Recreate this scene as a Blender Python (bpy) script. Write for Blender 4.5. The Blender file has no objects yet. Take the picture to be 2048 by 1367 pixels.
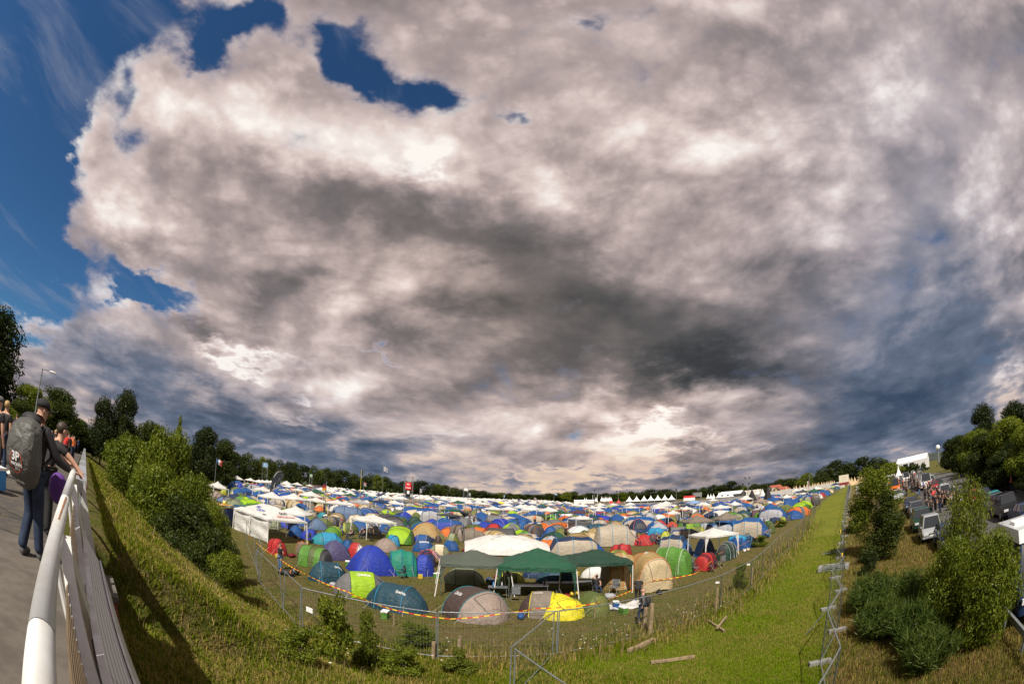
import bpy, math, random
import numpy as np
from math import sin, cos, tan, pi, radians, degrees, hypot, atan2, asin, acos, sqrt, exp
random.seed(7); RNG = np.random.default_rng(7)
SC = bpy.context.scene
COL = SC.collection
# ------------------------------------------------------------------ camera
CAMZ = 6.0
FPX, PITCH, ROLL = 940.0, radians(19.1), radians(1.8)
cam = bpy.data.cameras.new('camera'); camo = bpy.data.objects.new('camera', cam); COL.objects.link(camo)
cam.type = 'PANO'; cam.sensor_width = 36; cam.sensor_fit = 'HORIZONTAL'
cam.panorama_type = 'FISHEYE_EQUISOLID'; cam.fisheye_lens = 940 / 2048 * 36; cam.fisheye_fov = radians(220)
cam.clip_start = 0.05; cam.clip_end = 9000
from mathutils import Matrix, Vector
camo.matrix_world = Matrix.Translation((0, 0, CAMZ)) @ Matrix.Rotation(radians(90) + PITCH, 4, 'X') @ Matrix.Rotation(ROLL, 4, 'Z')
SC.camera = camo
SC.view_settings.view_transform = 'Standard'; SC.view_settings.look = 'None'
SC.view_settings.exposure = 0.42; SC.view_settings.gamma = 1.0
SC.render.engine = 'CYCLES'
SC.cycles.max_bounces = 6; SC.cycles.diffuse_bounces = 2; SC.cycles.glossy_bounces = 2
SC.cycles.transparent_max_bounces = 12; SC.cycles.transmission_bounces = 3
SC.cycles.use_denoising = True
SC.cycles.sample_clamp_indirect = 6
# ------------------------------------------------------------------ sun
SUN_AZ, SUN_EL = radians(186), radians(51)
sl = bpy.data.lights.new('sun', 'SUN'); sl.energy = 4.6; sl.angle = radians(0.53); sl.color = (1.0, .93, .82)
slo = bpy.data.objects.new('sun', sl); COL.objects.link(slo)
SDIR = Vector((sin(SUN_AZ) * cos(SUN_EL), cos(SUN_AZ) * cos(SUN_EL), sin(SUN_EL)))
slo.rotation_euler = SDIR.to_track_quat('Z', 'Y').to_euler(); slo.location = (0, -20, 60)
def ray(px, py):
 X = px - 1024; U = 683.5 - py; rr = hypot(X, U); th = 2 * asin(min(.999, rr / 2 / FPX)); s = sin(th) / (rr + 1e-9)
 X *= s; U *= s; fw = cos(th); c, sn = cos(ROLL), sin(ROLL)
 x = X * c - U * sn; up = X * sn + U * c
 return (x, fw * cos(PITCH) - up * sin(PITCH), fw * sin(PITCH) + up * cos(PITCH))
def azel(px, py):
 d = ray(px, py); return atan2(d[0], d[1]), atan2(d[2], hypot(d[0], d[1]))
# ------------------------------------------------------------------ node helper
class NT:
 def __init__(s, nt): s.nt = nt; s.N = nt.nodes; s.L = nt.links
 def n(s, t, **k):
  nd = s.N.new(t)
  for a, b in k.items(): setattr(nd, a, b)
  return nd
 def put(s, sock, v):
  if isinstance(v, bpy.types.NodeSocket): s.L.new(v, sock)
  elif v is not None: sock.default_value = v
 def math(s, op, a, b=None, c=None, clamp=False):
  nd = s.n('ShaderNodeMath', operation=op, use_clamp=clamp)
  for i, v in enumerate((a, b, c)):
   if v is not None: s.put(nd.inputs[i], v)
  return nd.outputs[0]
 def vec(s, op, a, b=None, out=0):
  nd = s.n('ShaderNodeVectorMath', operation=op)
  s.put(nd.inputs[0], a)
  if b is not None: s.put(nd.inputs['Scale' if op == 'SCALE' else 1], b)
  return nd.outputs['Value' if op in ('DOT_PRODUCT', 'LENGTH', 'DISTANCE') else 0]
 def noise(s, v, scale, detail=3, rough=.5, dist=0, lac=2, out=0):
  nd = s.n('ShaderNodeTexNoise'); s.put(nd.inputs['Vector'], v)
  nd.inputs['Scale'].default_value = scale; nd.inputs['Detail'].default_value = detail
  nd.inputs['Roughness'].default_value = rough; nd.inputs['Distortion'].default_value = dist
  nd.inputs['Lacunarity'].default_value = lac
  return nd.outputs[out]
 def ramp(s, f, stops, interp='LINEAR'):
  nd = s.n('ShaderNodeValToRGB'); s.put(nd.inputs[0], f); cr = nd.color_ramp; cr.interpolation = interp
  while len(cr.elements) < len(stops): cr.elements.new(.5)
  for e, (p, c) in zip(cr.elements, stops):
   e.position = p; e.color = (c[0], c[1], c[2], 1) if len(c) == 3 else c
  return nd.outputs[0]
 def mix(s, f, a, b, mode='MIX'):
  nd = s.n('ShaderNodeMix', data_type='RGBA', blend_type=mode)
  s.put(nd.inputs[0], f); s.put(nd.inputs[6], a if isinstance(a, bpy.types.NodeSocket) else (*a[:3], 1))
  s.put(nd.inputs[7], b if isinstance(b, bpy.types.NodeSocket) else (*b[:3], 1))
  return nd.outputs[2]
 def remap(s, v, a, b, c=0, d=1, smooth=True):
  nd = s.n('ShaderNodeMapRange', interpolation_type='SMOOTHSTEP' if smooth else 'LINEAR')
  s.put(nd.inputs[0], v)
  for i, q in enumerate((a, b, c, d)): nd.inputs[i + 1].default_value = q
  return nd.outputs[0]
# ------------------------------------------------------------------ world: sky texture seen between procedural clouds
def srgb(r, g, b):
 f = lambda c: (c / 255 / 12.92 if c / 255 <= .04045 else ((c / 255 + .055) / 1.055) ** 2.4)
 return (f(r), f(g), f(b))
W = bpy.data.worlds.new('World'); SC.world = W; W.use_nodes = True
W.cycles.sampling_method = 'MANUAL'; W.cycles.sample_map_resolution = 256; SKYK = .76
q = NT(W.node_tree); q.N.clear()
wo = q.n('ShaderNodeOutputWorld'); bg = q.n('ShaderNodeBackground'); q.L.new(bg.outputs[0], wo.inputs[0])
sky = q.n('ShaderNodeTexSky', sky_type='NISHITA', sun_disc=False, sun_elevation=SUN_EL, sun_rotation=SUN_AZ)
sky.air_density = 1.0; sky.dust_density = .4; sky.ozone_density = 2.5
geo = q.n('ShaderNodeTexCoord'); d = geo.outputs['Generated']
sep = q.n('ShaderNodeSeparateXYZ'); q.L.new(d, sep.inputs[0])
dz = q.math('ADD', q.math('MAXIMUM', sep.outputs[2], 0.0), .24)
cx = q.n('ShaderNodeCombineXYZ')
q.L.new(q.math('DIVIDE', sep.outputs[0], dz), cx.inputs[0]); q.L.new(q.math('DIVIDE', sep.outputs[1], dz), cx.inputs[1])
q.L.new(q.math('MULTIPLY', dz, 1.2), cx.inputs[2])
P = cx.outputs[0]
warp = q.noise(P, 1.1, 2, .5, out=1)
Pw = q.vec('ADD', P, q.vec('SCALE', q.vec('SUBTRACT', warp, (.5, .5, .5)), .42))
n1 = q.noise(Pw, 1.25, 7, .52)          # billows
sx, sy = sin(SUN_AZ), cos(SUN_AZ)
n1b = q.noise(q.vec('ADD', Pw, (sx * .12 - .03, sy * .12, .05)), 1.25, 5, .52)
Q = q.vec('ADD', q.vec('MULTIPLY', d, (2.6, 2.6, 4.2)), q.vec('SCALE', q.vec('SUBTRACT', warp, (.5, .5, .5)), .35))
n2 = q.noise(Q, 3.6, 8, .62)         # fine structure
warp2 = q.vec('SCALE', q.vec('SUBTRACT', q.noise(P, 2.6, 5, .6, out=1), (.5, .5, .5)), .30)
dW = q.vec('NORMALIZE', q.vec('ADD', d, warp2))  # wobbled direction, so that no layout edge is smooth
def field(blobs, start):
 acc = start
 for (px, py, rx, ry, ang, w) in blobs:
  if rx == ry:
   c = ray(px, py); k = 2 * (FPX / rx) ** 2 * .5
   dd = q.vec('DOT_PRODUCT', dW, c)
   e = q.math('EXPONENT', q.math('MULTIPLY_ADD', dd, 2 * k, -2 * k))
  else:
   c = Vector(ray(px, py)); a = radians(ang); e1 = 20
   A = (Vector(ray(px + e1 * cos(a), py - e1 * sin(a))) - c).normalized() * (FPX / rx)
   B = (Vector(ray(px + e1 * sin(a), py + e1 * cos(a))) - c).normalized() * (FPX / ry)
   u = q.math('ADD', q.vec('DOT_PRODUCT', dW, tuple(A)), -A.dot(c)); v = q.math('ADD', q.vec('DOT_PRODUCT', dW, tuple(B)), -B.dot(c))
   uv = q.n('ShaderNodeCombineXYZ'); q.L.new(u, uv.inputs[0]); q.L.new(v, uv.inputs[1])
   front = q.vec('DOT_PRODUCT', uv.outputs[0], uv.outputs[0])
   e = q.math('EXPONENT', q.math('MULTIPLY', front, -1.0))
  acc = q.math('MULTIPLY_ADD', e, w, acc)
 return acc
COVER = [(30, 40, 230, 200, 60, -2.0), (30, 260, 120, 190, 0, -1.8), (200, 20, 200, 70, -20, -1.3), (430, 80, 60, 50, 30, -.8), (110, 120, 50, 120, 20, -.7), (640, 80, 150, 60, -35, -1.45), (470, 40, 90, 50, 0, -1.0), (875, 178, 80, 42, -12, -1.5), (735, 150, 80, 30, -30, -.8), (770, 40, 80, 60, 0, -.45),
         (280, 300, 60, 44, 0, -.9), (20, 480, 130, 150, 20, -1.9), (110, 330, 40, 60, 0, -.8), (250, 190, 40, 60, 20, -.8), (50, 600, 90, 60, -30, -1.0), (300, 575, 110, 26, -12, -1.5), (730, 722, 90, 14, -12, -.75), (1055, 243, 34, 26, 0, -1.1),
         (1180, 28, 46, 16, 0, -.5), (1130, 885, 60, 16, 0, -.4), (230, 530, 60, 20, -40, -.4),
         (180, 160, 60, 60, 0, .7), (180, 310, 80, 40, -35, .5), (605, 60, 30, 90, 25, .9), (330, 90, 60, 90, 40, .3), (30, 430, 60, 14, -35, .5), (150, 480, 22, 26, 0, .5), (330, 130, 110, 60, 30, .3), (1500, 300, 500, 300, 0, .25)]
BRIGHT = [(960, 480, 330, 60, -20, -.36), (640, 395, 190, 44, -16, -.22), (1230, 650, 280, 84, -12, -.36), (1110, 700, 130, 34, -5, -.18), (1400, 745, 260, 46, 4, -.36), (1480, 400, 90, 50, 20, -.14), (1560, 640, 260, 90, 25, -.12),
          (840, 305, 190, 64, -18, .34), (846, 328, 34, 24, 0, .50), (1090, 350, 60, 40, -20, .26), (520, 240, 240, 80, -30, .30), (240, 390, 190, 56, -30, .26), (1180, 180, 280, 120, -25, .08), (1420, 230, 320, 110, -35, .03), (1650, 560, 150, 50, 30, .12),
          (170, 160, 90, 90, 0, .26), (470, 715, 90, 16, -18, .40), (600, 825, 50, 12, -25, .22), (390, 645, 62, 26, -25, -.22), (215, 590, 110, 40, -35, .10), (180, 780, 260, 50, -28, -.06), (600, 885, 230, 36, -12, -.22), (900, 840, 320, 70, -5, .16), (120, 700, 220, 70, -40, .16), (1000, 940, 500, 40, 0, .10),
          (430, 830, 200, 40, -20, -.16), (1290, 878, 64, 26, 0, .50), (1240, 920, 70, 30, 0, .16), (1400, 872, 60, 16, 0, .26), (1120, 958, 140, 12, 0, .28), (860, 900, 80, 14, -10, .12), (1480, 930, 120, 16, 5, .14), (1650, 850, 220, 60, 10, -.24),
          (1800, 820, 120, 60, 25, -.20), (1900, 690, 160, 90, 40, -.14), (2020, 755, 50, 34, 40, .32), (1990, 450, 50, 30, 30, .14), (1850, 200, 300, 260, 0, .22), (1100, 800, 300, 34, -3, .10), (1300, 60, 200, 60, -10, .10)]
TINT = [(1850, 700, 280, 280, 0, .80), (1750, 900, 300, 120, 10, .5), (620, 890, 300, 90, -14, .8), (300, 800, 250, 80, -30, .6), (1880, 200, 330, 330, 0, .35), (700, 960, 300, 60, 0, .25), (1150, 985, 500, 16, 0, .5), (100, 700, 160, 160, 0, .4),
  (1250, 890, 130, 70, 0, -.3), (1000, 600, 300, 120, -20, -.15)]
C = q.math('ADD', field(COVER, 1.28), q.remap(sep.outputs[2], .0, .30, .35, 0)); Bf = field(BRIGHT, .70); T = field(TINT, .16)
vo = q.n('ShaderNodeTexVoronoi', feature='F1'); q.L.new(Q, vo.inputs['Vector']); vo.inputs['Scale'].default_value = 3.0; vo.inputs['Detail'].default_value = 3; vo.inputs['Roughness'].default_value = .55
pf = q.math('SUBTRACT', .55, vo.outputs['Distance'])      # puffs
dens = q.math('MULTIPLY_ADD', q.math('SUBTRACT', n1, .5), 1.9, C)
dens = q.math('MULTIPLY_ADD', pf, .45, dens)
dens = q.math('MULTIPLY_ADD', q.math('SUBTRACT', n2, .5), 1.7, dens)
alpha = q.remap(dens, -.12, .92)
relief = q.math('MULTIPLY', q.math('SUBTRACT', n1, n1b), 1.15)     # side of each billow that faces the sun
dk = q.remap(Bf, .25, .75, .30, 1.25)
b = q.math('ADD', Bf, q.math('MULTIPLY', relief, dk))
b = q.math('MULTIPLY_ADD', q.math('MULTIPLY', q.math('SUBTRACT', n2, .5), dk), .36, b)
b = q.math('MULTIPLY_ADD', q.math('MULTIPLY', pf, dk), .20, b)
b = q.math('MULTIPLY_ADD', q.math('SUBTRACT', n1, .5), .25, b)
b = q.math('ADD', b, q.remap(dens, .35, 1.0, .20, 0.0))                                  # thin edges let the light through
b = q.remap(b, 0.0, 1.0, 0.0, 1.0, False)
warm = q.ramp(b, [(0.0, srgb(46, 47, 48)), (.22, srgb(82, 80, 78)), (.42, srgb(130, 119, 115)), (.62, srgb(182, 163, 157)), (.82, srgb(228, 208, 200)), (1.0, srgb(255, 248, 240))])
cool = q.ramp(b, [(0.0, srgb(34, 46, 64)), (.25, srgb(60, 76, 98)), (.5, srgb(104, 114, 134)), (.75, srgb(160, 158, 170)), (1.0, srgb(232, 226, 230))])
cl = q.mix(q.math('MAXIMUM', q.math('MINIMUM', T, 1.0), 0.0), warm, cool)
low = q.remap(sep.outputs[2], .03, .15, 1.0, 0.0)
gold = q.mix(q.math('MULTIPLY', low, q.remap(b, .62, .95, 0, .7)), cl, srgb(222, 188, 150))
blue = q.mix(1.0, q.mix(1.0, sky.outputs[0], (.085, .085, .085), 'MULTIPLY'), (.33, .60, .82), 'MULTIPLY')
cir = q.n('ShaderNodeMapping'); q.L.new(Pw, cir.inputs[0]); cir.inputs['Scale'].default_value = (3.2, .9, 1); cir.inputs['Rotation'].default_value = (0, 0, .7)
ci = q.remap(q.noise(cir.outputs[0], 1.6, 5, .6), .50, .78, 0, .5)
blue = q.mix(ci, blue, srgb(150, 155, 172))
col = q.mix(alpha, blue, gold)
q.L.new(col, bg.inputs[0]); bg.inputs[1].default_value = SKYK
# ------------------------------------------------------------------ mesh helpers
def A3(v): return np.asarray(v, float).reshape(-1, 3)
def npmesh(name, V, F, mats=(), mi=None, smooth=False):
 V = np.ascontiguousarray(V, dtype=np.float32).reshape(-1, 3); me = bpy.data.meshes.new(name)
 me.vertices.add(len(V)); me.vertices.foreach_set('co', V.ravel())
 if isinstance(F, np.ndarray): k = F.shape[1]; tot = np.full(len(F), k, np.int32); idx = F.astype(np.int32).ravel()
 else:
  tot = np.array([len(f) for f in F], np.int32); idx = np.fromiter((i for f in F for i in f), np.int32)
 me.loops.add(len(idx)); me.loops.foreach_set('vertex_index', idx)
 me.polygons.add(len(tot)); st = np.zeros(len(tot), np.int32); st[1:] = np.cumsum(tot)[:-1]
 me.polygons.foreach_set('loop_start', st)
 try: me.polygons.foreach_set('loop_total', tot)
 except Exception: pass
 for m in mats: me.materials.append(m)
 if mi is not None: me.polygons.foreach_set('material_index', np.asarray(mi, np.int32))
 me.polygons.foreach_set('use_smooth', np.full(len(tot), bool(smooth)))
 me.update(calc_edges=True); return me
def obj(name, me, parent=None, loc=None, rotz=None, label=None):
 o = bpy.data.objects.new(name, me); COL.objects.link(o)
 if parent is not None: o.parent = parent
 if loc is not None: o.location = loc
 if rotz is not None: o.rotation_euler = (0, 0, rotz)
 if label: o['label'] = label
 return o
def tag(o, label=None, cat=None, group=None, kind=None):
 if label: o['label'] = label
 if cat: o['category'] = cat
 if group: o['group'] = group
 if kind: o['kind'] = kind
 return o
def thing(name, label, cat, loc=(0, 0, 0), rotz=0, group=None):
 o = obj(name, None, None, loc, rotz); return tag(o, label, cat, group)
def copy_tree(o, parent=None):
 kids = KIDS.get(o.name, None)
 if kids is None: kids = list(o.children); KIDS[o.name] = kids
 c = o.copy(); COL.objects.link(c); c.parent = parent
 for k in kids: copy_tree(k, c)
 return c
KIDS = {}
class MB:
 def __init__(s): s.V = []; s.F = []; s.M = []
 def add(s, V, F, m=0):
  o = len(s.V); s.V += [tuple(v) for v in V]; s.F += [tuple(i + o for i in f) for f in F]; s.M += [m] * len(F); return s
 def box(s, c, sz, rz=0, m=0, ax=None):
  hx, hy, hz = sz[0] / 2, sz[1] / 2, sz[2] / 2; P = []
  for z in (-hz, hz):
   for x, y in ((-hx, -hy), (hx, -hy), (hx, hy), (-hx, hy)):
    v = (x, y, z)
    if ax is not None: v = tuple(ax @ Vector(v))
    P.append((c[0] + v[0] * cos(rz) - v[1] * sin(rz), c[1] + v[0] * sin(rz) + v[1] * cos(rz), c[2] + v[2]))
  return s.add(P, [(3, 2, 1, 0), (4, 5, 6, 7), (0, 1, 5, 4), (1, 2, 6, 5), (2, 3, 7, 6), (3, 0, 4, 7)], m)
 def tube(s, pts, r, n=8, m=0, cap=True, rr=None):
  pts = [Vector(p) for p in pts]; k = len(pts); V = []; F = []
  up = None
  for i, p in enumerate(pts):
   t = (pts[min(i + 1, k - 1)] - pts[max(i - 1, 0)]).normalized()
   if up is None: up = Vector((0, 0, 1)) if abs(t.z) < .9 else Vector((1, 0, 0))
   a = t.cross(up).normalized(); b = a.cross(t).normalized(); up = b
   R = rr[i] if rr else r
   for j in range(n):
    g = 2 * pi * j / n; V.append(p + a * (cos(g) * R) + b * (sin(g) * R))
  for i in range(k - 1):
   for j in range(n):
    j2 = (j + 1) % n; F.append((i * n + j, i * n + j2, (i + 1) * n + j2, (i + 1) * n + j))
  if cap: F.append(tuple(range(n))); F.append(tuple(range((k - 1) * n, k * n))[::-1])
  return s.add(V, F, m)
 def lathe(s, prof, n=12, c=(0, 0, 0), m=0):
  V = []; F = []
  for r, z in prof:
   for j in range(n): g = 2 * pi * j / n; V.append((c[0] + r * cos(g), c[1] + r * sin(g), c[2] + z))
  for i in range(len(prof) - 1):
   for j in range(n): j2 = (j + 1) % n; F.append((i * n + j, i * n + j2, (i + 1) * n + j2, (i + 1) * n + j))
  return s.add(V, F, m)
 def ell(s, c, r, n=10, k=7, m=0):
  prof = [(max(.001, sin(pi * i / k)), -cos(pi * i / k)) for i in range(k + 1)]
  b = MB().lathe(prof, n); V = [(c[0] + v[0] * r[0], c[1] + v[1] * r[1], c[2] + v[2] * r[2]) for v in b.V]
  return s.add(V, b.F, m)
 def build(s, name, mats, parent=None, loc=None, rotz=None, smooth=False, label=None):
  if not isinstance(mats, (list, tuple)): mats = [mats]
  return obj(name, npmesh(name, s.V, s.F, mats, s.M, smooth), parent, loc, rotz, label)
# ------------------------------------------------------------------ materials
MAT = {}
def new_mat(name):
 m = bpy.data.materials.new(name); m.use_nodes = True; t = NT(m.node_tree); t.N.clear()
 out = t.n('ShaderNodeOutputMaterial'); return m, t, out
def basic(name, c, rough=.6, metal=0, noise=0, nscale=8, bump=0, bscale=30, spec=.5, c2=None, emit=0):
 if name in MAT: return MAT[name]
 m, t, out = new_mat(name); p = t.n('ShaderNodeBsdfPrincipled'); t.L.new(p.outputs[0], out.inputs[0])
 co = t.n('ShaderNodeTexCoord').outputs['Object']
 p.inputs['Base Color'].default_value = (*c, 1); p.inputs['Roughness'].default_value = rough; p.inputs['Metallic'].default_value = metal
 p.inputs['Specular IOR Level'].default_value = spec
 if noise:
  f = t.noise(co, nscale, 5, .6); cc = c2 or tuple(v * (1 - noise) for v in c)
  t.L.new(t.mix(t.remap(f, .38, .66), c, cc), p.inputs['Base Color'])
  t.L.new(t.remap(f, .3, .7, rough - .08, min(1, rough + .1)), p.inputs['Roughness'])
 if bump:
  b = t.n('ShaderNodeBump'); b.inputs['Strength'].default_value = bump; b.inputs['Distance'].default_value = .02
  t.L.new(t.noise(co, bscale, 4, .6), b.inputs['Height']); t.L.new(b.outputs[0], p.inputs['Normal'])
 MAT[name] = m; return m
def fabric(name, c, trans=.16, rough=.55, c2=None):
 name = 'cloth_' + name
 if name in MAT: return MAT[name]
 m, t, out = new_mat(name); p = t.n('ShaderNodeBsdfPrincipled'); tr = t.n('ShaderNodeBsdfTranslucent')
 co = t.n('ShaderNodeTexCoord').outputs['Object']; n = t.noise(co, 1.6, 4, .6)
 cc = t.mix(t.remap(n, .35, .7), c, tuple(v * .80 + .012 for v in c))
 for s_ in (p.inputs['Base Color'], tr.inputs['Color']): t.L.new(cc, s_)
 p.inputs['Roughness'].default_value = rough; p.inputs['Specular IOR Level'].default_value = .35
 mp = t.n('ShaderNodeMapping'); t.L.new(co, mp.inputs[0]); mp.inputs['Scale'].default_value = (1.2, 4.0, 2.2); mp.inputs['Rotation'].default_value = (.3, .2, .5)
 h = t.math('ADD', t.noise(mp.outputs[0], 2.2, 3, .5, .8), t.math('MULTIPLY', t.noise(co, 9, 3, .5), .25))
 b = t.n('ShaderNodeBump'); b.inputs['Strength'].default_value = .75; b.inputs['Distance'].default_value = .10; t.L.new(h, b.inputs['Height'])
 t.L.new(b.outputs[0], p.inputs['Normal']); t.L.new(b.outputs[0], tr.inputs['Normal'])
 mx = t.n('ShaderNodeMixShader'); mx.inputs[0].default_value = trans
 t.L.new(p.outputs[0], mx.inputs[1]); t.L.new(tr.outputs[0], mx.inputs[2]); t.L.new(mx.outputs[0], out.inputs[0])
 MAT[name] = m; return m
def leafm(name, c1, c2, c3=None, trans=.3):
 if name in MAT: return MAT[name]
 m, t, out = new_mat(name); df = t.n('ShaderNodeBsdfDiffuse'); tr = t.n('ShaderNodeBsdfTranslucent'); gl = t.n('ShaderNodeBsdfGlossy')
 g = t.n('ShaderNodeNewGeometry'); oi = t.n('ShaderNodeObjectInfo')
 f = t.math('ADD', t.math('MULTIPLY', g.outputs['Random Per Island'], .75), t.math('MULTIPLY', oi.outputs['Random'], .25))
 stops = [(0, c1), (.6, c2), (1, c3 or c2)]
 cc = t.ramp(f, stops); t.L.new(cc, df.inputs[0]); t.L.new(t.mix(1.0, cc, (1.25, 1.35, .5), 'MULTIPLY'), tr.inputs[0])
 mx = t.n('ShaderNodeMixShader'); mx.inputs[0].default_value = trans; t.L.new(df.outputs[0], mx.inputs[1]); t.L.new(tr.outputs[0], mx.inputs[2])
 gl.inputs['Roughness'].default_value = .45; gl.inputs[0].default_value = (.9, .95, .8, 1)
 m2 = t.n('ShaderNodeMixShader'); m2.inputs[0].default_value = .012; t.L.new(mx.outputs[0], m2.inputs[1]); t.L.new(gl.outputs[0], m2.inputs[2])
 t.L.new(m2.outputs[0], out.inputs[0]); MAT[name] = m; return m
def grassm(name, green, dry, scale=.5, bias=.5, trans=.3):
 m, t, out = new_mat(name); df = t.n('ShaderNodeBsdfDiffuse'); tr = t.n('ShaderNodeBsdfTranslucent')
 g = t.n('ShaderNodeNewGeometry'); co = t.n('ShaderNodeTexCoord').outputs['Object']; r = g.outputs['Random Per Island']
 pn = t.noise(co, scale, 4, .65); pf = t.noise(co, scale * 6, 3, .6)
 f = t.math('ADD', t.math('ADD', pn, t.math('MULTIPLY', t.math('SUBTRACT', pf, .5), .45)), t.math('MULTIPLY', t.math('SUBTRACT', r, .5), .30))
 lo, hi = t.ramp(r, [(0, green[0]), (1, green[1])]), t.ramp(r, [(0, dry[0]), (1, dry[1])])
 cc = t.mix(t.remap(f, bias - .09, bias + .09), lo, hi); t.L.new(cc, df.inputs[0]); t.L.new(t.mix(1.0, cc, (1.2, 1.3, .5), 'MULTIPLY'), tr.inputs[0])
 mx = t.n('ShaderNodeMixShader'); mx.inputs[0].default_value = trans; t.L.new(df.outputs[0], mx.inputs[1]); t.L.new(tr.outputs[0], mx.inputs[2]); t.L.new(mx.outputs[0], out.inputs[0])
 return m
white_metal = basic('white_paint', (.64, .65, .64), .35, .1, .26, 3.5, .08, 9, c2=(.50, .49, .46))
galv = basic('galvanised_steel', (.24, .265, .275), .55, .4, .3, 9)
wire_m = basic('wire', (.26, .29, .29), .5, .5)
dark = basic('dark_fabric', (.012, .012, .014), .7)
blackm = basic('black_plastic', (.015, .015, .016), .4)
wood = basic('weathered_wood', (.30, .22, .13), .8, 0, .45, 6, .4, 22)
concrete = basic('concrete', (.25, .245, .235), .9, 0, .3, 4, .5, 40)
whitecloth = fabric('white', (.80, .79, .76), .28)
# ------------------------------------------------------------------ terrain
U_AZ = radians(-52.8); UV = (sin(U_AZ), cos(U_AZ)); NV = (cos(U_AZ), -sin(U_AZ))   # along the bridge road, across it towards the camp
DECK = 4.37
def sstep(a, b, v): t = np.clip((v - a) / (b - a), 0, 1); return t * t * (3 - 2 * t)
def rise(x, y):
 D = np.hypot(x, y); a = np.degrees(np.arctan2(x, y)); A = np.interp(a, [-60, -35, -18, 75, 110], [1.3, 1.3, 2.0, 2.0, 0.6])
 far = np.interp(D, [0, 400, 900, 3000], [0, 0, 1.5, 2.5])
 return A * sstep(28, 90, D) + far
def gz(x, y):
 x = np.asarray(x, float); y = np.asarray(y, float); u = x * UV[0] + y * UV[1]; n = x * NV[0] + y * NV[1]
 E = np.interp(u, [-1e4, -3.5, 4.5, 6.4, 12, 60, 95, 220, 400], [0, 0, DECK - .7, DECK - .05, DECK - .06, 3.3, 2.5, 2.0, 1.3])
 w = 8.2 * np.clip(E / 4.37, .25, 1)
 S = np.where(n > -5, np.clip(1 - (n - .45) / w, 0, 1), np.clip(1 - (-12.5 - n) / 9, 0, 1))
 S = S * S * (3 - 2 * S) * .35 + S * .65
 g = rise(x, y); b = .07 * np.sin(x * .9 + 1) * np.sin(y * 1.1) + .05 * np.sin(x * 2.3) * np.cos(y * 1.9 + x)
 amp = np.clip((n - .3) / 2, 0, 1) * np.clip(S * 3, 0, 1) * 1.6 + .25 * np.clip((x * .7071 - y * .7071 < 3.5), 0, 1)
 dip = 1.1 * sstep(8.7, 7.9, u) * sstep(.12, .5, n) * sstep(5, 1.5, n)
 return np.maximum(g, E * S + g * (1 - S)) - dip * np.clip(E / 4.3, 0, 1) + b * amp * .8
def G(x, y): return float(gz(x, y))
def hit(px, py, h=0.0):
 d = ray(px, py); lo, t = 0.0, 2.0
 while t < 3000:
  if CAMZ + d[2] * t < G(d[0] * t, d[1] * t) + h: break
  lo = t; t *= 1.04
 hi = t
 for _ in range(22):
  m = (lo + hi) / 2
  if CAMZ + d[2] * m < G(d[0] * m, d[1] * m) + h: hi = m
  else: lo = m
 return Vector((d[0] * hi, d[1] * hi, G(d[0] * hi, d[1] * hi)))
def ad(a, D): return Vector((D * sin(a), D * cos(a), G(D * sin(a), D * cos(a))))
def so(s, o): return ((s + o) * .70711, (s - o) * .70711)          # along / right of the fence direction
na = 600; rs = [1.2]
while rs[-1] < 6000: rs.append(rs[-1] * (1.022 if rs[-1] < 60 else 1.05))
rs = np.array(rs); aa = np.linspace(-pi, pi, na, endpoint=False)
RR, AA = np.meshgrid(rs, aa, indexing='ij'); X = RR * np.sin(AA); Y = RR * np.cos(AA)
Z = gz(X, Y)
u_ = X * UV[0] + Y * UV[1]; n_ = X * NV[0] + Y * NV[1]; s_ = (X + Y) * .70711; o_ = (X - Y) * .70711
V = np.stack([X, Y, Z], -1).reshape(-1, 3); nr = len(rs)
i0 = np.arange(nr - 1)[:, None] * na; j = np.arange(na)[None, :]; j2 = (j + 1) % na
F = np.stack([i0 + j, i0 + na + j, i0 + na + j2, i0 + j2], -1).reshape(-1, 4)
ctr = len(V); V = np.vstack([V, [[0, 0, 0]]])
me = npmesh('ground', V, F, smooth=True)
FL = np.array([(7.6, -28.9), (6.4, -19.7), (6.2, -17), (9.5, -12.6), (13, -10.3), (17.3, -8.8), (22.3, -7.6), (35, -7.7), (54, -7.8), (97, -10.6), (192, -12), (400, -16)])
def fr_o(s): return np.interp(s, [0, 8, 13, 18.6, 23, 28, 48, 68, 157, 300], [-.3, -.6, -.9, -1.4, -1.75, -1.95, -3.1, -4.0, -8.0, -9.0])
def fl_o(s): return np.interp(s, FL[2:, 0], FL[2:, 1])
m_path = sstep(-.9, .3, o_ - fl_o(s_)) * sstep(.5, -.5, o_ - fr_o(s_)) * sstep(4, 11, s_) * sstep(9, 11, n_ + 0 * s_)
m_dry = sstep(-.5, .6, o_ - fr_o(s_)) * sstep(6.5, 4.5, o_) * sstep(0, 4, s_)
m_camp = sstep(.5, -1.0, o_ - fl_o(s_)) * sstep(8, 10, n_) * sstep(-4, 4, s_ + 30)
col = np.stack([m_path, m_dry, m_camp, np.ones_like(m_dry)], -1).reshape(-1, 4)
col = np.vstack([col, [[0, 0, 0, 1]]])
ca = me.attributes.new('mask', 'FLOAT_COLOR', 'POINT'); ca.data.foreach_set('color', col.astype(np.float32).ravel())
m, t, out = new_mat('ground_soil_grass'); p = t.n('ShaderNodeBsdfPrincipled'); t.L.new(p.outputs[0], out.inputs[0]); p.inputs['Roughness'].default_value = .95; p.inputs['Specular IOR Level'].default_value = .1
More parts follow.
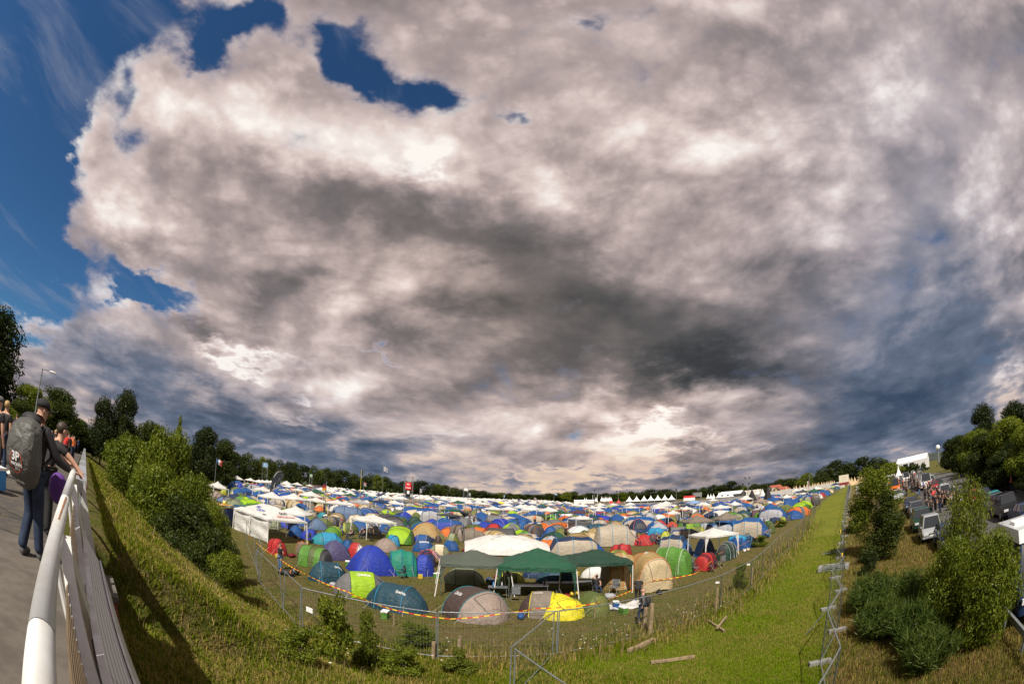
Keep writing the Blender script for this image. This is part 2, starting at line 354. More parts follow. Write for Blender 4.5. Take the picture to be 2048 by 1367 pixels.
co = t.n('ShaderNodeTexCoord').outputs['Object']; at_ = t.n('ShaderNodeAttribute', attribute_name='mask'); sp = t.n('ShaderNodeSeparateColor'); t.L.new(at_.outputs[0], sp.inputs[0])
nb = t.noise(co, .35, 5, .6); nm = t.noise(co, 2.2, 6, .65); nf = t.noise(co, 14, 4, .7)
def patchy(a, b, c): return t.mix(t.remap(nm, .40, .62), t.mix(t.remap(nb, .35, .65), a, b), c)
base = patchy((.09, .10, .015), (.065, .08, .012), (.15, .115, .045))
pathc = patchy((.11, .16, .008), (.18, .215, .012), (.19, .17, .035))
dryc = patchy((.16, .125, .05), (.12, .115, .035), (.19, .125, .06))
campc = patchy((.10, .11, .022), (.13, .10, .045), (.15, .12, .05))
k = t.math('ADD', t.math('MULTIPLY', t.math('SUBTRACT', nm, .5), .7), 0)
def mk(s_): return t.math('ADD', s_, t.math('MULTIPLY', k, t.math('MULTIPLY', s_, t.math('SUBTRACT', 2.0, s_))), clamp=True)
cc = t.mix(mk(sp.outputs[2]), base, campc); cc = t.mix(mk(sp.outputs[1]), cc, dryc); cc = t.mix(mk(sp.outputs[0]), cc, pathc)
cc = t.mix(t.remap(nf, .35, .7, 0, .45), cc, (.035, .04, .01), 'MIX')
t.L.new(cc, p.inputs['Base Color'])
bp = t.n('ShaderNodeBump'); bp.inputs['Strength'].default_value = .9; bp.inputs['Distance'].default_value = .12; t.L.new(t.math('ADD', nf, nm), bp.inputs['Height']); t.L.new(bp.outputs[0], p.inputs['Normal'])
me.materials.append(m); gobj = tag(obj('ground', me), kind='structure')
# ------------------------------------------------------------------ road (runs under the bridge, az 45)
asph = basic('asphalt', (.085, .080, .078), .85, 0, .25, 1.2, .35, 60, c2=(.06, .057, .055))
paint = basic('road_paint', (.70, .69, .64), .7, 0, .2, 12)
def strip(name, o0, o1, s0, s1, dz, mt, kind='structure', ns=140, no=2, geom=True):
 sv = np.linspace(s0, s1, ns); ov = np.linspace(o0, o1, no); S_, O_ = np.meshgrid(sv, ov, indexing='ij')
 x, y = so(S_, O_); z = gz(x, y) + dz; V = np.stack([x, y, z], -1).reshape(-1, 3); i = np.arange(ns - 1)[:, None] * no; j = np.arange(no - 1)[None, :]
 F = np.stack([i + j, i + j + 1, i + no + j + 1, i + no + j], -1).reshape(-1, 4); me = npmesh(name, V, F, [mt]); o = obj(name, me)
 if kind: tag(o, kind=kind)
 return o, V, F
strip('road', 7.2, 21.5, -60, 330, .05, asph, ns=420, no=16)
def lines(name, segs, dz=.062):
 b = MB()
 for (o, w, s0, s1) in segs:
  n = max(2, int((s1 - s0) / 2)); V = []
  for i in range(n):
   s = s0 + (s1 - s0) * i / (n - 1)
   for oo in (o - w / 2, o + w / 2): x, y = so(s, oo); V.append((x, y, G(x, y) + dz))
  b.add(V, [(2 * i, 2 * i + 1, 2 * i + 3, 2 * i + 2) for i in range(n - 1)])
 return tag(b.build(name, paint), kind='structure')
lines('road_markings', [(13.4, .14, s, s + 3.2) for s in range(-40, 260, 9)] + [(17.6, .14, s, s + 2.5) for s in range(-40, 120, 8)])
# ------------------------------------------------------------------ bridge
def un(u, n, z=0.0): return Vector((UV[0] * u + NV[0] * n, UV[1] * u + NV[1] * n, z))
BRZ = -U_AZ            # rotation that turns local +y into the bridge direction
deckm = basic('worn_concrete_deck', (.125, .108, .09), .9, 0, .35, 2.5, .5, 70, c2=(.085, .072, .06))
def ubox(b, u0, u1, n0, n1, z0, z1, m=0):
 P = [un(u, n, z) for z in (z0, z1) for (u, n) in ((u0, n0), (u0, n1), (u1, n1), (u1, n0))]
 return b.add(P, [(3, 2, 1, 0), (4, 5, 6, 7), (0, 1, 5, 4), (1, 2, 6, 5), (2, 3, 7, 6), (3, 0, 4, 7)], m)
def usheet(name, u0, u1, n0, n1, dz, mt, nu=90, nn=6):
 uu, nn_ = np.meshgrid(np.linspace(u0, u1, nu), np.linspace(n0, n1, nn), indexing='ij')
 x = UV[0] * uu + NV[0] * nn_; y = UV[1] * uu + NV[1] * nn_; z = gz(x, y) + dz; V = np.stack([x, y, z], -1).reshape(-1, 3)
 i = np.arange(nu - 1)[:, None] * nn; j = np.arange(nn - 1)[None, :]; F = np.stack([i + j, i + nn + j, i + nn + j + 1, i + j + 1], -1).reshape(-1, 4)
 return tag(obj(name, npmesh(name, V, F, [mt])), kind='structure')
asph2 = basic('coarse_asphalt', (.060, .055, .050), .9, 0, .3, 3, .8, 60, c2=(.10, .083, .06))
usheet('road', 6.95, 230, -11.5, -.45, .06, asph2)
usheet('road_markings', 7.4, 120, -2.55, -2.40, .066, paint, nn=2); usheet('road_markings', 7.4, 120, -3.35, -3.2, .066, paint, nn=2)
br = thing('road_bridge', 'concrete road bridge the photo is taken from, grey deck at lower left', 'bridge', (0, 0, 0))
b = MB(); ubox(b, -30, 6.93, -11.5, .02, DECK - .55, DECK); b.build('deck', deckm, br)
b = MB(); ubox(b, -30, 6.93, .02, .13, DECK - .65, DECK + .06); b.build('edge_beam', white_metal, br)
brick = bpy.data.materials.new('red_brick'); brick.use_nodes = True; t = NT(brick.node_tree); p = t.N['Principled BSDF']; bt = t.n('ShaderNodeTexBrick')
tc = t.n('ShaderNodeTexCoord').outputs['Object']; rt = t.n('ShaderNodeMapping'); t.L.new(tc, rt.inputs[0]); rt.inputs['Rotation'].default_value = (radians(90), 0, 0)
t.L.new(rt.outputs[0], bt.inputs[0]); bt.inputs['Scale'].default_value = 4; bt.inputs[1].default_value = (.30, .07, .04, 1); bt.inputs[2].default_value = (.22, .05, .035, 1); bt.inputs[3].default_value = (.25, .22, .2, 1); t.L.new(bt.outputs[0], p.inputs['Base Color']); p.inputs['Roughness'].default_value = .9
ab = thing('brick_abutment', 'red brick abutment wall under the end of the white bridge railing', 'wall', un(6.6, .05, 0), radians(0)); ab.rotation_euler = (0, 0, -U_AZ)
b = MB(); b.box((.26, .95, 1.85), (.46, 1.1, 3.7)); b.build('brickwork', brick, ab)
b = MB(); b.box((.27, .95, 3.74), (.50, 1.16, .08)); b.build('coping', basic('mossy_concrete', (.12, .11, .09), .95, 0, .4, 5), ab)
rail = thing('bridge_railing', 'white steel bridge railing with fat tubular handrail and perforated mesh panels', 'railing', (0, 0, 0))
RN = -.14; RZ = 5.5; R0 = -16; R1 = 6.35
seg = []; u = R0
while u < R1 - .2:
 b = MB(); b.tube([un(u + .004, RN, RZ), un(min(u + 2.45, R1) - .004, RN, RZ)], .040, 20); b.build('handrail_tube', white_metal, rail, smooth=True); u += 2.45
jg = basic('joint_gap', (.1, .1, .1), .7)
for k in range(int((R1 - R0) / 2.45) + 1): MB().tube([un(R0 + k * 2.45 - .006, RN, RZ), un(R0 + k * 2.45 + .006, RN, RZ)], .0393, 20).build('tube_joint', jg, rail)
def bar(b, p, q, w, th, nrm):
 p, q = Vector(p), Vector(q); t_ = (q - p).normalized(); s_ = t_.cross(nrm).normalized() * (w / 2); n2 = nrm.normalized() * (th / 2)
 P = [p - s_ - n2, p + s_ - n2, p + s_ + n2, p - s_ + n2, q - s_ - n2, q + s_ - n2, q + s_ + n2, q - s_ + n2]
 b.add(P, [(0, 1, 2, 3), (7, 6, 5, 4), (0, 4, 5, 1), (1, 5, 6, 2), (2, 6, 7, 3), (3, 7, 4, 0)])
nfield = Vector((NV[0], NV[1], 0))
u = R0; k = 0; ZL = DECK + .10
while u < R1 - 1.0:
 p0, p1, p2 = un(u, .05, ZL + .05), un(u + 1.22, RN + .05, RZ - .05), un(min(u + 2.44, R1), .05, ZL + .05)
 for a_, c_ in ((p0, p1), (p1, p2)):
  b = MB(); bar(b, a_, c_, .12, .06, nfield); b.build('truss_diagonal', white_metal, rail)
 b = MB(); b.tube([un(u + 1.22, RN - .01, RZ - .08), un(u + 1.22, -.03, DECK)], .018, 8); b.build('rail_post', white_metal, rail)
 u += 2.45
louv = basic('brown_louvre', (.17, .12, .07), .6, .2, .3, 6)
def slats(u, u2):
 b = MB(); n = 26
 for i in range(n):
  f = i / n; nn_ = -.005 + (RN + .05) * f; z = DECK + .12 + (RZ - .14 - DECK - .12) * f; P = [un(u, nn_, z), un(u2, nn_, z), un(u2, nn_ + .012, z + .014), un(u, nn_ + .012, z + .014)]
  b.add(P + [v + Vector((0, 0, .006)) for v in P], [(0, 1, 2, 3), (7, 6, 5, 4), (0, 4, 5, 1), (3, 2, 6, 7)])
 b.build('louvre_infill', louv, rail)
perf2 = bpy.data.materials.new('slotted_plate'); perf2.use_nodes = True; t = NT(perf2.node_tree); p = t.N['Principled BSDF']; p.inputs['Roughness'].default_value = .45
uvn = t.n('ShaderNodeUVMap'); sp = t.n('ShaderNodeSeparateXYZ'); t.L.new(uvn.outputs[0], sp.inputs[0]); fx = t.math('PINGPONG', t.math('MULTIPLY', sp.outputs[0], 26), .5); fy = t.math('PINGPONG', t.math('MULTIPLY', sp.outputs[1], 12), .5)
t.L.new(t.mix(t.math('MULTIPLY', t.math('GREATER_THAN', fx, .2), t.math('GREATER_THAN', fy, .32)), (.64, .65, .64), (.16, .15, .16)), p.inputs['Base Color'])
def uvquad(name, a, b_, c, d, m, parent, lu, lv):
 me = npmesh(name, [a, b_, c, d], np.array([[0, 1, 2, 3]]), [m]); uv = me.uv_layers.new(name='UVMap'); uv.data.foreach_set('uv', [0, 0, lu, 0, lu, lv, 0, lv]); return obj(name, me, parent)
u = R0
while u < R1 - 1.0:
 u2 = min(u + 1.84, R1); slats(u, u2)
 uvquad('slotted_skirt', un(u, .05, DECK + .42), un(u2, .05, DECK + .42), un(u2, .25, DECK + .10), un(u, .25, DECK + .10), perf2, rail, u2 - u, .6)
 b = MB();
 P = [un(u, .255, DECK + .12), un(u2, .255, DECK + .12), un(u2, .37, DECK - .30), un(u, .37, DECK - .30)]; Q = [v + nfield * .02 for v in P]
 b.add(P + Q, [(0, 1, 2, 3), (7, 6, 5, 4), (0, 4, 5, 1), (3, 2, 6, 7), (1, 5, 6, 2), (0, 3, 7, 4)]); b.build('fascia_plate', white_metal, rail)
 u += 1.85
b = MB(); bar(b, un(R0, .03, DECK + .09), un(R1, .03, DECK + .09), .09, .07, Vector((0, 0, 1))); b.build('bottom_rail', white_metal, rail)
b = MB(); bar(b, un(R0, .045, DECK + .44), un(R1, .045, DECK + .44), .05, .04, Vector((0, 0, 1))); b.build('middle_rail', white_metal, rail)
b = MB(); b.add([un(R1 - .05, .03, RZ - .05), un(R1, .03, RZ - .05), un(R1 + .02, .30, DECK - .3), un(R1 - .03, .30, DECK - .3), un(R1 - .05, -.12, DECK), un(R1, -.12, DECK)], [(0, 1, 2, 3), (0, 4, 5, 1), (0, 3, 4), (1, 5, 2)]); b.build('end_plate', white_metal, rail)
rust = basic('rust', (.30, .11, .03), .9, 0, .4, 30)
b = MB()
for i in range(9):
 uu = 2.55 + i * .105; w = .008 + .004 * random.random()
 pts = [un(uu, RN + .004 + i * .001, RZ + .0408), un(uu + .085, RN + .005 + i * .001, RZ + .0408)]
 bar(b, pts[0], pts[1], w, .003, Vector((0, 0, 1)))
b.build('rust_streak', rust, rail)
ra = thing('box_beam_barrier', 'grey box beam crash barrier on posts continuing beyond the bridge railing', 'barrier', (0, 0, 0))
def gu(u, n, h): v = un(u, n); return Vector((v.x, v.y, G(v.x, v.y) + h))
for i in range(10):
 u0 = 6.45 + i * 4; b = MB(); us = [u0, u0 + 3.98]
 for dzz in ((.02,) if i else (.0,)):
  bar(b, gu(us[0], -.02, 1.02), gu(us[1], -.02, .95 if i < 1 else .90), .17, .16, Vector((0, 0, 1)))
 b.build('beam', basic('aluminium', (.50, .52, .54), .38, .6, .1, 6), ra)
 b = MB(); b.tube([gu(u0 + .9, .0, -.2), gu(u0 + .9, .0, .9)], .05, 8); b.build('barrier_post', galv, ra)
 b = MB(); b.tube([gu(u0 + .9, .05, .75), gu(u0 + 3.0, .12, .12)], .03, 6); b.build('brace', galv, ra)
# ------------------------------------------------------------------ vegetation
def cards(P, Nn, size, asp=1.6, fold=False):
 """one leaf (quad) per point, facing Nn"""
 n = len(P); r = RNG.normal(size=(n, 3)); T = np.cross(Nn, r); T /= np.linalg.norm(T, axis=1)[:, None] + 1e-9
 B = np.cross(Nn, T); B /= np.linalg.norm(B, axis=1)[:, None] + 1e-9
 s = (size * RNG.uniform(.6, 1.35, n))[:, None] * .5
 V = np.stack([P - T * s * asp, P - B * s * .62 + T * s * .1, P + T * s * asp, P + B * s * .62 + T * s * .1], 1).reshape(-1, 3)
 return V, np.arange(4 * n).reshape(-1, 4)
def crown_pts(H, Wd, z0, nl, n, shape='oak', flat=.62):
 """points + normals on many small lobes filling an uneven crown"""
 cs = []; rsz = []
 for i in range(nl):
  while True:
   h = RNG.uniform(0, 1)
   if shape == 'oak': w = (sin(pi * min(1, .18 + h * .80))) ** .6
   elif shape == 'birch': w = .25 + .75 * sin(pi * min(1, .12 + h * .78)) ** 1.0
   elif shape == 'bush': w = sqrt(max(0, 1 - (h * .92) ** 2))
   elif shape == 'cone': w = 1.05 - h * .95
   break
  a = RNG.uniform(0, 2 * pi); r = sqrt(RNG.uniform(.05, 1)) * w * .40 * Wd
  cs.append((r * cos(a), r * sin(a), z0 + (H - z0) * (.06 + h * .86))); rsz.append(RNG.uniform(.10, .21) * Wd * (.75 + .35 * w))
 cs = np.array(cs); rsz = np.array(rsz); p = rsz ** 2 / np.sum(rsz ** 2); k = RNG.choice(nl, n, p=p)
 dr = RNG.normal(size=(n, 3)); dr /= np.linalg.norm(dr, axis=1)[:, None]
 rad = RNG.uniform(.45, 1.10, n) ** .6
 sprig = 1 + .16 * np.sin(dr[:, 0] * 7 + k) * np.sin(dr[:, 1] * 6 + k * 2) * np.sin(dr[:, 2] * 5)
 P = cs[k] + dr * (rsz[k] * rad * sprig)[:, None] * np.array([1, 1, flat])
 keep = P[:, 2] > z0 * .6 + .02 * H; P = P[keep]; N_ = dr[keep] * .8 + RNG.normal(size=(keep.sum(), 3)) * .55 + np.array([0, 0, .25])
 N_ /= np.linalg.norm(N_, axis=1)[:, None]; e = np.percentile(np.hypot(P[:, 0], P[:, 1]), 96) / (Wd / 2); P[:, :2] /= e; cs[:, :2] /= e; t_ = np.percentile(P[:, 2], 99); P[:, 2] *= H / t_; return P, N_, cs
def trunk_mesh(H, z0, cs, r0, m, nb=7, name='trunk'):
 b = MB(); top = H * .82; lean = RNG.uniform(-.03, .03, 2) * H
 pts = [(lean[0] * (i / 5) ** 2 + .02 * H * sin(i * 2.1) * .3, lean[1] * (i / 5) ** 2, -.2 + (top + .2) * i / 5) for i in range(6)]
 b.tube(pts, r0, 7, rr=[r0 * (1.15 - .95 * i / 5) for i in range(6)])
 for c in cs[RNG.choice(len(cs), min(nb, len(cs)), replace=False)]:
  s = max(z0 * .8, c[2] * .5); mid = (c[0] * .5, c[1] * .5, (s + c[2]) / 2 + .04 * H); b.tube([(0, 0, s), mid, tuple(c)], r0 * .4, 5, rr=[r0 * .42, r0 * .28, r0 * .08])
 return npmesh(name, b.V, b.F, [m], smooth=True)
bark = basic('bark', (.10, .08, .055), .95, 0, .4, 5, .6, 12)
birchb = basic('birch_bark', (.48, .42, .34), .8, 0, .6, 5, .3, 12, c2=(.12, .10, .08))
L_oak = leafm('leaf_oak', (.018, .030, .006), (.040, .056, .010), (.085, .10, .014))
L_dark = leafm('leaf_dark', (.010, .018, .005), (.022, .033, .008), (.045, .058, .011))
L_yel = leafm('leaf_yellowgreen', (.065, .085, .010), (.12, .145, .016), (.20, .21, .026))
L_bush = leafm('leaf_bush', (.050, .072, .008), (.11, .14, .012), (.22, .24, .022))
L_broom = leafm('leaf_broom', (.03, .055, .014), (.055, .09, .016), (.13, .15, .03))
PROTO = {}
def tree_proto(key, H, Wd, z0, nl, n, size, leaf, shape, bk=bark, r0=None, flat=.75, cname='crown', tname='trunk'):
 P, N_, cs = crown_pts(H, Wd, z0, nl, n, shape, flat); V, F = cards(P, N_, size)
 PROTO[key] = (npmesh(cname, V, F, [leaf]), trunk_mesh(H, z0, cs, r0 or H * .022, bk, name=tname), H, Wd, cname, tname)
def plant(key, loc, H, Wd, label, cat, name, group=None, rz=None):
 cm, tm, h0, w0, cn, tn = PROTO[key]; t = thing(name, label, cat, loc, RNG.uniform(0, 6.28) if rz is None else rz, group)
 t.scale = (Wd / w0, Wd / w0, H / h0)
 obj(cn, cm, t); obj(tn, tm, t); return t
for i in range(4): tree_proto('far%d' % i, 14, 13, 1.0, 46, 4200, .62, [L_oak, L_dark, L_oak, L_bush][i], 'oak')
for i in range(4): tree_proto('mid%d' % i, 10, 8, .8, 70, 24000, .23, [L_oak, L_dark, L_bush, L_oak][i], ['oak', 'oak', 'birch', 'oak'][i])
tree_proto('cone0', 9, 4.6, .3, 80, 20000, .17, L_yel, 'cone'); tree_proto('cone1', 9, 4.6, .3, 60, 16000, .17, L_oak, 'cone', flat=1.1)
for i in range(3): tree_proto('bush%d' % i, 3.6, 5.4, 0, 36, 17000, .125, [L_bush, L_bush, L_oak][i], 'bush', r0=.08, cname='foliage', tname='stems')
tree_proto('small0', 1.6, 1.7, 0, 20, 5000, .075, L_dark, 'bush', r0=.03, cname='foliage', tname='stems')
tree_proto('small1', 1.6, 1.7, 0, 20, 5000, .075, L_bush, 'bush', r0=.03, cname='foliage', tname='stems')
tree_proto('small2', 1.6, 1.7, 0, 20, 5000, .075, L_yel, 'cone', r0=.03, cname='foliage', tname='stems')
tree_proto('birch0', 6.5, 3.4, .5, 70, 15000, .10, L_bush, 'birch', birchb, .085, flat=1.0)
tree_proto('sap0', 4.6, 4.6, .2, 90, 21000, .115, L_bush, 'birch', bark, .07)
tree_proto('sap1', 4.6, 4.6, .2, 60, 12000, .105, L_yel, 'birch', bark, .05)
def broom_proto(key, H, Wd, n, leaf):
 nc = 26; ca = RNG.uniform(0, 2 * pi, nc); cr = np.sqrt(RNG.uniform(0, 1, nc)) * Wd * .42; hh = H * RNG.uniform(.35, 1.0, nc) * (1 - .4 * (cr / Wd * 2) ** 2); k = RNG.integers(0, nc, n)
 T0 = np.stack([cr * np.cos(ca), cr * np.sin(ca), hh], -1)[k]; f = RNG.uniform(.1, .9, n)[:, None]; B = T0 * f * np.array([.8, .8, 1]) + RNG.normal(size=(n, 3)) * .12 * np.array([1, 1, .6])
 Tp = B + (T0 * np.array([.35, .35, 1])) / (np.linalg.norm(T0, axis=1)[:, None]) * RNG.uniform(.07, .2, n)[:, None] + RNG.normal(size=(n, 3)) * .09; B[:, 2] = np.maximum(B[:, 2], .02)
 s = np.cross(Tp - B, RNG.normal(size=(n, 3))); s = s / (np.linalg.norm(s, axis=1)[:, None] + 1e-9) * .017
 e = np.percentile(np.hypot(Tp[:, 0], Tp[:, 1]), 93) / (Wd / 2); e = np.array([e, e, 1]); B, Tp = B / e, Tp / e
 V = np.stack([B - s, B + s, Tp + s * .3, Tp - s * .3], 1).reshape(-1, 3); F = np.arange(4 * n).reshape(-1, 4)
 b = MB();
 for i in range(7): g = i * .9; b.tube([(0, 0, -.1), (Wd * .2 * cos(g), Wd * .2 * sin(g), H * .5)], .02, 5)
 PROTO[key] = (npmesh('foliage', V, F, [leaf]), npmesh('stems', b.V, b.F, [bark]), H, Wd, 'foliage', 'stems')
broom_proto('broom0', 1.5, 2.4, 15000, L_broom)
def plant_px(key, x0, x1, ytop, D, label, cat, name, group=None, base=None):
 """stand a plant at distance D so that it spans x0..x1 in the photo with its top at ytop"""
 xc = (x0 + x1) / 2
 if base: p = hit(xc, base); D = hypot(p.x, p.y); a = atan2(p.x, p.y)
 else:
  a, _ = azel(xc, ytop + 30); p = ad(a, D)
 _, e = azel(xc, ytop); H = CAMZ + D * tan(e) - p.z
 (aL, _), (aR, _) = azel(x0, ytop + 30), azel(x1, ytop + 30); Wd = D * abs(aR - aL)
 return plant(key, p, max(H, .8), max(Wd, .5), label, cat, name, group)
for (key, x0, x1, yt, D, lab, nm) in [
 ('bush0', 196, 330, 878, 34, 'big light green bush highest on the grass slope, nearest the crowd on the road', 'bush'),
 ('bush1', 268, 408, 866, 30, 'rounded light green bush with loose upright shoots above the slope', 'bush'),
 ('bush0', 245, 385, 935, 25.5, 'broad green bush in the middle of the embankment slope', 'bush'),
 ('bush1', 345, 440, 955, 27, 'green bush beside the tents, touching the beige tent roofs', 'bush'),
 ('bush2', 300, 440, 1000, 22, 'dark green bush below the middle bush on the slope', 'bush'),
 ('bush0', 385, 470, 1010, 23.5, 'bush beside the blue sheet hut with the wooden counter', 'bush'),
 ('bush2', 360, 490, 1060, 19.5, 'dark bush nearest the bent fence at the foot of the slope', 'bush'),
 ('bush0', 410, 500, 1105, 18.3, 'lowest green bush of the slope, left of the leaning grey fence post', 'bush')]:
 plant_px(key, x0, x1, yt, D, lab, 'bush', nm, 'bushes on the embankment')
plant_px('cone0', 342, 372, 845, 40, 'thin sapling with pale leaves rising above the bushes', 'tree', 'young_tree')
LT = [('mid1', -75, 75, 622, 62, 'tall dark green tree at the left edge of the photo', 'oak_tree'),
      ('mid2', 20, 100, 772, 60, 'green tree behind the white minibus at the left edge', 'oak_tree'),
      ('mid0', 70, 165, 780, 66, 'broad green tree directly behind the man in the black cap', 'oak_tree'),
      ('mid3', 120, 190, 838, 72, 'brownish green low tree between the two tall dark ones', 'oak_tree'),
      ('mid1', 180, 240, 800, 70, 'dark tree with a pointed top above the far crowd', 'oak_tree'),
      ('mid1', 215, 284, 786, 72, 'dark feathery tree standing higher than the rest above the slope bushes', 'oak_tree'),
      ('mid0', 262, 345, 848, 78, 'low green tree peeping over the slope bushes', 'oak_tree'),
      ('mid1', 372, 446, 858, 95, 'round dark tree above the far left corner of the camp', 'oak_tree'),
      ('mid0', 420, 478, 882, 105, 'smaller round tree right of the dark tree at the camp corner', 'oak_tree'),
      ('mid0', 330, 385, 880, 90, 'green tree half hidden behind the slope bush with upright shoots', 'oak_tree')]
LT += [('mid3', 10, 80, 800, 52, 'low olive tree left of the man in the black cap', 'oak_tree'), ('mid0', 140, 200, 862, 84, 'low dark tree behind the far crowd on the bridge road', 'oak_tree'), ('mid1', 90, 150, 826, 80, 'dark tree right behind the man leaning over the railing', 'oak_tree'), ('mid0', 225, 290, 850, 88, 'dark tree crown filling the gap above the top slope bush', 'oak_tree'), ('mid2', -30, 30, 800, 48, 'light green tree above the white minibus', 'oak_tree'), ('mid1', 290, 350, 870, 100, 'dark tree behind the pale upright sapling', 'oak_tree')]
for (key, x0, x1, yt, D, lab, nm) in LT: plant_px(key, x0, x1, yt, D, lab, 'tree', nm, 'trees beyond the bridge road')
PR = [(440, 890), (480, 905), (520, 913), (560, 920), (620, 932), (680, 940), (720, 953), (745, 943), (775, 958), (800, 963), (830, 961), (860, 967), (890, 969), (920, 977), (980, 984), (1024, 983), (1060, 987), (1100, 986), (1130, 982), (1160, 985),
      (1200, 987), (1230, 987), (1290, 982), (1330, 975), (1350, 977), (1400, 978), (1440, 968), (1465, 958), (1490, 970), (1520, 969), (1545, 960), (1570, 960), (1600, 947), (1640, 950), (1665, 917), (1690, 928), (1720, 911), (1750, 915), (1785, 927)]
px_ = np.array([p[0] for p in PR]); py_ = np.array([p[1] for p in PR])
x = 446.0; k = 0; wcol = ['dark', 'deep green', 'mid green', 'olive green']; shp = ['round', 'broad', 'low', 'tall', 'flat-topped', 'domed', 'ragged', 'narrow']
MARKS = [(505, 'the left end of the camp'), (565, 'the black feather flag'), (640, 'the green lookout tower'), (700, 'the pole with the yellow top'), (745, 'the tall round tree'), (800, 'the red tower sign'), (850, 'the red signed tower'), (925, 'the white lookout tower'), (1000, 'the far camp centre'), (1080, 'the white flag'), (1150, 'the first light mast'), (1215, 'the cluster of small white peaks'),
         (1260, 'the red stall roofs'), (1320, 'the row of seven pagodas'), (1400, 'the grey screen'), (1470, 'the white marquee'), (1530, 'the red farm roofs'), (1600, 'the tan cone tents'), (1680, 'the billboard'), (1740, 'the end of the cone tents'), (1800, 'the white hall')]
def mark(xx): return min(MARKS, key=lambda m_: abs(m_[0] - xx))[1]
seen = {}
while x < 1800:
 D = float(np.interp(x, [446, 520, 620, 760, 1024, 1300, 1500, 1620, 1800], [150, 215, 320, 430, 560, 520, 430, 330, 210])) * RNG.uniform(.93, 1.06)
 yt = float(np.interp(x, px_, py_)) + RNG.uniform(-2, 4); w = RNG.uniform(20, 36) * (1.5 if x > 1640 or x < 520 else 1)
 kk = ['far0', 'far1', 'far2', 'far3', 'far0', 'far2', 'far1'][k % 7]
 s1 = f'{shp[int(RNG.integers(8))]} {wcol[{"far0": 1, "far1": 0, "far2": 2, "far3": 3}[kk]]} tree in the far tree line behind {mark(x)}'
 c_ = seen.get(s1, 0); seen[s1] = c_ + 1
 if c_: s1 = s1.replace('in the far tree line', ['further right in the tree line', 'rightmost in the tree line'][min(1, c_ - 1)])
 tt = plant_px(kk, x - w * .62, x + w * .62, yt, D, s1, 'tree', 'far_tree', 'trees of the far tree line')
 x += w * .62; k += 1
b = [];
for a_ in np.linspace(radians(-34), radians(50), 520):
 D = float(np.interp(degrees(a_), [-34, -25, 0, 18, 30, 50], [170, 330, 590, 560, 450, 230]));
 c = np.array([D * sin(a_), D * cos(a_), 0]); n = 46; Pp = c + RNG.normal(size=(n, 3)) * np.array([5, 5, 1]); Pp[:, 2] = gz(Pp[:, 0], Pp[:, 1]) + RNG.uniform(0, 7.0, n) * D / 560; b.append(Pp)
Pp = np.vstack(b); Nn = RNG.normal(size=Pp.shape); Nn[:, 1] -= .8; Nn /= np.linalg.norm(Nn, axis=1)[:, None]
V, F = cards(Pp, Nn, 2.3); tag(obj('undergrowth', npmesh('undergrowth', V, F, [L_dark])), 'dense dark undergrowth closing the far tree line', 'undergrowth', kind='stuff')
V = []; F = []
aa2 = np.linspace(radians(-60), radians(100), 160)
for i, a_ in enumerate(aa2):
 for D, h in ((1300, 0), (1700, 12 + 6 * sin(a_ * 9) + 4 * sin(a_ * 23) + (9 if degrees(a_) > 50 else 9 * np.clip((degrees(a_) - 38) / 12, 0, 1))), (2300, 12)): V.append((D * sin(a_), D * cos(a_), h))
for i in range(len(aa2) - 1):
 for j in range(2): F.append((i * 3 + j, i * 3 + j + 1, i * 3 + j + 4, i * 3 + j + 3))
tag(obj('hills', npmesh('hills', V, F, [basic('wooded_hill', (.035, .05, .035), .95, 0, .5, .02, .5, .05)], smooth=True)), kind='structure')
RT = [('mid1', 1880, 1925, 880, 128), ('mid3', 1892, 1950, 872, 100), ('mid2', 1915, 1985, 862, 84), ('mid1', 1935, 2000, 812, 92), ('mid3', 1930, 2010, 868, 66), ('mid2', 1970, 2055, 838, 62), ('mid1', 1990, 2075, 806, 74), ('mid2', 2010, 2100, 850, 52), ('mid3', 2050, 2150, 790, 60), ('mid1', 1960, 2050, 905, 56), ('mid1', 2035, 2130, 875, 47),
      ('mid1', 1905, 1960, 905, 90), ('mid1', 1880, 1912, 900, 150), ('mid3', 2110, 2220, 780, 48)]
RT += [('mid3', 1925, 1990, 905, 72), ('mid1', 1990, 2060, 880, 58)]
rl = ['smallest far tree of the wood beside the white hall', 'olive tree at the narrow end of the roadside wood', 'green pointed tree behind the row of parked cars', 'tallest dark oak of the roadside wood', 'olive green tree right behind the first parked cars', 'brightest green tree in the middle of the roadside wood',
      'dark tree top at the right edge of the photo', 'green tree right of the turquoise car', 'olive tree cut by the right edge of the photo', 'dark shaded tree over the red car', 'black shaded tree over the dark parked car', 'dark low tree over the white vans', 'small dark tree where the road disappears', 'tree just outside the right edge', 'low olive tree over the grey parked cars', 'dark dense tree over the turquoise car']
for (key, x0, x1, yt, D), lab in zip(RT, rl): plant_px(key, x0, x1, yt, D, lab, 'tree', 'roadside_tree', 'trees of the roadside wood')
plant_px('birch0', 1700, 1800, 938, 0, 'slender birch with a pale trunk between the fence and the road', 'tree', 'birch_tree', base=1108)
plant_px('cone1', 1725, 1815, 985, 0, 'leafy young tree right of the pale birch trunk', 'tree', 'young_tree', base=1116)
plant_px('small0', 1693, 1745, 1003, 0, 'low dark bush left of the birch, in its shade', 'bush', 'bush', base=1062)
plant_px('small0', 1716, 1758, 1104, 0, 'small round dark bush alone in the brown grass', 'bush', 'bush', base=1148)
plant_px('sap1', 1862, 1965, 968, 0, 'tall loose yellow-green sapling in front of the road', 'tree', 'young_tree', base=1250)
plant_px('sap0', 1828, 1945, 1085, 0, 'dense dark green young tree left of the white van', 'tree', 'young_tree', base=1275)
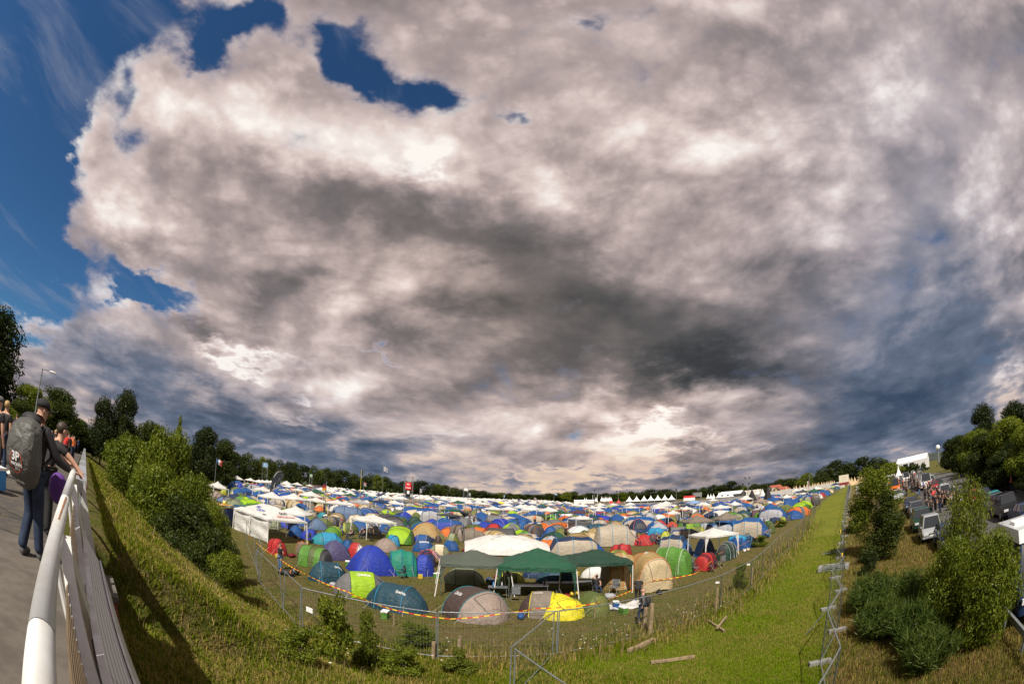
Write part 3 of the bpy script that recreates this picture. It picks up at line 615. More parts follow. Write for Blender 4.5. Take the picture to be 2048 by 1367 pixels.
plant_px('sap0', 1895, 2015, 1075, 0, 'dense young tree beside the white van, over the guard rail', 'tree', 'young_tree', base=1290)
for (x0, x1, yt, bs, lab) in [(1700, 1800, 1140, 1220, 'green broom shrub with white flowers near the round dark bush'), (1760, 1860, 1138, 1230, 'green broom shrub against the dense young tree'), (1705, 1810, 1190, 1270, 'green broom shrub with yellow flowers'), (1775, 1880, 1190, 1295, 'dark green broom shrub in the shade of the young tree'), (1800, 1900, 1245, 1340, 'lowest green broom shrub at the bottom right')]:
 plant_px('broom0', x0, x1, yt, 0, lab, 'shrub', 'broom_shrub', 'broom shrubs beside the fence', base=bs)
for (key, x0, x1, yt, bs, lab) in [('small1', 620, 712, 1192, 1325, 'leafy green shrub in front of the grey fence, daisies at its foot'), ('small2', 700, 775, 1225, 1335, 'wispy brownish shrub right of the leafy green one'), ('small1', 792, 872, 1246, 1290, 'low spreading green shrub behind the crossed fence posts'), ('small1', 762, 850, 1295, 1345, 'dark herb tuft in front of the fence, with daisies'),
                                   ('small2', 880, 960, 1298, 1345, 'green tuft under the crossed fence posts'), ('small1', 560, 640, 1255, 1320, 'green tuft at the base of the fence pair')]:
 plant_px(key, x0, x1, yt, 0, lab, 'shrub', 'wild_shrub', 'wild shrubs at the foot of the slope', base=bs)
for i, (x0, yt, bs) in enumerate([(1480, 1118, 1180), (1520, 1060, 1092), (1632, 968, 990), (1560, 1030, 1052), (1606, 1004, 1018)]):
 plant_px('small1', x0 - 16, x0 + 16, yt + 10, 0, ['weedy green tuft by the fence post with the white tag', 'tall weeds on the fence beside the blue tarpaulin tents', 'bush at the far end of the fence below the billboard', 'weeds by the fence near the brown awning tent', 'weeds by the fence beside the red and brown tents'][i], 'shrub', 'wild_shrub', 'weeds along the camp fence', base=bs)
def blades(n, region, h, w, mat_, name, label, lean=.35, Dmax=60, Dmin=6, azr=(-62, 62), pw=1.0):
 """curved grass blades, thinning with distance"""
 a = RNG.uniform(radians(azr[0]), radians(azr[1]), n * 3); uu = RNG.uniform(0, 1, n * 3)
 D = Dmin * (Dmax / Dmin) ** (uu ** pw); x = D * np.sin(a); y = D * np.cos(a)
 keep = region(x, y) > RNG.uniform(0, 1, len(x)); x = x[keep][:n]; y = y[keep][:n]; D = D[keep][:n]; n = len(x)
 z = gz(x, y); B = np.stack([x, y, z - .01], -1); th = RNG.uniform(0, 2 * pi, n); hh = h * RNG.uniform(.45, 1.25, n); ww = w * RNG.uniform(.6, 1.3, n) * (D / 15) ** .7
 dr = np.stack([np.cos(th), np.sin(th), 0 * th], -1); sd = np.stack([-np.sin(th), np.cos(th), 0 * th], -1) * ww[:, None] * .5; up = np.array([0, 0, 1.0])
 ln = RNG.uniform(.1, 1, n)[:, None] * lean
 M1 = B + up * hh[:, None] * .6 + dr * hh[:, None] * ln * .35; T1 = B + up * hh[:, None] * (1 - ln * .35) + dr * hh[:, None] * ln
 V = np.stack([B - sd, B + sd, M1 + sd * .8, M1 - sd * .8, T1], 1).reshape(-1, 3); i = np.arange(n)[:, None] * 5
 F1 = np.concatenate([i, i + 1, i + 2, i + 3], 1); F2 = np.concatenate([i + 3, i + 2, i + 4], 1)
 me = npmesh(name, V, [tuple(f) for f in F1] + [tuple(f) for f in F2], [mat_]); return tag(obj(name, me), label, 'grass', kind='stuff')
g_lush = grassm('grass_lush', ((.10, .16, .005), (.17, .25, .008)), ((.17, .17, .03), (.30, .27, .07)), .30, .56)
g_slope = grassm('grass_slope', ((.07, .10, .006), (.16, .19, .010)), ((.17, .13, .03), (.38, .29, .09)), .42, .56)
g_dry = leafm('grass_dry', (.16, .12, .05), (.26, .19, .09), (.36, .27, .14), .3)
g_rust = grassm('grass_rust', ((.12, .12, .03), (.20, .17, .05)), ((.16, .11, .04), (.30, .20, .08)), .4, .53)
g_camp = grassm('grass_camp', ((.085, .105, .008), (.15, .17, .012)), ((.16, .12, .04), (.25, .19, .07)), .35, .53)
def cs_(x, y): return (x + y) * .70711, (x - y) * .70711, x * UV[0] + y * UV[1], x * NV[0] + y * NV[1]
def r_path(x, y): s, o, u, n = cs_(x, y); return sstep(-.5, .3, o - fl_o(s)) * sstep(.4, -.2, o - fr_o(s)) * sstep(4, 10, s) * (n > 9)
def r_fence(x, y): s, o, u, n = cs_(x, y); return np.exp(-((o - fl_o(s)) / 1.1) ** 2) * (s > 9) * (s < 60)
def r_dry(x, y): s, o, u, n = cs_(x, y); return sstep(-.3, .4, o - fr_o(s)) * sstep(7.0, 5.8, o) * (s > 2)
def r_slope(x, y): s, o, u, n = cs_(x, y); return (n > .5) * sstep(10.5, 8.5, n) * (u > -3.5) * (u < 90)
def r_foot(x, y): s, o, u, n = cs_(x, y); return (n > 7) * sstep(14.0, 12.5, n) * sstep(.8, -.8, fl_o(s) - o - 2) * (u > 0)
def r_camp(x, y): s, o, u, n = cs_(x, y); return (o < fl_o(s) - .5) * (n > 9)
blades(80000, r_path, .11, .022, g_lush, 'meadow_grass', 'short bright green mown grass between the two fences', Dmin=10, Dmax=48, azr=(0, 45))
blades(9000, r_fence, .50, .022, g_dry, 'tall_grass', 'tall straw-coloured grass standing along the camp fence', .5, Dmin=12, Dmax=60, azr=(-5, 45))
blades(16000, r_fence, .38, .03, g_slope, 'tall_grass', 'tall green weeds and grass along the camp fence', .5, Dmin=12, Dmax=60, azr=(-5, 45))
blades(60000, r_dry, .20, .022, g_rust, 'dry_grass', 'reddish brown dry grass right of the fence with grey feet', .5, Dmin=9, Dmax=55, azr=(30, 75))
blades(14000, r_dry, .22, .03, g_slope, 'dry_grass', 'green grass mixed into the brown grass by the right fence', .5, Dmin=9, Dmax=55, azr=(30, 75))
blades(150000, r_slope, .15, .026, g_slope, 'slope_grass', 'rough green and straw grass on the embankment slope', 1.0, Dmin=3, Dmax=60, azr=(-56, 25), pw=1.15)
blades(30000, r_slope, .15, .028, g_lush, 'slope_grass', 'fresh green grass among the straw on the slope', .9, Dmin=3, Dmax=60, azr=(-56, 25), pw=1.15)
blades(7000, r_slope, .34, .014, g_dry, 'slope_grass', 'long dry stalks lying over the slope grass', 1.3, Dmin=3, Dmax=35, azr=(-50, 25))
blades(30000, r_foot, .20, .026, g_slope, 'slope_grass', 'rough grass at the foot of the slope before the fence', .6, Dmin=9, Dmax=32, azr=(-35, 25))
blades(50000, r_camp, .07, .035, g_camp, 'camp_grass', 'short trodden grass between the tents', .6, Dmin=15, Dmax=48, azr=(-34, 42))
b = MB(); wf = basic('petal_white', (.8, .8, .78), .7); yf = basic('petal_yellow', (.75, .5, .03), .7)
pts = [hit(px, py) for px, py in [(660, 1295), (700, 1303), (706, 1304), (718, 1322), (725, 1330), (671, 1310), (604, 1302), (598, 1300), (731, 1326), (655, 1347), (682, 1315), (742, 1338), (890, 1304), (872, 1330), (1400, 1230), (1372, 1243), (1380, 1236), (1450, 1222), (1330, 1222), (1160, 1295), (1175, 1310), (1240, 1280), (1110, 1280), (1230, 1262), (1188, 1290)]]
for p in pts:
 for k in range(3):
  x_, y_ = p.x + RNG.normal() * .28, p.y + RNG.normal() * .28; z_ = G(x_, y_) + RNG.uniform(.25, .5)
  for a_ in range(6): g = a_ * pi / 3; b.add([(x_, y_, z_), (x_ + .032 * cos(g - .4), y_ + .032 * sin(g - .4), z_ + .012), (x_ + .032 * cos(g + .4), y_ + .032 * sin(g + .4), z_ + .012)], [(0, 1, 2)])
tag(b.build('daisies', wf), 'white daisies scattered in the grass near the fence', 'flowers', kind='stuff')
# ------------------------------------------------------------------ tents
CLR = {'ggreen': (.085, .105, .082), 'navy': (.012, .030, .085), 'teal': (.012, .055, .085), 'blue': (.010, .075, .26), 'royal': (.015, .04, .36), 'sky': (.03, .27, .48), 'turq': (.02, .24, .30), 'beige': (.42, .36, .28), 'cream': (.62, .53, .36), 'tan': (.36, .25, .10),
       'sand': (.50, .40, .24), 'brown': (.075, .050, .042), 'mauve': (.30, .235, .20), 'taupe': (.20, .165, .13), 'grey': (.15, .15, .155), 'dgrey': (.06, .06, .065), 'lgrey': (.38, .38, .40), 'olive': (.13, .15, .03), 'moss': (.09, .12, .03), 'sage': (.24, .27, .16),
       'lime': (.30, .50, .01), 'green': (.09, .24, .03), 'dgreen': (.012, .085, .045), 'emer': (.01, .22, .15), 'forest': (.012, .05, .03), 'red': (.42, .025, .025), 'wine': (.16, .010, .016), 'orange': (.62, .14, .015), 'yellow': (.72, .64, .02), 'gold': (.60, .34, .03),
       'white': (.80, .79, .77), 'black': (.015, .015, .017), 'purp': (.07, .06, .15), 'slate': (.10, .16, .28), 'pink': (.55, .20, .20), 'plum': (.10, .04, .05), 'lblue': (.22, .36, .62), 'ygreen': (.42, .44, .05)}
WORD = {'ggreen': 'grey green', 'navy': 'navy', 'teal': 'dark teal', 'blue': 'blue', 'royal': 'royal blue', 'sky': 'sky blue', 'turq': 'turquoise', 'beige': 'beige', 'cream': 'cream', 'tan': 'tan', 'sand': 'sand coloured', 'brown': 'dark brown', 'mauve': 'mauve', 'taupe': 'taupe', 'grey': 'grey', 'dgrey': 'charcoal', 'lgrey': 'light grey',
  'olive': 'olive', 'moss': 'moss green', 'sage': 'sage green', 'lime': 'lime', 'green': 'green', 'dgreen': 'dark green', 'emer': 'emerald', 'forest': 'bottle green', 'red': 'red', 'wine': 'wine red', 'orange': 'orange', 'yellow': 'yellow', 'gold': 'golden', 'white': 'white', 'black': 'black', 'purp': 'purple grey', 'slate': 'slate blue', 'pink': 'pink', 'plum': 'plum', 'lblue': 'pale blue', 'ygreen': 'yellow green'}
def fb(c): return fabric(c, CLR[c], .28 if c == 'white' else .14)
ropem = basic('guy_rope', (.55, .5, .4), .8)
PROF = {
 'pop': (dict(t=[-1, -.86, -.62, -.32, 0, .32, .62, .86, 1], w=[.10, .52, .82, .97, 1, .97, .82, .52, .10], h=[.02, .38, .74, .96, 1, .96, .74, .38, .02]), [-.42, .42], 1.0, 1.0),
 'tunnel': (dict(t=[-1, -.8, -.74, -.35, .05, .48, .8, 1], w=[.45, .92, .97, 1, 1, .97, .9, .5], h=[.03, .82, .92, 1, 1, .94, .78, .03]), [-.74, -.10, .60], .80, .82),
 'dome': (dict(t=[-1, -.92, -.7, -.4, 0, .4, .7, .92, 1], w=[.80, .88, .95, 1, 1.02, 1, .95, .88, .80], h=[.02, .34, .74, .93, 1, .93, .74, .34, .02]), [], .92, 1.25),
 'big': (dict(t=[-1, -.80, -.76, -.32, .10, .50, .62, .84, 1], w=[.50, .96, 1, 1, 1, .95, .9, .78, .45], h=[.03, .80, .88, 1, 1, .9, .72, .40, .03]), [-.76, -.22, .42], .74, .74),
 'hoop': (dict(t=[-1, -.97, -.5, 0, .5, .8, 1], w=[.96, 1, 1, 1, .92, .72, .3], h=[.04, .96, 1, .98, .82, .5, .03]), [-.96, -.2, .5], .85, .9),
 'ridge': (dict(t=[-1, -.72, -.70, .70, .72, 1], w=[.3, .95, 1, 1, .95, .3], h=[.02, .96, 1, 1, .96, .02]), [-.71, .71], 1.0, 1.9),
 'cover': (dict(t=[-1, -.75, -.4, 0, .4, .75, 1], w=[.65, .85, .97, 1, .97, .85, .65], h=[.50, .74, .93, 1, .93, .74, .50]), [-.5, .5], .95, .9)}
def tent(kind, L, Wd, H, cols, name, label, group, loc, rot, q=1.0, cat='tent', doors=1, parent=None, seed=0, logo=None, near=False):
 """arch tent swept along its local x axis; cols = fly, band, end, piping"""
 pr, ribs, pw, qh = PROF[kind]; nu = max(8, int(26 * q)); nv = max(7, int(18 * q))
 ts = np.unique(np.concatenate([np.linspace(-1, 1, nu), np.array(pr['t']) if q > .5 else []])); vs = np.linspace(0, 1, nv + 1); rr = np.random.default_rng(seed)
 ph = rr.uniform(0, 6, 6)
 def S(tt, v, off=0.0):
  tt = np.asarray(tt, float); v = np.asarray(v, float)
  w = np.interp(tt, pr['t'], pr['w']); h = np.interp(tt, pr['t'], pr['h'])
  if kind == 'pop' or kind == 'dome': h = np.clip(1 - np.abs(tt) ** 2.3, 0, 1) ** .62 if kind == 'pop' else np.clip(1 - np.abs(tt) ** 2.1, 0, 1) ** .68
  if ribs:
   rb = np.array([-1] + ribs + [1.0]); kx = np.clip(np.searchsorted(rb, tt) - 1, 0, len(rb) - 2); fr = (tt - rb[kx]) / (rb[kx + 1] - rb[kx]); sag = np.sin(pi * np.clip(fr, 0, 1)); h = h * (1 - .055 * sag); w = w * (1 - .03 * sag)
  th = pi * v; cy = np.cos(th); sz = np.abs(np.sin(th))
  y = np.sign(cy) * np.abs(cy) ** pw * w * (Wd / 2 + off); z = h * sz ** qh * (H + off)
  if kind == 'dome': dg = np.abs(np.abs(tt) - np.abs(np.cos(th))); z = z * (1 - .07 * np.clip(dg, 0, .8) * sz);
  x = tt * (L / 2 + off * .6)
  amp = min(.035, .02 * H) * np.sin(pi * np.clip(v, 0, 1)) ** .5
  wob = np.sin(x * 2.1 + ph[0] + z * 3) * np.sin(y * 2.7 + ph[1]) + .6 * np.sin(x * 5.3 + ph[2]) * np.sin(z * 4.1 + ph[3] + y * 2)
  return np.stack([x + wob * amp * .4 + 0 * v, y * (1 + .0), z + wob * amp], -1)
 TT, VV = np.meshgrid(ts, vs, indexing='ij'); P = S(TT, VV).reshape(-1, 3); n2 = len(vs)
 ii, jj = np.meshgrid(np.arange(len(ts) - 1), np.arange(n2 - 1), indexing='ij'); a = (ii * n2 + jj).ravel(); F = np.stack([a, a + 1, a + n2 + 1, a + n2], -1)
 tc = ((ts[:-1] + ts[1:]) / 2)[ii].ravel(); vc = ((vs[:-1] + vs[1:]) / 2)[jj].ravel(); vm = np.abs(vc - .5) * 2
 fly, band, end, pipe = cols; key = np.zeros(len(F), int)
 if kind in ('big',): key[vc > .5] = 3; key[(vm < .40)] = 1; key[tc > .62] = 2
 elif kind in ('tunnel', 'hoop', 'ridge'): key[tc >= .2] = 3; key[(tc > -.10) & (tc < .2)] = 1; key[tc > .60] = 2
 elif kind == 'pop': key[(np.abs(tc) < .42) & (vm < 1)] = 1; key[tc > .42] = 2
 elif kind == 'dome': key[(np.abs(tc) > np.abs(np.cos(pi * vc)) * .98)] = 1; key[(key == 1) & (tc > 0)] = 2
 elif kind == 'cover': pass
 t = thing(name, label, cat, loc, rot, group)
 for kx, cname, pn in ((0, fly, 'fly'), (1, band, 'roof_panel'), (2, end, 'end_panel'), (3, fly, 'side_panel')):
  if (key == kx).any(): uq, inv = np.unique(F[key == kx], return_inverse=True); obj(pn, npmesh(pn, P[uq], inv.reshape(-1, 4), [fb(cname)], smooth=True), t)
 if q > .45:
  b = MB(); rad = .018 if near else .024
  if kind in ('dome',): paths = [(np.linspace(-.97, .97, 13), np.linspace(.06, .94, 13)), (np.linspace(-.97, .97, 13), np.linspace(.94, .06, 13))]
  elif kind == 'cover': paths = [(np.linspace(-1, 1, 11), np.linspace(.02, .98, 11)), (np.linspace(-1, 1, 11), np.linspace(.98, .02, 11))]
  else: paths = [(np.full(15, r_), np.linspace(.01, .99, 15)) for r_ in ribs]
  for tt, v in paths:
   Q = S(tt, v, .012); b = MB(); b.tube(Q, rad, 5); b.build('piping', fb(pipe), t, smooth=True)
  if doors and kind != 'cover':
   tv = np.linspace(.66, .93, 6) if kind != 'pop' else np.linspace(.50, .86, 6); vv = np.linspace(.34, .66, 7); A_, B_ = np.meshgrid(tv, vv, indexing='ij'); Pd = S(A_, B_, .02).reshape(-1, 3)
   i_, j_ = np.meshgrid(np.arange(5), np.arange(6), indexing='ij'); a_ = (i_ * 7 + j_).ravel(); obj('door', npmesh('door', Pd, np.stack([a_, a_ + 1, a_ + 8, a_ + 7], -1), [fb('dgrey' if doors == 2 else end)], smooth=True), t)
   b = MB(); zp = [(tv[0], v_) for v_ in np.linspace(.34, .66, 7)]; zp = [(x_, .34) for x_ in tv[::-1]] + zp + [(x_, .66) for x_ in tv]; Q = S([z_[0] for z_ in zp], [z_[1] for z_ in zp], .03); b.tube(Q, rad * .7, 4); b.build('zip', fb('dgrey'), t)
  if near:
   for sx in (-1, 1):
    for sy in (.12, .88):
     p0 = S(sx * .5, sy * 1.0, .0); p0 = Vector(p0.reshape(-1)); b = MB(); e = Vector((p0.x * 1.25, p0.y + (.55 if sy < .5 else -.55) * 1.0, .01)); b.tube([p0, e], .006, 4); g_ = b.build('guy_rope', ropem, t)
   b = MB(); sk = [S(tx, v_) for v_ in (0.0,) for tx in np.linspace(-.9, .9, 16)]
   b.tube([Vector(v_.reshape(-1)) + Vector((0, .012, .01)) for v_ in sk], .02, 4); b.build('hem', fb(fly), t)
 if logo:
  for (txt, t0, v0, size, flip) in logo:
   me = text_mesh(txt); n_ = len(me[0]); V2 = me[0] * size; sgn = -1 if flip else 1
   tt = t0 + sgn * V2[:, 0] / (L / 2); v = (1 - v0) - sgn * V2[:, 1] / (H * 1.5)
   Pn = S(tt, v, .03); obj('printed_logo', npmesh('printed_logo', Pn, me[1], [fb('white') if fly not in ('cream',) else fb('dgrey')]), t)
 return t
TX = {}
def text_mesh(txt, bold=.03):
 if txt in TX: return TX[txt]
 cu = bpy.data.curves.new('lettering', 'FONT'); cu.body = txt; cu.align_x = 'CENTER'; cu.align_y = 'CENTER'; cu.size = 1; cu.offset = bold; cu.resolution_u = 2
 o = bpy.data.objects.new('lettering', cu); COL.objects.link(o); dg = bpy.context.evaluated_depsgraph_get(); me = bpy.data.meshes.new_from_object(o.evaluated_get(dg))
 V = np.array([v.co[:] for v in me.vertices]); Fc = [tuple(p.vertices) for p in me.polygons]; bpy.data.objects.remove(o); bpy.data.meshes.remove(me); bpy.data.curves.remove(cu); TX[txt] = (V, Fc); return TX[txt]
def flat_text(txt, size, m, parent, loc, rx=radians(90), rz=0, name='lettering'):
 V, Fc = text_mesh(txt); o = obj(name, npmesh(name, V * size, Fc, [m]), parent, loc); o.rotation_euler = (rx, 0, rz); return o
# ---- gazebo
def gazebo(Lx, Ly, he, hp, roofc, name, label, group, loc, rot, walls=(), legc='white', bays=1, q=1.0, splay=0.0, valance=.16, closed=None):
 t = thing(name, label, 'gazebo', loc, rot, group); rm = fb(roofc); n = 5 if q > .6 else 3
 V = []; Fq = []
 rid = max(0.0, Lx / 2 - Ly / 2)
 nx, ny = (12, 8) if q > .6 else (6, 4)
 xs = np.linspace(-Lx / 2, Lx / 2, nx * (2 if rid > .2 else 1) + 1); ys = np.linspace(-Ly / 2, Ly / 2, ny + 1 if ny % 2 == 0 else ny + 2)
 if rid > .2: xs = np.unique(np.concatenate([xs, [-rid, rid]]))
 XX, YY = np.meshgrid(xs, ys, indexing='ij'); dxe = np.clip((Lx / 2 - np.abs(XX)) / (Ly / 2), 0, 1); dye = (Ly / 2 - np.abs(YY)) / (Ly / 2); f = np.minimum(dxe, dye)
 sagp = .05 * np.sin(pi * f) * (1 - np.abs(dxe - dye)) * -1 - .05 * np.sin(pi * f) * np.clip(np.abs(dxe - dye) * 2, 0, 1)
 edge = np.where(np.minimum(Lx / 2 - np.abs(XX), Ly / 2 - np.abs(YY)) < 1e-6, -.05 * np.abs(np.cos(pi * XX / Lx * bays)) * (Ly / 2 - np.abs(YY) < 1e-6) - .05 * np.cos(pi * YY / Ly) * (Lx / 2 - np.abs(XX) < 1e-6), 0)
 ZZ = he + (hp - he) * f ** .92 + sagp + edge; P = np.stack([XX, YY, ZZ], -1).reshape(-1, 3); k = len(ys)
 a = (np.arange(len(xs) - 1)[:, None] * k + np.arange(k - 1)[None, :]).ravel(); Fq = np.stack([a, a + k, a + k + 1, a + 1], -1)
 V = [tuple(p) for p in P]; Ff = [tuple(int(i) for i in f_) for f_ in Fq]
 rim = [i * k for i in range(len(xs))] + [(len(xs) - 1) * k + j_ for j_ in range(1, k)] + [i * k + k - 1 for i in range(len(xs) - 2, -1, -1)] + [j_ for j_ in range(k - 2, 0, -1)]
 o0 = len(V); V += [(P[i][0] * 1.004, P[i][1] * 1.004, P[i][2] - valance) for i in rim]
 for i in range(len(rim)): i2 = (i + 1) % len(rim); Ff.append((rim[i], rim[i2], o0 + i2, o0 + i))
 obj('roof', npmesh('roof', V, Ff, [rm]), t)
 lm = basic('leg_' + legc, CLR['white'] if legc == 'white' else (.3, .32, .33), .45); lw = .045 if q > .6 else .06
 xl = [-Lx / 2 + .03 + (Lx - .06) * i / bays for i in range(bays + 1)]
 for x_ in xl:
  for sy in (-1, 1):
   y_ = sy * (Ly / 2 - .03); ex, ey = (x_ * splay * .12, y_ * splay * .12)
   b = MB(); b.tube([(x_ + ex, y_ + ey, 0), (x_, y_, he - .02)], lw * .6, 4);
   b.build('leg', lm, t)
   if q > .8 and legc == 'white':   # cloth sleeve that widens to the roof
    b = MB(); sx = -1 if x_ > 0 else 1
    for wdt, dx, dy in ((.34, sx, 0), (.34, 0, -sy)):
     b.add([(x_ + .02 * sx, y_, he - .1), (x_ + dx * wdt, y_ + dy * wdt, he - .08), (x_ + dx * .07, y_ + dy * .07, he - .9), (x_ + dx * .05, y_ + dy * .05, .15), (x_, y_, .12)], [(0, 1, 2, 3, 4)])
    b.build('leg_sleeve', rm, t)
 for (side, i, c_) in walls:
  if side in ('front', 'back'):
   y_ = (-1 if side == 'front' else 1) * (Ly / 2 - .06); xa, xb = xl[i] + .06, xl[i + 1] - .06; A_ = [(xa, y_), (xb, y_)]
  else: x_ = (-1 if side == 'left' else 1) * (Lx / 2 - .05); A_ = [(x_, -Ly / 2 + .1), (x_, Ly / 2 - .1)]
  n_, m_ = 10, 9; V = []
  for i_ in range(n_ + 1):
   for j_ in range(m_ + 1):
    f_ = i_ / n_; g_ = j_ / m_; px_ = A_[0][0] * (1 - f_) + A_[1][0] * f_; py_ = A_[0][1] * (1 - f_) + A_[1][1] * f_; sgz = (he - .25) - .22 * sin(pi * f_) * g_ ** 2
    z_ = .03 + (sgz) * g_ ; bl = .07 * sin(f_ * 7 + g_ * 4) * sin(pi * g_) + .05 * sin(g_ * 11 + f_ * 3); V.append((px_ + (bl if side in ('left', 'right') else 0), py_ + (bl if side in ('front', 'back') else 0), z_))
  b = MB(); b.add(V, [(i_ * (m_ + 1) + j_, (i_ + 1) * (m_ + 1) + j_, (i_ + 1) * (m_ + 1) + j_ + 1, i_ * (m_ + 1) + j_ + 1) for i_ in range(n_) for j_ in range(m_)]); b.build('side_wall', fb(c_), t, smooth=True)
 return t
# ---- placing by what the photo shows: crops give x0, x1, top, base
CROP = {'A': (400, 900, 8.533), 'B': (600, 940, 8.533), 'C': (800, 960, 8.533), 'D': (1000, 960, 8.533), 'E': (1200, 960, 8.533), 'F': (1400, 940, 8.533), 'G': (400, 880, 4.02), 'H': (850, 900, 3.694), 'I': (1300, 880, 3.695), 'K': (500, 1120, 3.413), 'S': (0, 0, 1.0)}
def cpx(c, x, y): o = CROP[c]; return o[0] + x / o[2], o[1] + y / o[2]
PLACED = []     # (x, y, radius, name for neighbours)
NSEED = [0]
def T(c, x0, x1, y0, y1, kind, cols, label, ang=0, depth=.75, near=None, logo=None, doors=1, hs=1.0, group=None, name=None):
 xa, ya = cpx(c, x0, y0); xb, yb = cpx(c, x1, y1); xm = (xa + xb) / 2; p = hit(xm, yb); D = hypot(p.x, p.y); a = atan2(p.x, p.y); sl = hypot(D, CAMZ - p.z)
 w = (xb - xa) / FPX * sl * 1.03; A = radians(ang); ca, sa = abs(cos(A)), abs(sin(A))
 L = w / (sqrt(ca * ca + (sa * depth) ** 2) if kind in ('pop', 'dome', 'hoop') else ca * .93 + sa * depth); Wd = L * depth
 dp = (Wd * ca + L * sa) / 2 * .82; q_ = Vector((sin(a) * (D + dp), cos(a) * (D + dp), 0)); q_.z = G(q_.x, q_.y)
 D2 = hypot(q_.x, q_.y); _, e = azel(xm, ya); H = (CAMZ + D2 * tan(e) - q_.z) * hs; H = min(max(H * (.93 if kind in ('pop', 'dome') else .97), .8), 3.0)
 nm = name or {'pop': 'popup_tent', 'tunnel': 'tunnel_tent', 'dome': 'dome_tent', 'big': 'family_tent', 'hoop': 'tunnel_tent', 'ridge': 'ridge_tent', 'cover': 'shelter'}[kind]
 NSEED[0] += 1; q = 1.15 if D < 34 else (.8 if D < 60 else .5)
 if isinstance(cols, str): cols = cols.split()
 cols = (list(cols) + [cols[-1]] * 4)[:4] if len(cols) > 1 else [cols[0], cols[0], cols[0], 'dgrey']
 t = tent(kind, L, Wd, H, cols, nm, label, group, q_, -a + A, q, doors=doors, seed=NSEED[0], logo=logo, near=(D < 36) if near is None else near)
 PLACED.append((q_.x, q_.y, (L + Wd) / 4)); return t
def GZ(c, x0, x1, y0, ye, col, label, ang=20, ly=None, walls=(), ratio=1.0, bays=1, legc='white', yb=None, hp=None, group='gazebos in the camp', eave=2.0, valance=.16, splay=0):
 """gazebo from its roof span x0..x1, peak y0 and eave line ye"""
 xa, ya = cpx(c, x0, y0); xb, yb_ = cpx(c, x1, ye); xm = (xa + xb) / 2
 p = hit(xm, yb_, eave - valance) if yb is None else hit(xm, cpx(c, 0, yb)[1]); D = hypot(p.x, p.y); a = atan2(p.x, p.y); sl = hypot(D, CAMZ - p.z - 2)
 w = (xb - xa) / FPX * sl; A = radians(ang); ca, sa = abs(cos(A)), abs(sin(A)); Lx = w / (ca + sa * ratio); Ly = Lx * ratio
 dp = (Ly * ca + Lx * sa) / 2 * (.8); q_ = Vector((sin(a) * (D + dp), cos(a) * (D + dp), 0)); q_.z = G(q_.x, q_.y)
 D2 = hypot(q_.x, q_.y); _, e = azel(xm, ya); HP = CAMZ + D2 * tan(e) - q_.z; HP = min(max(HP, eave + .35), eave + 1.1)
 t = gazebo(Lx, Ly, eave, HP, col, 'gazebo', label, group, q_, -a + A, walls, legc, bays, 1.0 if D < 60 else .5, valance=valance, splay=splay); PLACED.append((q_.x, q_.y, (Lx + Ly) / 4)); return t
# ------------------------------------------------------------------ the camp, tent by tent
def C2(*a): return a
T('K', 780, 1215, 138, 372, 'pop', ['teal', 'teal', 'teal', 'sky'], 'dark teal pop-up tent with pale logo, right of the lime one in the front row', -28, .62, logo=[('Quechua', .32, .30, .14, 0)])
T('K', 568, 948, 52, 256, 'pop', ['grey', 'lime', 'grey', 'dgrey'], 'bright lime and grey pop-up tent in the front row', 8, .66, logo=[('Quechua', 0.05, .36, .20, 0)])
T('G', 868, 1195, 952, 1150, 'pop', ['teal', 'teal', 'teal', 'sky'], 'dark teal pop-up tent behind the lime tent, left of the blue and emerald one', 12, .62, logo=[('Quechua', .40, .30, .13, 0)])
T('G', 1200, 1560, 826, 1092, 'dome', ['royal', 'royal', 'royal', 'navy'], 'big royal blue dome tent with emerald cap joined to an emerald tunnel', 20, .9)
T('G', 1500, 1750, 868, 1090, 'tunnel', ['emer', 'emer', 'emer', 'royal'], 'emerald green tunnel tent joined to the right of the royal blue dome', 5, .9)
T('G', 1700, 1885, 900, 1094, 'pop', ['royal', 'royal', 'royal', 'navy'], 'royal blue pointed porch right of the emerald tunnel', -10, .9)
T('G', 762, 1088, 838, 1035, 'tunnel', ['green', 'moss', 'dgrey', 'dgrey'], 'leaf green dome tent with dark open porch, behind the black bags', -25, .8, doors=2)
T('G', 965, 1205, 790, 968, 'dome', ['purp', 'purp', 'purp', 'slate'], 'grey violet dome tent with a red flap, right of the leaf green tent', 15, .85)
T('G', 765, 882, 810, 910, 'tunnel', ['taupe', 'mauve', 'taupe', 'orange'], 'small brown tunnel tent with orange edge beside the white party tent leg', 30, .8)
T('G', 530, 712, 785, 930, 'tunnel', ['red', 'red', 'red', 'wine'], 'small red tent just behind the standing man in black', -50, .8)
T('G', 1180, 1325, 806, 955, 'pop', ['red', 'red', 'white', 'red'], 'bright red and white pop-up tent left of the royal blue dome', -30, .7)
T('G', 890, 1160, 728, 850, 'pop', ['turq', 'sky', 'sky', 'navy'], 'turquoise pop-up tent right of the big white party tent', 15, .7)
T('G', 1140, 1245, 778, 900, 'pop', ['blue', 'teal', 'blue', 'navy'], 'pointed blue and dark teal tent between the turquoise and red tents', 60, .8)
T('G', 1395, 1592, 778, 905, 'dome', ['mauve', 'mauve', 'mauve', 'taupe'], 'pinkish beige dome tent left of the sky blue one', 15, .85)
T('G', 1500, 1606, 745, 858, 'pop', ['sky', 'sky', 'sky', 'blue'], 'bright sky blue pop-up tent right of the pinkish dome', -60, .75)
T('G', 1745, 1902, 878, 1022, 'tunnel', ['navy', 'navy', 'navy', 'red'], 'small navy tent under a red, white and blue flag cover', -70, .8)
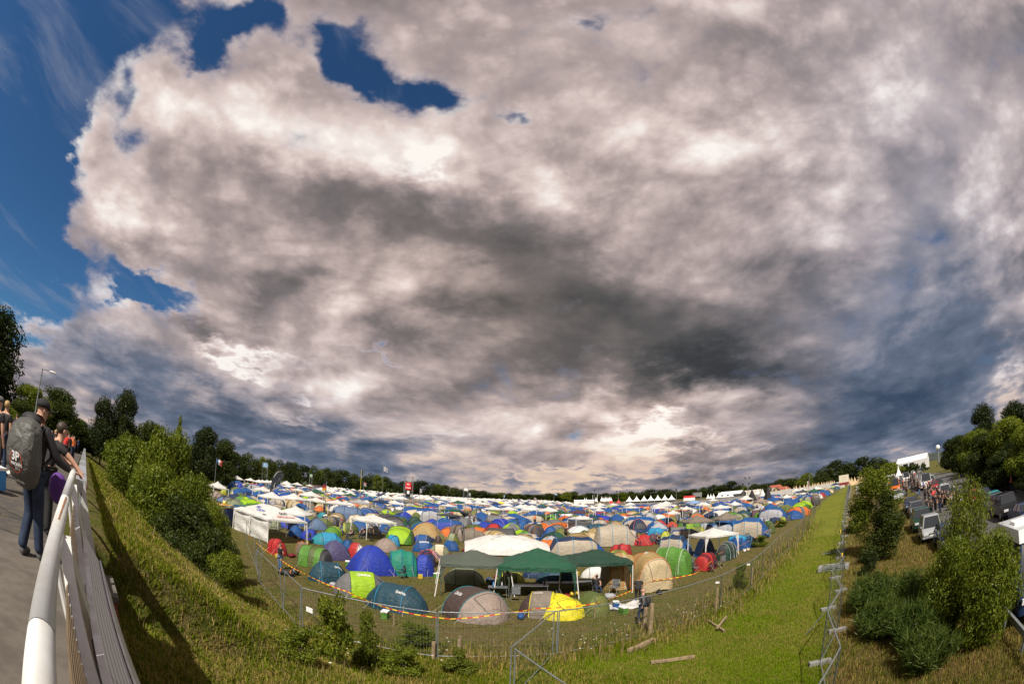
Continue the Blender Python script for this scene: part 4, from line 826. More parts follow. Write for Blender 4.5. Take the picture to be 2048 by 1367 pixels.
T('G', 1708, 1888, 793, 900, 'pop', ['blue', 'blue', 'blue', 'navy'], 'mid blue pop-up tent with white lettering behind the flag covered tent', 0, .6, logo=[('Quechua', 0, .36, .26, 0)])
T('G', 1840, 2005, 825, 925, 'pop', ['sage', 'cream', 'sage', 'dgrey'], 'cream and sage pop-up tent behind the left grey-green gazebo', 0, .6, logo=[('Quechua', 0, .36, .22, 0)])
T('C', 720, 1005, 1005, 1215, 'pop', ['sky', 'blue', 'blue', 'navy'], 'bright blue pop-up tent right of the cream one', -40, .7)
T('C', 583, 712, 990, 1062, 'pop', ['brown', 'brown', 'brown', 'black'], 'black-brown tent top between the two blue pop-up tents', 0, .8)
T('K', 1302, 1770, 160, 446, 'pop', ['mauve', 'brown', 'mauve', 'turq'], 'large mauve and dark brown pop-up tent at the very front of the camp', -58, .85, logo=[('Quechua', -.05, .30, .16, 0)])
T('S', 1037, 1130, 1174, 1238, 'pop', ['brown', 'taupe', 'yellow', 'yellow'], 'brown pop-up tent with pale dots joined to a bright yellow one', -10, .75, logo=[('Quechua', -.15, .40, .12, 0)])
T('S', 1066, 1168, 1184, 1243, 'pop', ['yellow', 'yellow', 'yellow', 'ygreen'], 'bright yellow pop-up tent front behind the tall fence posts', -62, .85)
T('H', 1108, 1362, 1022, 1232, 'pop', ['olive', 'moss', 'olive', 'moss'], 'olive green pop-up tent right of the bright yellow one', -50, .8)
T('H', 132, 440, 853, 995, 'pop', ['sage', 'sage', 'sage', 'dgrey'], 'pale sage pop-up tent behind the left grey-green gazebo legs', 5, .65)
T('H', 525, 738, 880, 985, 'pop', ['ygreen', 'olive', 'ygreen', 'moss'], 'yellow-green pop-up tent under the emerald gazebo behind the tables', 0, .6)
T('H', 820, 1138, 862, 985, 'pop', ['teal', 'teal', 'teal', 'blue'], 'dark teal pop-up tent behind the camping tables', 5, .5)
T('H', 720, 900, 880, 945, 'pop', ['navy', 'navy', 'navy', 'blue'], 'navy pop-up tent with pale logo behind the yellow-green one', 5, .6)
T('H', 1152, 1350, 850, 945, 'pop', ['white', 'white', 'white', 'black'], 'white pop-up tent behind the man with his arm up', 10, .6)
T('H', 1268, 1600, 742, 1035, 'tunnel', ['tan', 'sand', 'tan', 'orange'], 'big tan tunnel tent with orange piping at the front corner', 20, .9, hs=1.0)
T('H', 1450, 1852, 742, 1052, 'tunnel', ['tan', 'tan', 'sand', 'orange'], 'big tan arched tent front with orange piping facing the fence', -62, .85, logo=[('W', -.1, .45, .35, 0)])
T('I', 0, 330, 772, 1005, 'tunnel', ['green', 'green', 'green', 'white'], 'large grass green tunnel tent right behind the big tan tent', -25, .7)
T('I', 308, 505, 823, 968, 'tunnel', ['wine', 'red', 'red', 'black'], 'red round tunnel tent under the front white gazebo leg', -120, .8)
T('I', 476, 646, 745, 890, 'tunnel', ['forest', 'dgrey', 'forest', 'lgrey'], 'very dark green round tent behind the front white gazebo legs', -115, .8, doors=2)
T('H', 1360, 1532, 685, 778, 'tunnel', ['red', 'wine', 'red', 'black'], 'red tunnel tent with black hatch left of the large grass green tent', 165, .7, logo=[('Quechua', -.35, .32, .2, 1)])
T('H', 1350, 1500, 735, 800, 'pop', ['ygreen', 'olive', 'ygreen', 'olive'], 'flat olive yellow tent behind the right grey-green gazebo', 0, .8)
T('H', 284, 906, 614, 785, 'cover', ['white', 'white', 'white', 'lgrey'], 'very wide cream-white dome shelter behind the emerald gazebo', 6, .8, name='event_shelter')
T('H', 830, 990, 655, 735, 'tunnel', ['orange', 'orange', 'dgrey', 'dgrey'], 'burnt orange and charcoal tent right of the cream-white shelter', 160, .7)
T('H', 900, 1335, 628, 782, 'big', ['beige', 'navy', 'blue', 'sky'], 'long blue-roofed beige family tent behind the right grey-green gazebo', 14, .55)
T('H', 1230, 1576, 535, 712, 'big', ['beige', 'beige', 'beige', 'sky'], 'huge beige family tunnel tent with blue piping in the middle of the camp', 10, .7)
T('H', 1535, 1690, 612, 706, 'dome', ['red', 'red', 'red', 'wine'], 'bright red dome tent with a person sitting at its door', -20, .8, doors=2)
T('H', 1640, 1722, 610, 690, 'dome', ['plum', 'wine', 'plum', 'dgrey'], 'dark wine red tent right of the bright red dome', 20, .8)
T('I', 52, 322, 690, 852, 'big', ['beige', 'navy', 'blue', 'sky'], 'blue-topped beige family tent left of the front white gazebo', -20, .7)
T('I', 312, 492, 722, 868, 'ridge', ['blue', 'blue', 'navy', 'lgrey'], 'blue family tent end with white zips under the front white gazebo', -60, .9)
T('I', 560, 752, 690, 812, 'big', ['blue', 'sky', 'blue', 'navy'], 'bright blue tent end behind the right legs of the front white gazebo', -20, .7)
T('I', 690, 782, 700, 795, 'tunnel', ['navy', 'navy', 'navy', 'sky'], 'small navy tunnel tent nearest the corner of the warning tape', -30, .8)
T('I', 588, 892, 562, 726, 'big', ['beige', 'blue', 'blue', 'sky'], 'long beige family tent with bright blue end by the camp fence', -8, .6)
T('I', 392, 662, 598, 712, 'big', ['lgrey', 'blue', 'navy', 'sky'], 'blue-roofed grey family tent behind the front white gazebo', -8, .6)
T('I', 843, 932, 595, 690, 'tunnel', ['moss', 'green', 'moss', 'dgrey'], 'green tunnel tent at the fence side, right of the bright blue tent end', -60, .8)
T('I', 868, 978, 563, 630, 'tunnel', ['navy', 'navy', 'navy', 'grey'], 'navy tunnel tent between two green tents at the fence side', -20, .7)
T('I', 955, 1006, 568, 608, 'pop', ['ygreen', 'ygreen', 'ygreen', 'moss'], 'tiny yellow-green tent beside the navy tunnel tent at the fence side', -60, .8)
T('I', 790, 1032, 494, 600, 'big', ['lgrey', 'blue', 'blue', 'sky'], 'light grey family tent with blue end under the brown awning', -12, .6)
T('I', 742, 850, 508, 575, 'ridge', ['plum', 'plum', 'black', 'black'], 'dark plum box tent with a taupe awning on poles', 0, .8, doors=2)
T('F', 1340, 1640, 580, 800, 'hoop', ['moss', 'olive', 'moss', 'ygreen'], 'olive hoop tent in front of the blue tarpaulin wall', -50, .8)
T('F', 1440, 1640, 650, 760, 'tunnel', ['taupe', 'red', 'red', 'dgrey'], 'taupe and red tunnel tent nearest the fence below the blue tarpaulin', -30, .8)
T('F', 1385, 1750, 470, 700, 'ridge', ['blue', 'blue', 'blue', 'navy'], 'tall square blue tarpaulin tent by the camp fence', -8, .7)
T('F', 1620, 1860, 365, 470, 'hoop', ['white', 'white', 'lgrey', 'lgrey'], 'white hooped party tent with a pole behind the blue tarpaulin tent', 10, .8)
T('F', 1895, 2060, 370, 600, 'hoop', ['taupe', 'mauve', 'brown', 'dgrey'], 'large brown round-fronted tent at the fence near the billboard', -80, .8, doors=2)
T('F', 1740, 1900, 420, 620, 'hoop', ['sage', 'navy', 'sage', 'white'], 'green and navy steep tent right of the blue tarpaulin wall', -60, .8)
T('F', 555, 870, 590, 780, 'big', ['beige', 'blue', 'blue', 'sky'], 'beige tent with slanting blue end left of the taupe awning', -14, .6)
T('F', 0, 180, 870, 1050, 'big', ['lgrey', 'navy', 'navy', 'sky'], 'grey and navy tent half under the twin taupe gazebos', 0, .6)
T('A', 450, 640, 520, 700, 'dome', ['blue', 'royal', 'blue', 'lblue'], 'blue dome tent half behind the bushes, upper left of the camp', -10, .9)
T('A', 600, 760, 540, 710, 'dome', ['royal', 'royal', 'blue', 'lgrey'], 'royal blue dome touching the blue dome by the bushes', 20, .9)
T('A', 790, 1090, 570, 700, 'big', ['lgrey', 'blue', 'lgrey', 'grey'], 'light grey family tent left of the black feather flag pole', 5, .6)
T('A', 1060, 1420, 690, 850, 'dome', ['royal', 'royal', 'royal', 'black'], 'vivid blue dome tent directly right of the feather flag pole', 5, .7)
T('A', 885, 1065, 765, 860, 'dome', ['dgrey', 'dgrey', 'black', 'red'], 'black dome tent with red arch behind the white party tent', 0, .8)
T('A', 260, 760, 770, 910, 'pop', ['slate', 'navy', 'slate', 'navy'], 'flat slate blue tent roof beside the wooden counter', 0, .7)
T('A', 150, 400, 690, 800, 'dome', ['mauve', 'beige', 'mauve', 'taupe'], 'beige tent peeping out behind the bush on the left', 0, .8)
T('A', 340, 470, 645, 750, 'pop', ['ygreen', 'ygreen', 'ygreen', 'moss'], 'yellow-green tent under the left edge white gazebo', 20, .8)
T('A', 490, 625, 640, 790, 'dome', ['sage', 'moss', 'sage', 'dgrey'], 'sage dome tent right of the yellow-green one by the bushes', 0, .8)
T('A', 1480, 1730, 710, 810, 'dome', ['taupe', 'grey', 'taupe', 'dgrey'], 'taupe dome tent left of the small golden one', 0, .8)
T('A', 1600, 1770, 750, 820, 'dome', ['gold', 'ygreen', 'gold', 'moss'], 'small golden yellow dome tent beyond the white party tent', 0, .8)
T('A', 1640, 1800, 810, 900, 'dome', ['lime', 'lime', 'dgrey', 'black'], 'lime dome tent with black opening behind the white party tent', -30, .8, doors=2)
T('A', 1460, 1650, 795, 890, 'dome', ['grey', 'sage', 'grey', 'dgrey'], 'grey-green dome tent left of the small lime dome', 0, .8)
T('A', 1160, 1500, 810, 980, 'big', ['beige', 'navy', 'navy', 'dgrey'], 'navy-topped beige family tent behind the white party tent', -20, .5)
T('A', 1500, 1860, 950, 1120, 'big', ['beige', 'teal', 'teal', 'blue'], 'beige and teal family tent right behind the party tent roof', -15, .5)
T('A', 1740, 2020, 1010, 1200, 'tunnel', ['beige', 'beige', 'beige', 'sky'], 'beige arched tunnel front with blue rim beside the party tent roof', -60, .8)
T('A', 1380, 1560, 500, 620, 'dome', ['navy', 'navy', 'navy', 'grey'], 'navy dome tent just right of the feather flag cloth', 0, .8)
T('A', 1310, 1520, 600, 690, 'dome', ['brown', 'grey', 'dgrey', 'orange'], 'brown dome tent with an orange rim near the feather flag', 0, .8)
T('A', 1850, 2048, 550, 680, 'ridge', ['brown', 'brown', 'brown', 'black'], 'dark brown canopy tent with steep roof', 0, .7)
T('A', 330, 470, 470, 590, 'tunnel', ['blue', 'teal', 'blue', 'navy'], 'blue tunnel tent behind the left edge white gazebo', 0, .8)
T('A', 385, 530, 430, 520, 'dome', ['grey', 'brown', 'grey', 'dgrey'], 'brown-grey dome tent at the upper left of the camp', 0, .8)
T('A', 60, 310, 370, 500, 'big', ['beige', 'blue', 'blue', 'blue'], 'blue-roofed grey tent at the left edge of the camp behind the bush', 0, .6)
T('B', 30, 320, 655, 850, 'tunnel', ['beige', 'beige', 'beige', 'sky'], 'beige tunnel tent with a bright blue edge above the slate blue dome', -50, .8)
T('B', 90, 480, 800, 1020, 'dome', ['slate', 'navy', 'slate', 'dgrey'], 'slate blue dome tent right of the white party tent', 10, .8)
T('B', 0, 330, 985, 1190, 'pop', ['royal', 'royal', 'royal', 'navy'], 'royal blue pop-up tent with white logo at the party tent opening', 0, .7)
T('G', 708, 830, 672, 775, 'dome', ['blue', 'blue', 'blue', 'navy'], 'cornflower blue small dome inside the party tent opening', 10, .8)
T('B', 290, 470, 700, 830, 'pop', ['turq', 'turq', 'turq', 'navy'], 'turquoise tent behind the man in the white shirt', 0, .8)
T('B', 510, 1160, 600, 870, 'big', ['slate', 'slate', 'dgrey', 'dgrey'], 'large slate blue family tent with an open awning, centre left', -5, .5)
T('B', 240, 445, 600, 700, 'dome', ['orange', 'orange', 'orange', 'dgrey'], 'orange dome tent under the left white gazebo', 0, .8, doors=2)
T('B', 640, 1010, 868, 1060, 'pop', ['ygreen', 'moss', 'moss', 'dgrey'], 'olive green pop-up tent behind the man in the red cap', 10, .7)
T('B', 800, 1160, 750, 990, 'big', ['cream', 'cream', 'cream', 'dgrey'], 'cream family tent behind the middle white gazebo', -15, .6)
T('B', 1070, 1390, 885, 1105, 'dome', ['grey', 'slate', 'grey', 'blue'], 'grey dome tent with blue stripe beneath the middle white gazebo', 5, .8)
T('B', 1590, 1870, 980, 1160, 'pop', ['royal', 'royal', 'navy', 'lgrey'], 'deep blue pop-up tent right of the middle white gazebo', -20, .8)
T('B', 1440, 1880, 750, 890, 'cover', ['blue', 'blue', 'blue', 'blue'], 'shiny blue tarpaulin shelter behind the middle white gazebo', 0, .7, name='tarpaulin_shelter')
T('B', 1780, 1900, 920, 1040, 'dome', ['purp', 'dgrey', 'purp', 'dgrey'], 'violet grey dome tent between the deep blue and golden tents', 0, .8)
T('B', 960, 1220, 560, 720, 'dome', ['sand', 'tan', 'sand', 'brown'], 'sand coloured dome tent under the lilac gazebo', 0, .7)
T('B', 1180, 1320, 590, 700, 'dome', ['moss', 'olive', 'moss', 'dgrey'], 'moss green dome tent right of the sand coloured dome', 0, .8)
T('B', 1390, 1860, 650, 800, 'big', ['moss', 'grey', 'green', 'dgrey'], 'green and grey family tent behind the blue tarpaulin shelter', 0, .6)
T('B', 1610, 1900, 595, 700, 'ridge', ['grey', 'grey', 'brown', 'dgrey'], 'grey tent with a shallow roof left of the wine and yellow tent', 0, .7)
T('B', 1830, 2048, 775, 900, 'pop', ['forest', 'forest', 'forest', 'black'], 'bottle green pop-up tent above the golden dome', 0, .7)
T('B', 1320, 1440, 650, 730, 'pop', ['blue', 'blue', 'royal', 'orange'], 'blue sleeping tent right of the moss green dome', 30, .8)
T('B', 1090, 1430, 410, 510, 'hoop', ['emer', 'emer', 'emer', 'navy'], 'emerald green arched tent far behind the lilac gazebo', 0, .8)
T('B', 680, 1160, 355, 430, 'ridge', ['navy', 'navy', 'navy', 'blue'], 'wide navy roof tent left of the emerald arched tent', 0, .6)
T('B', 530, 700, 360, 480, 'ridge', ['taupe', 'taupe', 'taupe', 'grey'], 'taupe canvas tent with pointed top behind the black, red and gold flag', 30, .8)
T('B', 150, 390, 210, 310, 'ridge', ['brown', 'brown', 'brown', 'dgrey'], 'brown canopy tent left of the black, red and gold flag', 0, .7)
T('B', 310, 600, 440, 510, 'dome', ['red', 'red', 'sand', 'wine'], 'low red tents behind the pair of white gazebos', 0, .6)
T('B', 1500, 1760, 420, 505, 'ridge', ['black', 'dgrey', 'black', 'red'], 'black pointed tent with a red patch right of the emerald tent', 0, .7)
T('C', 180, 720, 690, 1012, 'dome', ['tan', 'gold', 'tan', 'orange'], 'big golden tan dome tent with orange piping, left of centre', -15, .9)
T('C', 440, 790, 868, 1008, 'dome', ['olive', 'olive', 'tan', 'dgrey'], 'olive brown dome tent in front of the golden tan dome', 0, .6)
T('C', 780, 1015, 878, 1090, 'pop', ['sage', 'sage', 'olive', 'moss'], 'pale green tent beside the brown family tent', -20, .8)
T('C', 820, 1190, 738, 1042, 'tunnel', ['taupe', 'brown', 'mauve', 'dgrey'], 'brown and mauve tunnel tent in the centre left', -50, .85, doors=2)
T('C', 1080, 1500, 810, 1085, 'hoop', ['taupe', 'taupe', 'mauve', 'dgrey'], 'brown tent with a swooping awning above the cream shelter', 10, .6)
T('C', 1450, 1990, 800, 1010, 'ridge', ['dgrey', 'dgrey', 'dgrey', 'dgrey'], 'charcoal tent with wide awning above the cream-white shelter', 0, .6, doors=2)
T('C', 1160, 1665, 690, 850, 'dome', ['royal', 'lblue', 'blue', 'navy'], 'blue and pale blue striped dome like an umbrella', 20, .95)
T('C', 345, 735, 490, 720, 'big', ['lgrey', 'blue', 'lgrey', 'navy'], 'light grey family tent with blue roof above the golden dome', 0, .5)
T('C', 390, 700, 650, 780, 'dome', ['royal', 'grey', 'navy', 'dgrey'], 'navy dome tent right behind the golden tan dome', 0, .7)
T('C', 720, 970, 665, 830, 'dome', ['wine', 'wine', 'wine', 'black'], 'wine red dome tent under the charcoal gazebo', 0, .8)
T('C', 130, 375, 600, 760, 'dome', ['forest', 'forest', 'forest', 'dgrey'], 'bottle green dome tent beside the shiny blue tarpaulin', 0, .8)
T('C', 190, 360, 538, 640, 'dome', ['olive', 'moss', 'olive', 'moss'], 'olive green dome tent behind the bottle green dome', 0, .8)
T('C', 215, 520, 455, 570, 'tunnel', ['wine', 'wine', 'gold', 'yellow'], 'wine red tunnel tent with a yellow front', 165, .7, doors=2)
T('C', 500, 850, 430, 540, 'tunnel', ['tan', 'tan', 'tan', 'gold'], 'long tan tent right of the wine red and yellow one', 0, .5)
T('C', 385, 520, 385, 470, 'dome', ['olive', 'olive', 'olive', 'yellow'], 'mustard olive dome tent above the wine and yellow tent', 0, .8)
T('C', 510, 690, 400, 470, 'pop', ['navy', 'royal', 'navy', 'gold'], 'dark blue tent with a gold edge above the long tan tent', 0, .8)
T('C', 890, 1060, 440, 520, 'dome', ['royal', 'navy', 'royal', 'navy'], 'royal blue tent under the right side of a white gazebo, centre left', 0, .8)
T('C', 1030, 1280, 415, 560, 'big', ['beige', 'blue', 'blue', 'blue'], 'beige and blue tent between two white gazebos, left of centre', -20, .6)
T('C', 1060, 1330, 490, 680, 'ridge', ['olive', 'brown', 'olive', 'dgrey'], 'dark olive tent behind the patterned blanket', 0, .7)
T('C', 1450, 1770, 580, 760, 'ridge', ['grey', 'grey', 'grey', 'navy'], 'grey box tent with hanging clothes right of the tall gazebo leg', 0, .7, doors=2)
T('C', 1660, 1970, 550, 710, 'big', ['beige', 'blue', 'beige', 'grey'], 'grey-beige family tent with a flat blue roof in the centre', 0, .5)
T('C', 1330, 1460, 600, 690, 'dome', ['sand', 'sand', 'sand', 'brown'], 'small sand dome tent with two humps beside a gazebo leg', 0, .8)
T('C', 75, 280, 375, 500, 'big', ['beige', 'blue', 'grey', 'sky'], 'beige tent with blue band above the wine and yellow tent', 0, .6)
T('C', 690, 930, 350, 430, 'hoop', ['slate', 'royal', 'slate', 'dgrey'], 'slate blue hoop tent in the far left centre', 0, .8)
T('C', 1170, 1350, 300, 370, 'dome', ['lime', 'moss', 'lime', 'dgrey'], 'pair of lime green domes far away left of centre', 0, .8)
T('C', 1450, 1640, 345, 405, 'dome', ['royal', 'royal', 'navy', 'navy'], 'royal blue far dome right of a white peaked tent', 0, .8)
T('D', 0, 380, 715, 945, 'dome', ['grey', 'lime', 'lime', 'lime'], 'neon green and grey dome tent above the cream-white shelter', 15, .9)
T('D', 150, 455, 680, 850, 'hoop', ['blue', 'navy', 'beige', 'sky'], 'blue hoop tent right behind the neon green dome', 0, .7)
T('D', 380, 800, 755, 960, 'tunnel', ['dgrey', 'grey', 'dgrey', 'orange'], 'charcoal tunnel tent with orange bands in the centre', -45, .85)
T('D', 730, 990, 762, 965, 'dome', ['blue', 'royal', 'blue', 'navy'], 'plain blue dome tent right of the charcoal and orange tent', -10, .8)
T('D', 355, 690, 905, 1020, 'hoop', ['beige', 'mauve', 'blue', 'sky'], 'low beige tent with blue rim beneath the charcoal and orange tent', 0, .6)
T('D', 680, 880, 945, 1020, 'pop', ['blue', 'navy', 'sky', 'navy'], 'low bright blue tent in front of the plain blue dome', 0, .7)
T('D', 880, 1200, 790, 1010, 'dome', ['olive', 'moss', 'olive', 'dgrey'], 'olive dome tent behind the person in black, centre', -15, .9)
T('D', 1110, 1590, 760, 950, 'dome', ['white', 'white', 'lgrey', 'sky'], 'white dome tent with sky blue pole sleeves in the centre', 10, .7)
T('D', 1310, 1570, 838, 1010, 'dome', ['moss', 'olive', 'moss', 'dgrey'], 'moss green dome tent in front of the white and sky blue dome', 15, .8)
T('D', 340, 760, 575, 740, 'big', ['beige', 'teal', 'blue', 'blue'], 'tall beige family tent with steep teal roof, centre', 175, .5)
T('D', 480, 710, 460, 580, 'big', ['beige', 'blue', 'beige', 'blue'], 'beige tent with blue roof behind the tall teal-roofed one', 0, .5)
T('D', 740, 1010, 570, 690, 'dome', ['green', 'moss', 'green', 'dgrey'], 'leafy green dome tent under the dark green gazebo', 0, .8)
T('D', 810, 960, 640, 730, 'dome', ['lime', 'lime', 'lime', 'green'], 'small lime dome tent in front of the dark green gazebo', 0, .8)
T('D', 520, 950, 690, 790, 'pop', ['olive', 'brown', 'wine', 'dgrey'], 'long low olive and brown tent above the charcoal and orange tent', 0, .4)
T('D', 900, 1150, 665, 790, 'tunnel', ['taupe', 'mauve', 'red', 'red'], 'brown tunnel tent with red end left of the white mesh shelter', 0, .7)
T('D', 1030, 1200, 605, 700, 'dome', ['orange', 'pink', 'orange', 'wine'], 'coral orange dome tent left of the white mesh shelter', 0, .8)
T('D', 945, 1140, 765, 850, 'dome', ['brown', 'olive', 'brown', 'dgrey'], 'dark brown dome tent left of the white and sky blue dome', 0, .8)
T('D', 1540, 1870, 640, 860, 'big', ['beige', 'navy', 'navy', 'blue'], 'beige tent with navy roof right of the white mesh shelter', 10, .6)
T('D', 1860, 2048, 680, 780, 'pop', ['lblue', 'lblue', 'lblue', 'blue'], 'pale blue awning tent above the huge beige family tent', 0, .7)
T('D', 830, 1120, 450, 560, 'hoop', ['taupe', 'beige', 'blue', 'teal'], 'brown and blue hoop tent left behind the green and brown gazebos', 0, .6)
T('D', 1500, 1690, 600, 700, 'tunnel', ['navy', 'teal', 'navy', 'navy'], 'navy tunnel tent under the small white gazebo, centre right', 0, .8)
T('D', 1590, 1770, 510, 620, 'pop', ['taupe', 'beige', 'taupe', 'dgrey'], 'beige pop-up tent between the legs of the small white gazebo', -30, .7)
T('D', 265, 385, 595, 690, 'dome', ['moss', 'moss', 'moss', 'dgrey'], 'moss green tent left of the tall teal-roofed family tent', 0, .8)
T('E', 490, 800, 645, 890, 'dome', ['navy', 'royal', 'navy', 'orange'], 'navy dome tent with an open door and orange tabs', -70, .9, doors=2)
T('E', 390, 820, 565, 760, 'big', ['beige', 'teal', 'beige', 'blue'], 'beige and teal tent behind the navy dome with orange tabs', 175, .5)
T('E', 680, 990, 530, 750, 'dome', ['lgrey', 'grey', 'lgrey', 'dgrey'], 'tall light grey dome tent right of the navy open one', 10, .8)
T('E', 770, 1180, 705, 910, 'dome', ['lgrey', 'blue', 'blue', 'sky'], 'grey and blue dome tent right of the navy open dome', 15, .8)
T('E', 860, 1180, 800, 960, 'hoop', ['sky', 'sky', 'blue', 'blue'], 'low sky blue tent porch in front of the grey and blue dome', -30, .7)
T('E', 1010, 1215, 850, 1010, 'dome', ['ygreen', 'olive', 'ygreen', 'black'], 'yellow-green tent with black window, centre right', -10, .8)
T('E', 910, 1310, 630, 740, 'pop', ['ygreen', 'olive', 'ygreen', 'gold'], 'wide yellow-green pop-up tent left of the taupe gazebo', 0, .6)
T('E', 1100, 1350, 695, 830, 'dome', ['red', 'wine', 'red', 'ygreen'], 'red dome tent left of the twin taupe gazebos', 0, .8)
T('E', 1140, 1320, 595, 700, 'dome', ['olive', 'grey', 'olive', 'orange'], 'olive tent with orange rings below the white arched gazebo', 0, .8)
T('E', 1205, 1700, 820, 960, 'big', ['beige', 'blue', 'blue', 'navy'], 'long blue-roofed tent in front of the twin taupe gazebos', 0, .5)
T('E', 1160, 1480, 800, 900, 'ridge', ['grey', 'taupe', 'grey', 'dgrey'], 'grey-brown low tent left of the long blue roof', 0, .6)
T('E', 240, 515, 528, 660, 'dome', ['moss', 'lime', 'moss', 'dgrey'], 'light green dome tent right of the blue crumpled tarpaulin', 0, .8)
T('E', 130, 430, 590, 700, 'hoop', ['beige', 'blue', 'beige', 'sky'], 'beige and blue hoop tent left of the beige and teal tent', 0, .7)
T('E', 75, 360, 458, 560, 'cover', ['royal', 'royal', 'royal', 'royal'], 'crumpled royal blue tarpaulin over a frame, right of centre', 0, .7, name='tarpaulin_shelter')
T('E', 80, 260, 530, 640, 'ridge', ['brown', 'olive', 'brown', 'black'], 'brown open tent beneath the crumpled blue tarpaulin', 0, .7, doors=2)
T('E', 430, 660, 830, 1010, 'hoop', ['beige', 'beige', 'wine', 'sky'], 'beige rear of the huge family tent with a wine red edge', 0, .7)
T('E', 960, 1140, 495, 610, 'tunnel', ['taupe', 'brown', 'taupe', 'dgrey'], 'brown tunnel tent between the white gazebos right of centre', 30, .8)
T('E', 1015, 1120, 555, 630, 'dome', ['royal', 'moss', 'moss', 'navy'], 'small royal blue tent with green side', 0, .8)
T('E', 1375, 1530, 565, 640, 'dome', ['sky', 'sky', 'sky', 'blue'], 'small sky blue dome tent right of the white arched gazebo', 0, .8)
T('E', 1640, 1780, 500, 600, 'dome', ['blue', 'teal', 'grey', 'navy'], 'blue and grey dome tent right of the second arched gazebo', 0, .8)
T('E', 735, 870, 405, 480, 'dome', ['blue', 'blue', 'navy', 'navy'], 'blue dome tent near the grey arena fence', 0, .8)
T('E', 205, 560, 418, 480, 'ridge', ['sand', 'sand', 'sand', 'brown'], 'long orange-beige tent roof in front of the dark stall row', 0, .4)
T('E', 1535, 1800, 770, 900, 'pop', ['ygreen', 'olive', 'ygreen', 'dgrey'], 'yellow-green pop-up tent beneath the taupe gazebo', 0, .7)
T('E', 1270, 1500, 430, 500, 'dome', ['blue', 'slate', 'blue', 'navy'], 'blue tent under the navy gazebo near the arena fence', 0, .7)
T('F', 720, 960, 470, 560, 'dome', ['blue', 'blue', 'blue', 'navy'], 'blue dome roof left of the beige canopy, far right of the camp', 0, .8)
T('F', 730, 910, 560, 660, 'tunnel', ['lgrey', 'blue', 'lgrey', 'sky'], 'grey-blue tent under the blue dome roof at the right', 0, .8)
T('F', 950, 1180, 540, 620, 'hoop', ['gold', 'tan', 'gold', 'dgrey'], 'golden tent below the beige canopy', 0, .7)
T('F', 1170, 1250, 570, 640, 'dome', ['sand', 'sand', 'sand', 'dgrey'], 'small round sand coloured tent right of the golden tent', 0, .8)
T('F', 1190, 1380, 480, 560, 'dome', ['taupe', 'ygreen', 'taupe', 'dgrey'], 'brown and lime tent left of the white arched gazebo by the fence', 0, .8)
T('F', 980, 1110, 815, 900, 'pop', ['purp', 'lgrey', 'purp', 'blue'], 'violet grey tent left of the navy tunnel at the fence side', 0, .8)
T('F', 690, 860, 690, 800, 'dome', ['sky', 'blue', 'sky', 'navy'], 'blue tent corner right of the white box gazebo', 0, .8)
T('F', 1640, 1760, 310, 400, 'ridge', ['dgrey', 'dgrey', 'grey', 'black'], 'dark grey canopy near the tan cone tents', 0, .7)
T('F', 120, 340, 540, 620, 'dome', ['gold', 'tan', 'gold', 'brown'], 'mustard yellow tent behind the white box gazebo', 0, .8)
T('E', 690, 820, 455, 520, 'ridge', ['taupe', 'brown', 'taupe', 'dgrey'], 'brown awning tent near the red camping chairs', 0, .7)
T('D', 300, 480, 480, 560, 'dome', ['red', 'red', 'white', 'red'], 'small red tent right of the twin white gazebos in the centre', 0, .8)
T('C', 570, 760, 435, 480, 'pop', ['gold', 'gold', 'gold', 'orange'], 'golden flat tent behind the long tan one', 0, .8)
T('E', 1830, 2048, 535, 620, 'dome', ['teal', 'blue', 'teal', 'green'], 'teal tent right of the second arched gazebo', 0, .7)
# ---- gazebos
GZ('G', 1205, 1582, 592, 668, 'white', 'white gazebo in the middle left, open on all sides, people sitting below', 30, splay=.3)
GZ('B', 60, 490, 455, 548, 'white', 'left one of the joined pair of white gazebos', 20)
GZ('B', 395, 880, 495, 590, 'white', 'right one of the joined pair of white gazebos', 30)
GZ('B', 795, 1235, 485, 578, 'lgrey', 'lilac grey gazebo behind the slate blue family tent', 25)
GZ('B', 1165, 1570, 490, 560, 'navy', 'navy gazebo right of the lilac grey one', 25)
GZ('B', 1450, 1780, 503, 582, 'white', 'white gazebo touching the navy gazebo', 25)
GZ('B', -160, 100, 300, 352, 'white', 'white gazebo beside the low blue tarpaulin, left of the striped flag', 25)
GZ('B', 110, 430, 310, 385, 'dgreen', 'dark green gazebo in front of the striped flag', 20)
GZ('B', 720, 1000, 385, 440, 'dgreen', 'dark green gazebo left of the emerald arched tent', 20)
GZ('A', 100, 500, 525, 655, 'white', 'white gazebo nearest the bushes at the left edge of the camp', 25)
GZ('A', 885, 1270, 612, 700, 'white', 'white gazebo crossed by the feather flag pole', 25)
GZ('A', 510, 760, 428, 492, 'white', 'white gazebo above the twin blue domes at the left', 25)
GZ('A', 735, 915, 415, 465, 'white', 'white gazebo behind and right of the one above the blue domes', 25)
GZ('A', 380, 700, 330, 402, 'white', 'long white gazebo roof at the far upper left', 15, ratio=.6)
GZ('A', 955, 1180, 500, 545, 'white', 'white gazebo just left of the feather flag', 25)
GZ('A', 900, 1080, 450, 500, 'white', 'white gazebo beyond the one just left of the feather flag', 25)
GZ('A', 0, 160, 285, 345, 'white', 'white gazebo above the bushes at the far left edge of the camp', 20)
GZ('A', 1400, 1560, 500, 560, 'white', 'white gazebo roof just right of the feather flag', 25)
GZ('A', 1560, 1760, 530, 590, 'white', 'crumpled white tarpaulin roof left of the brown canopy', 10)
GZ('A', 1340, 1480, 470, 510, 'white', 'white gazebo roof far beyond the feather flag', 25)
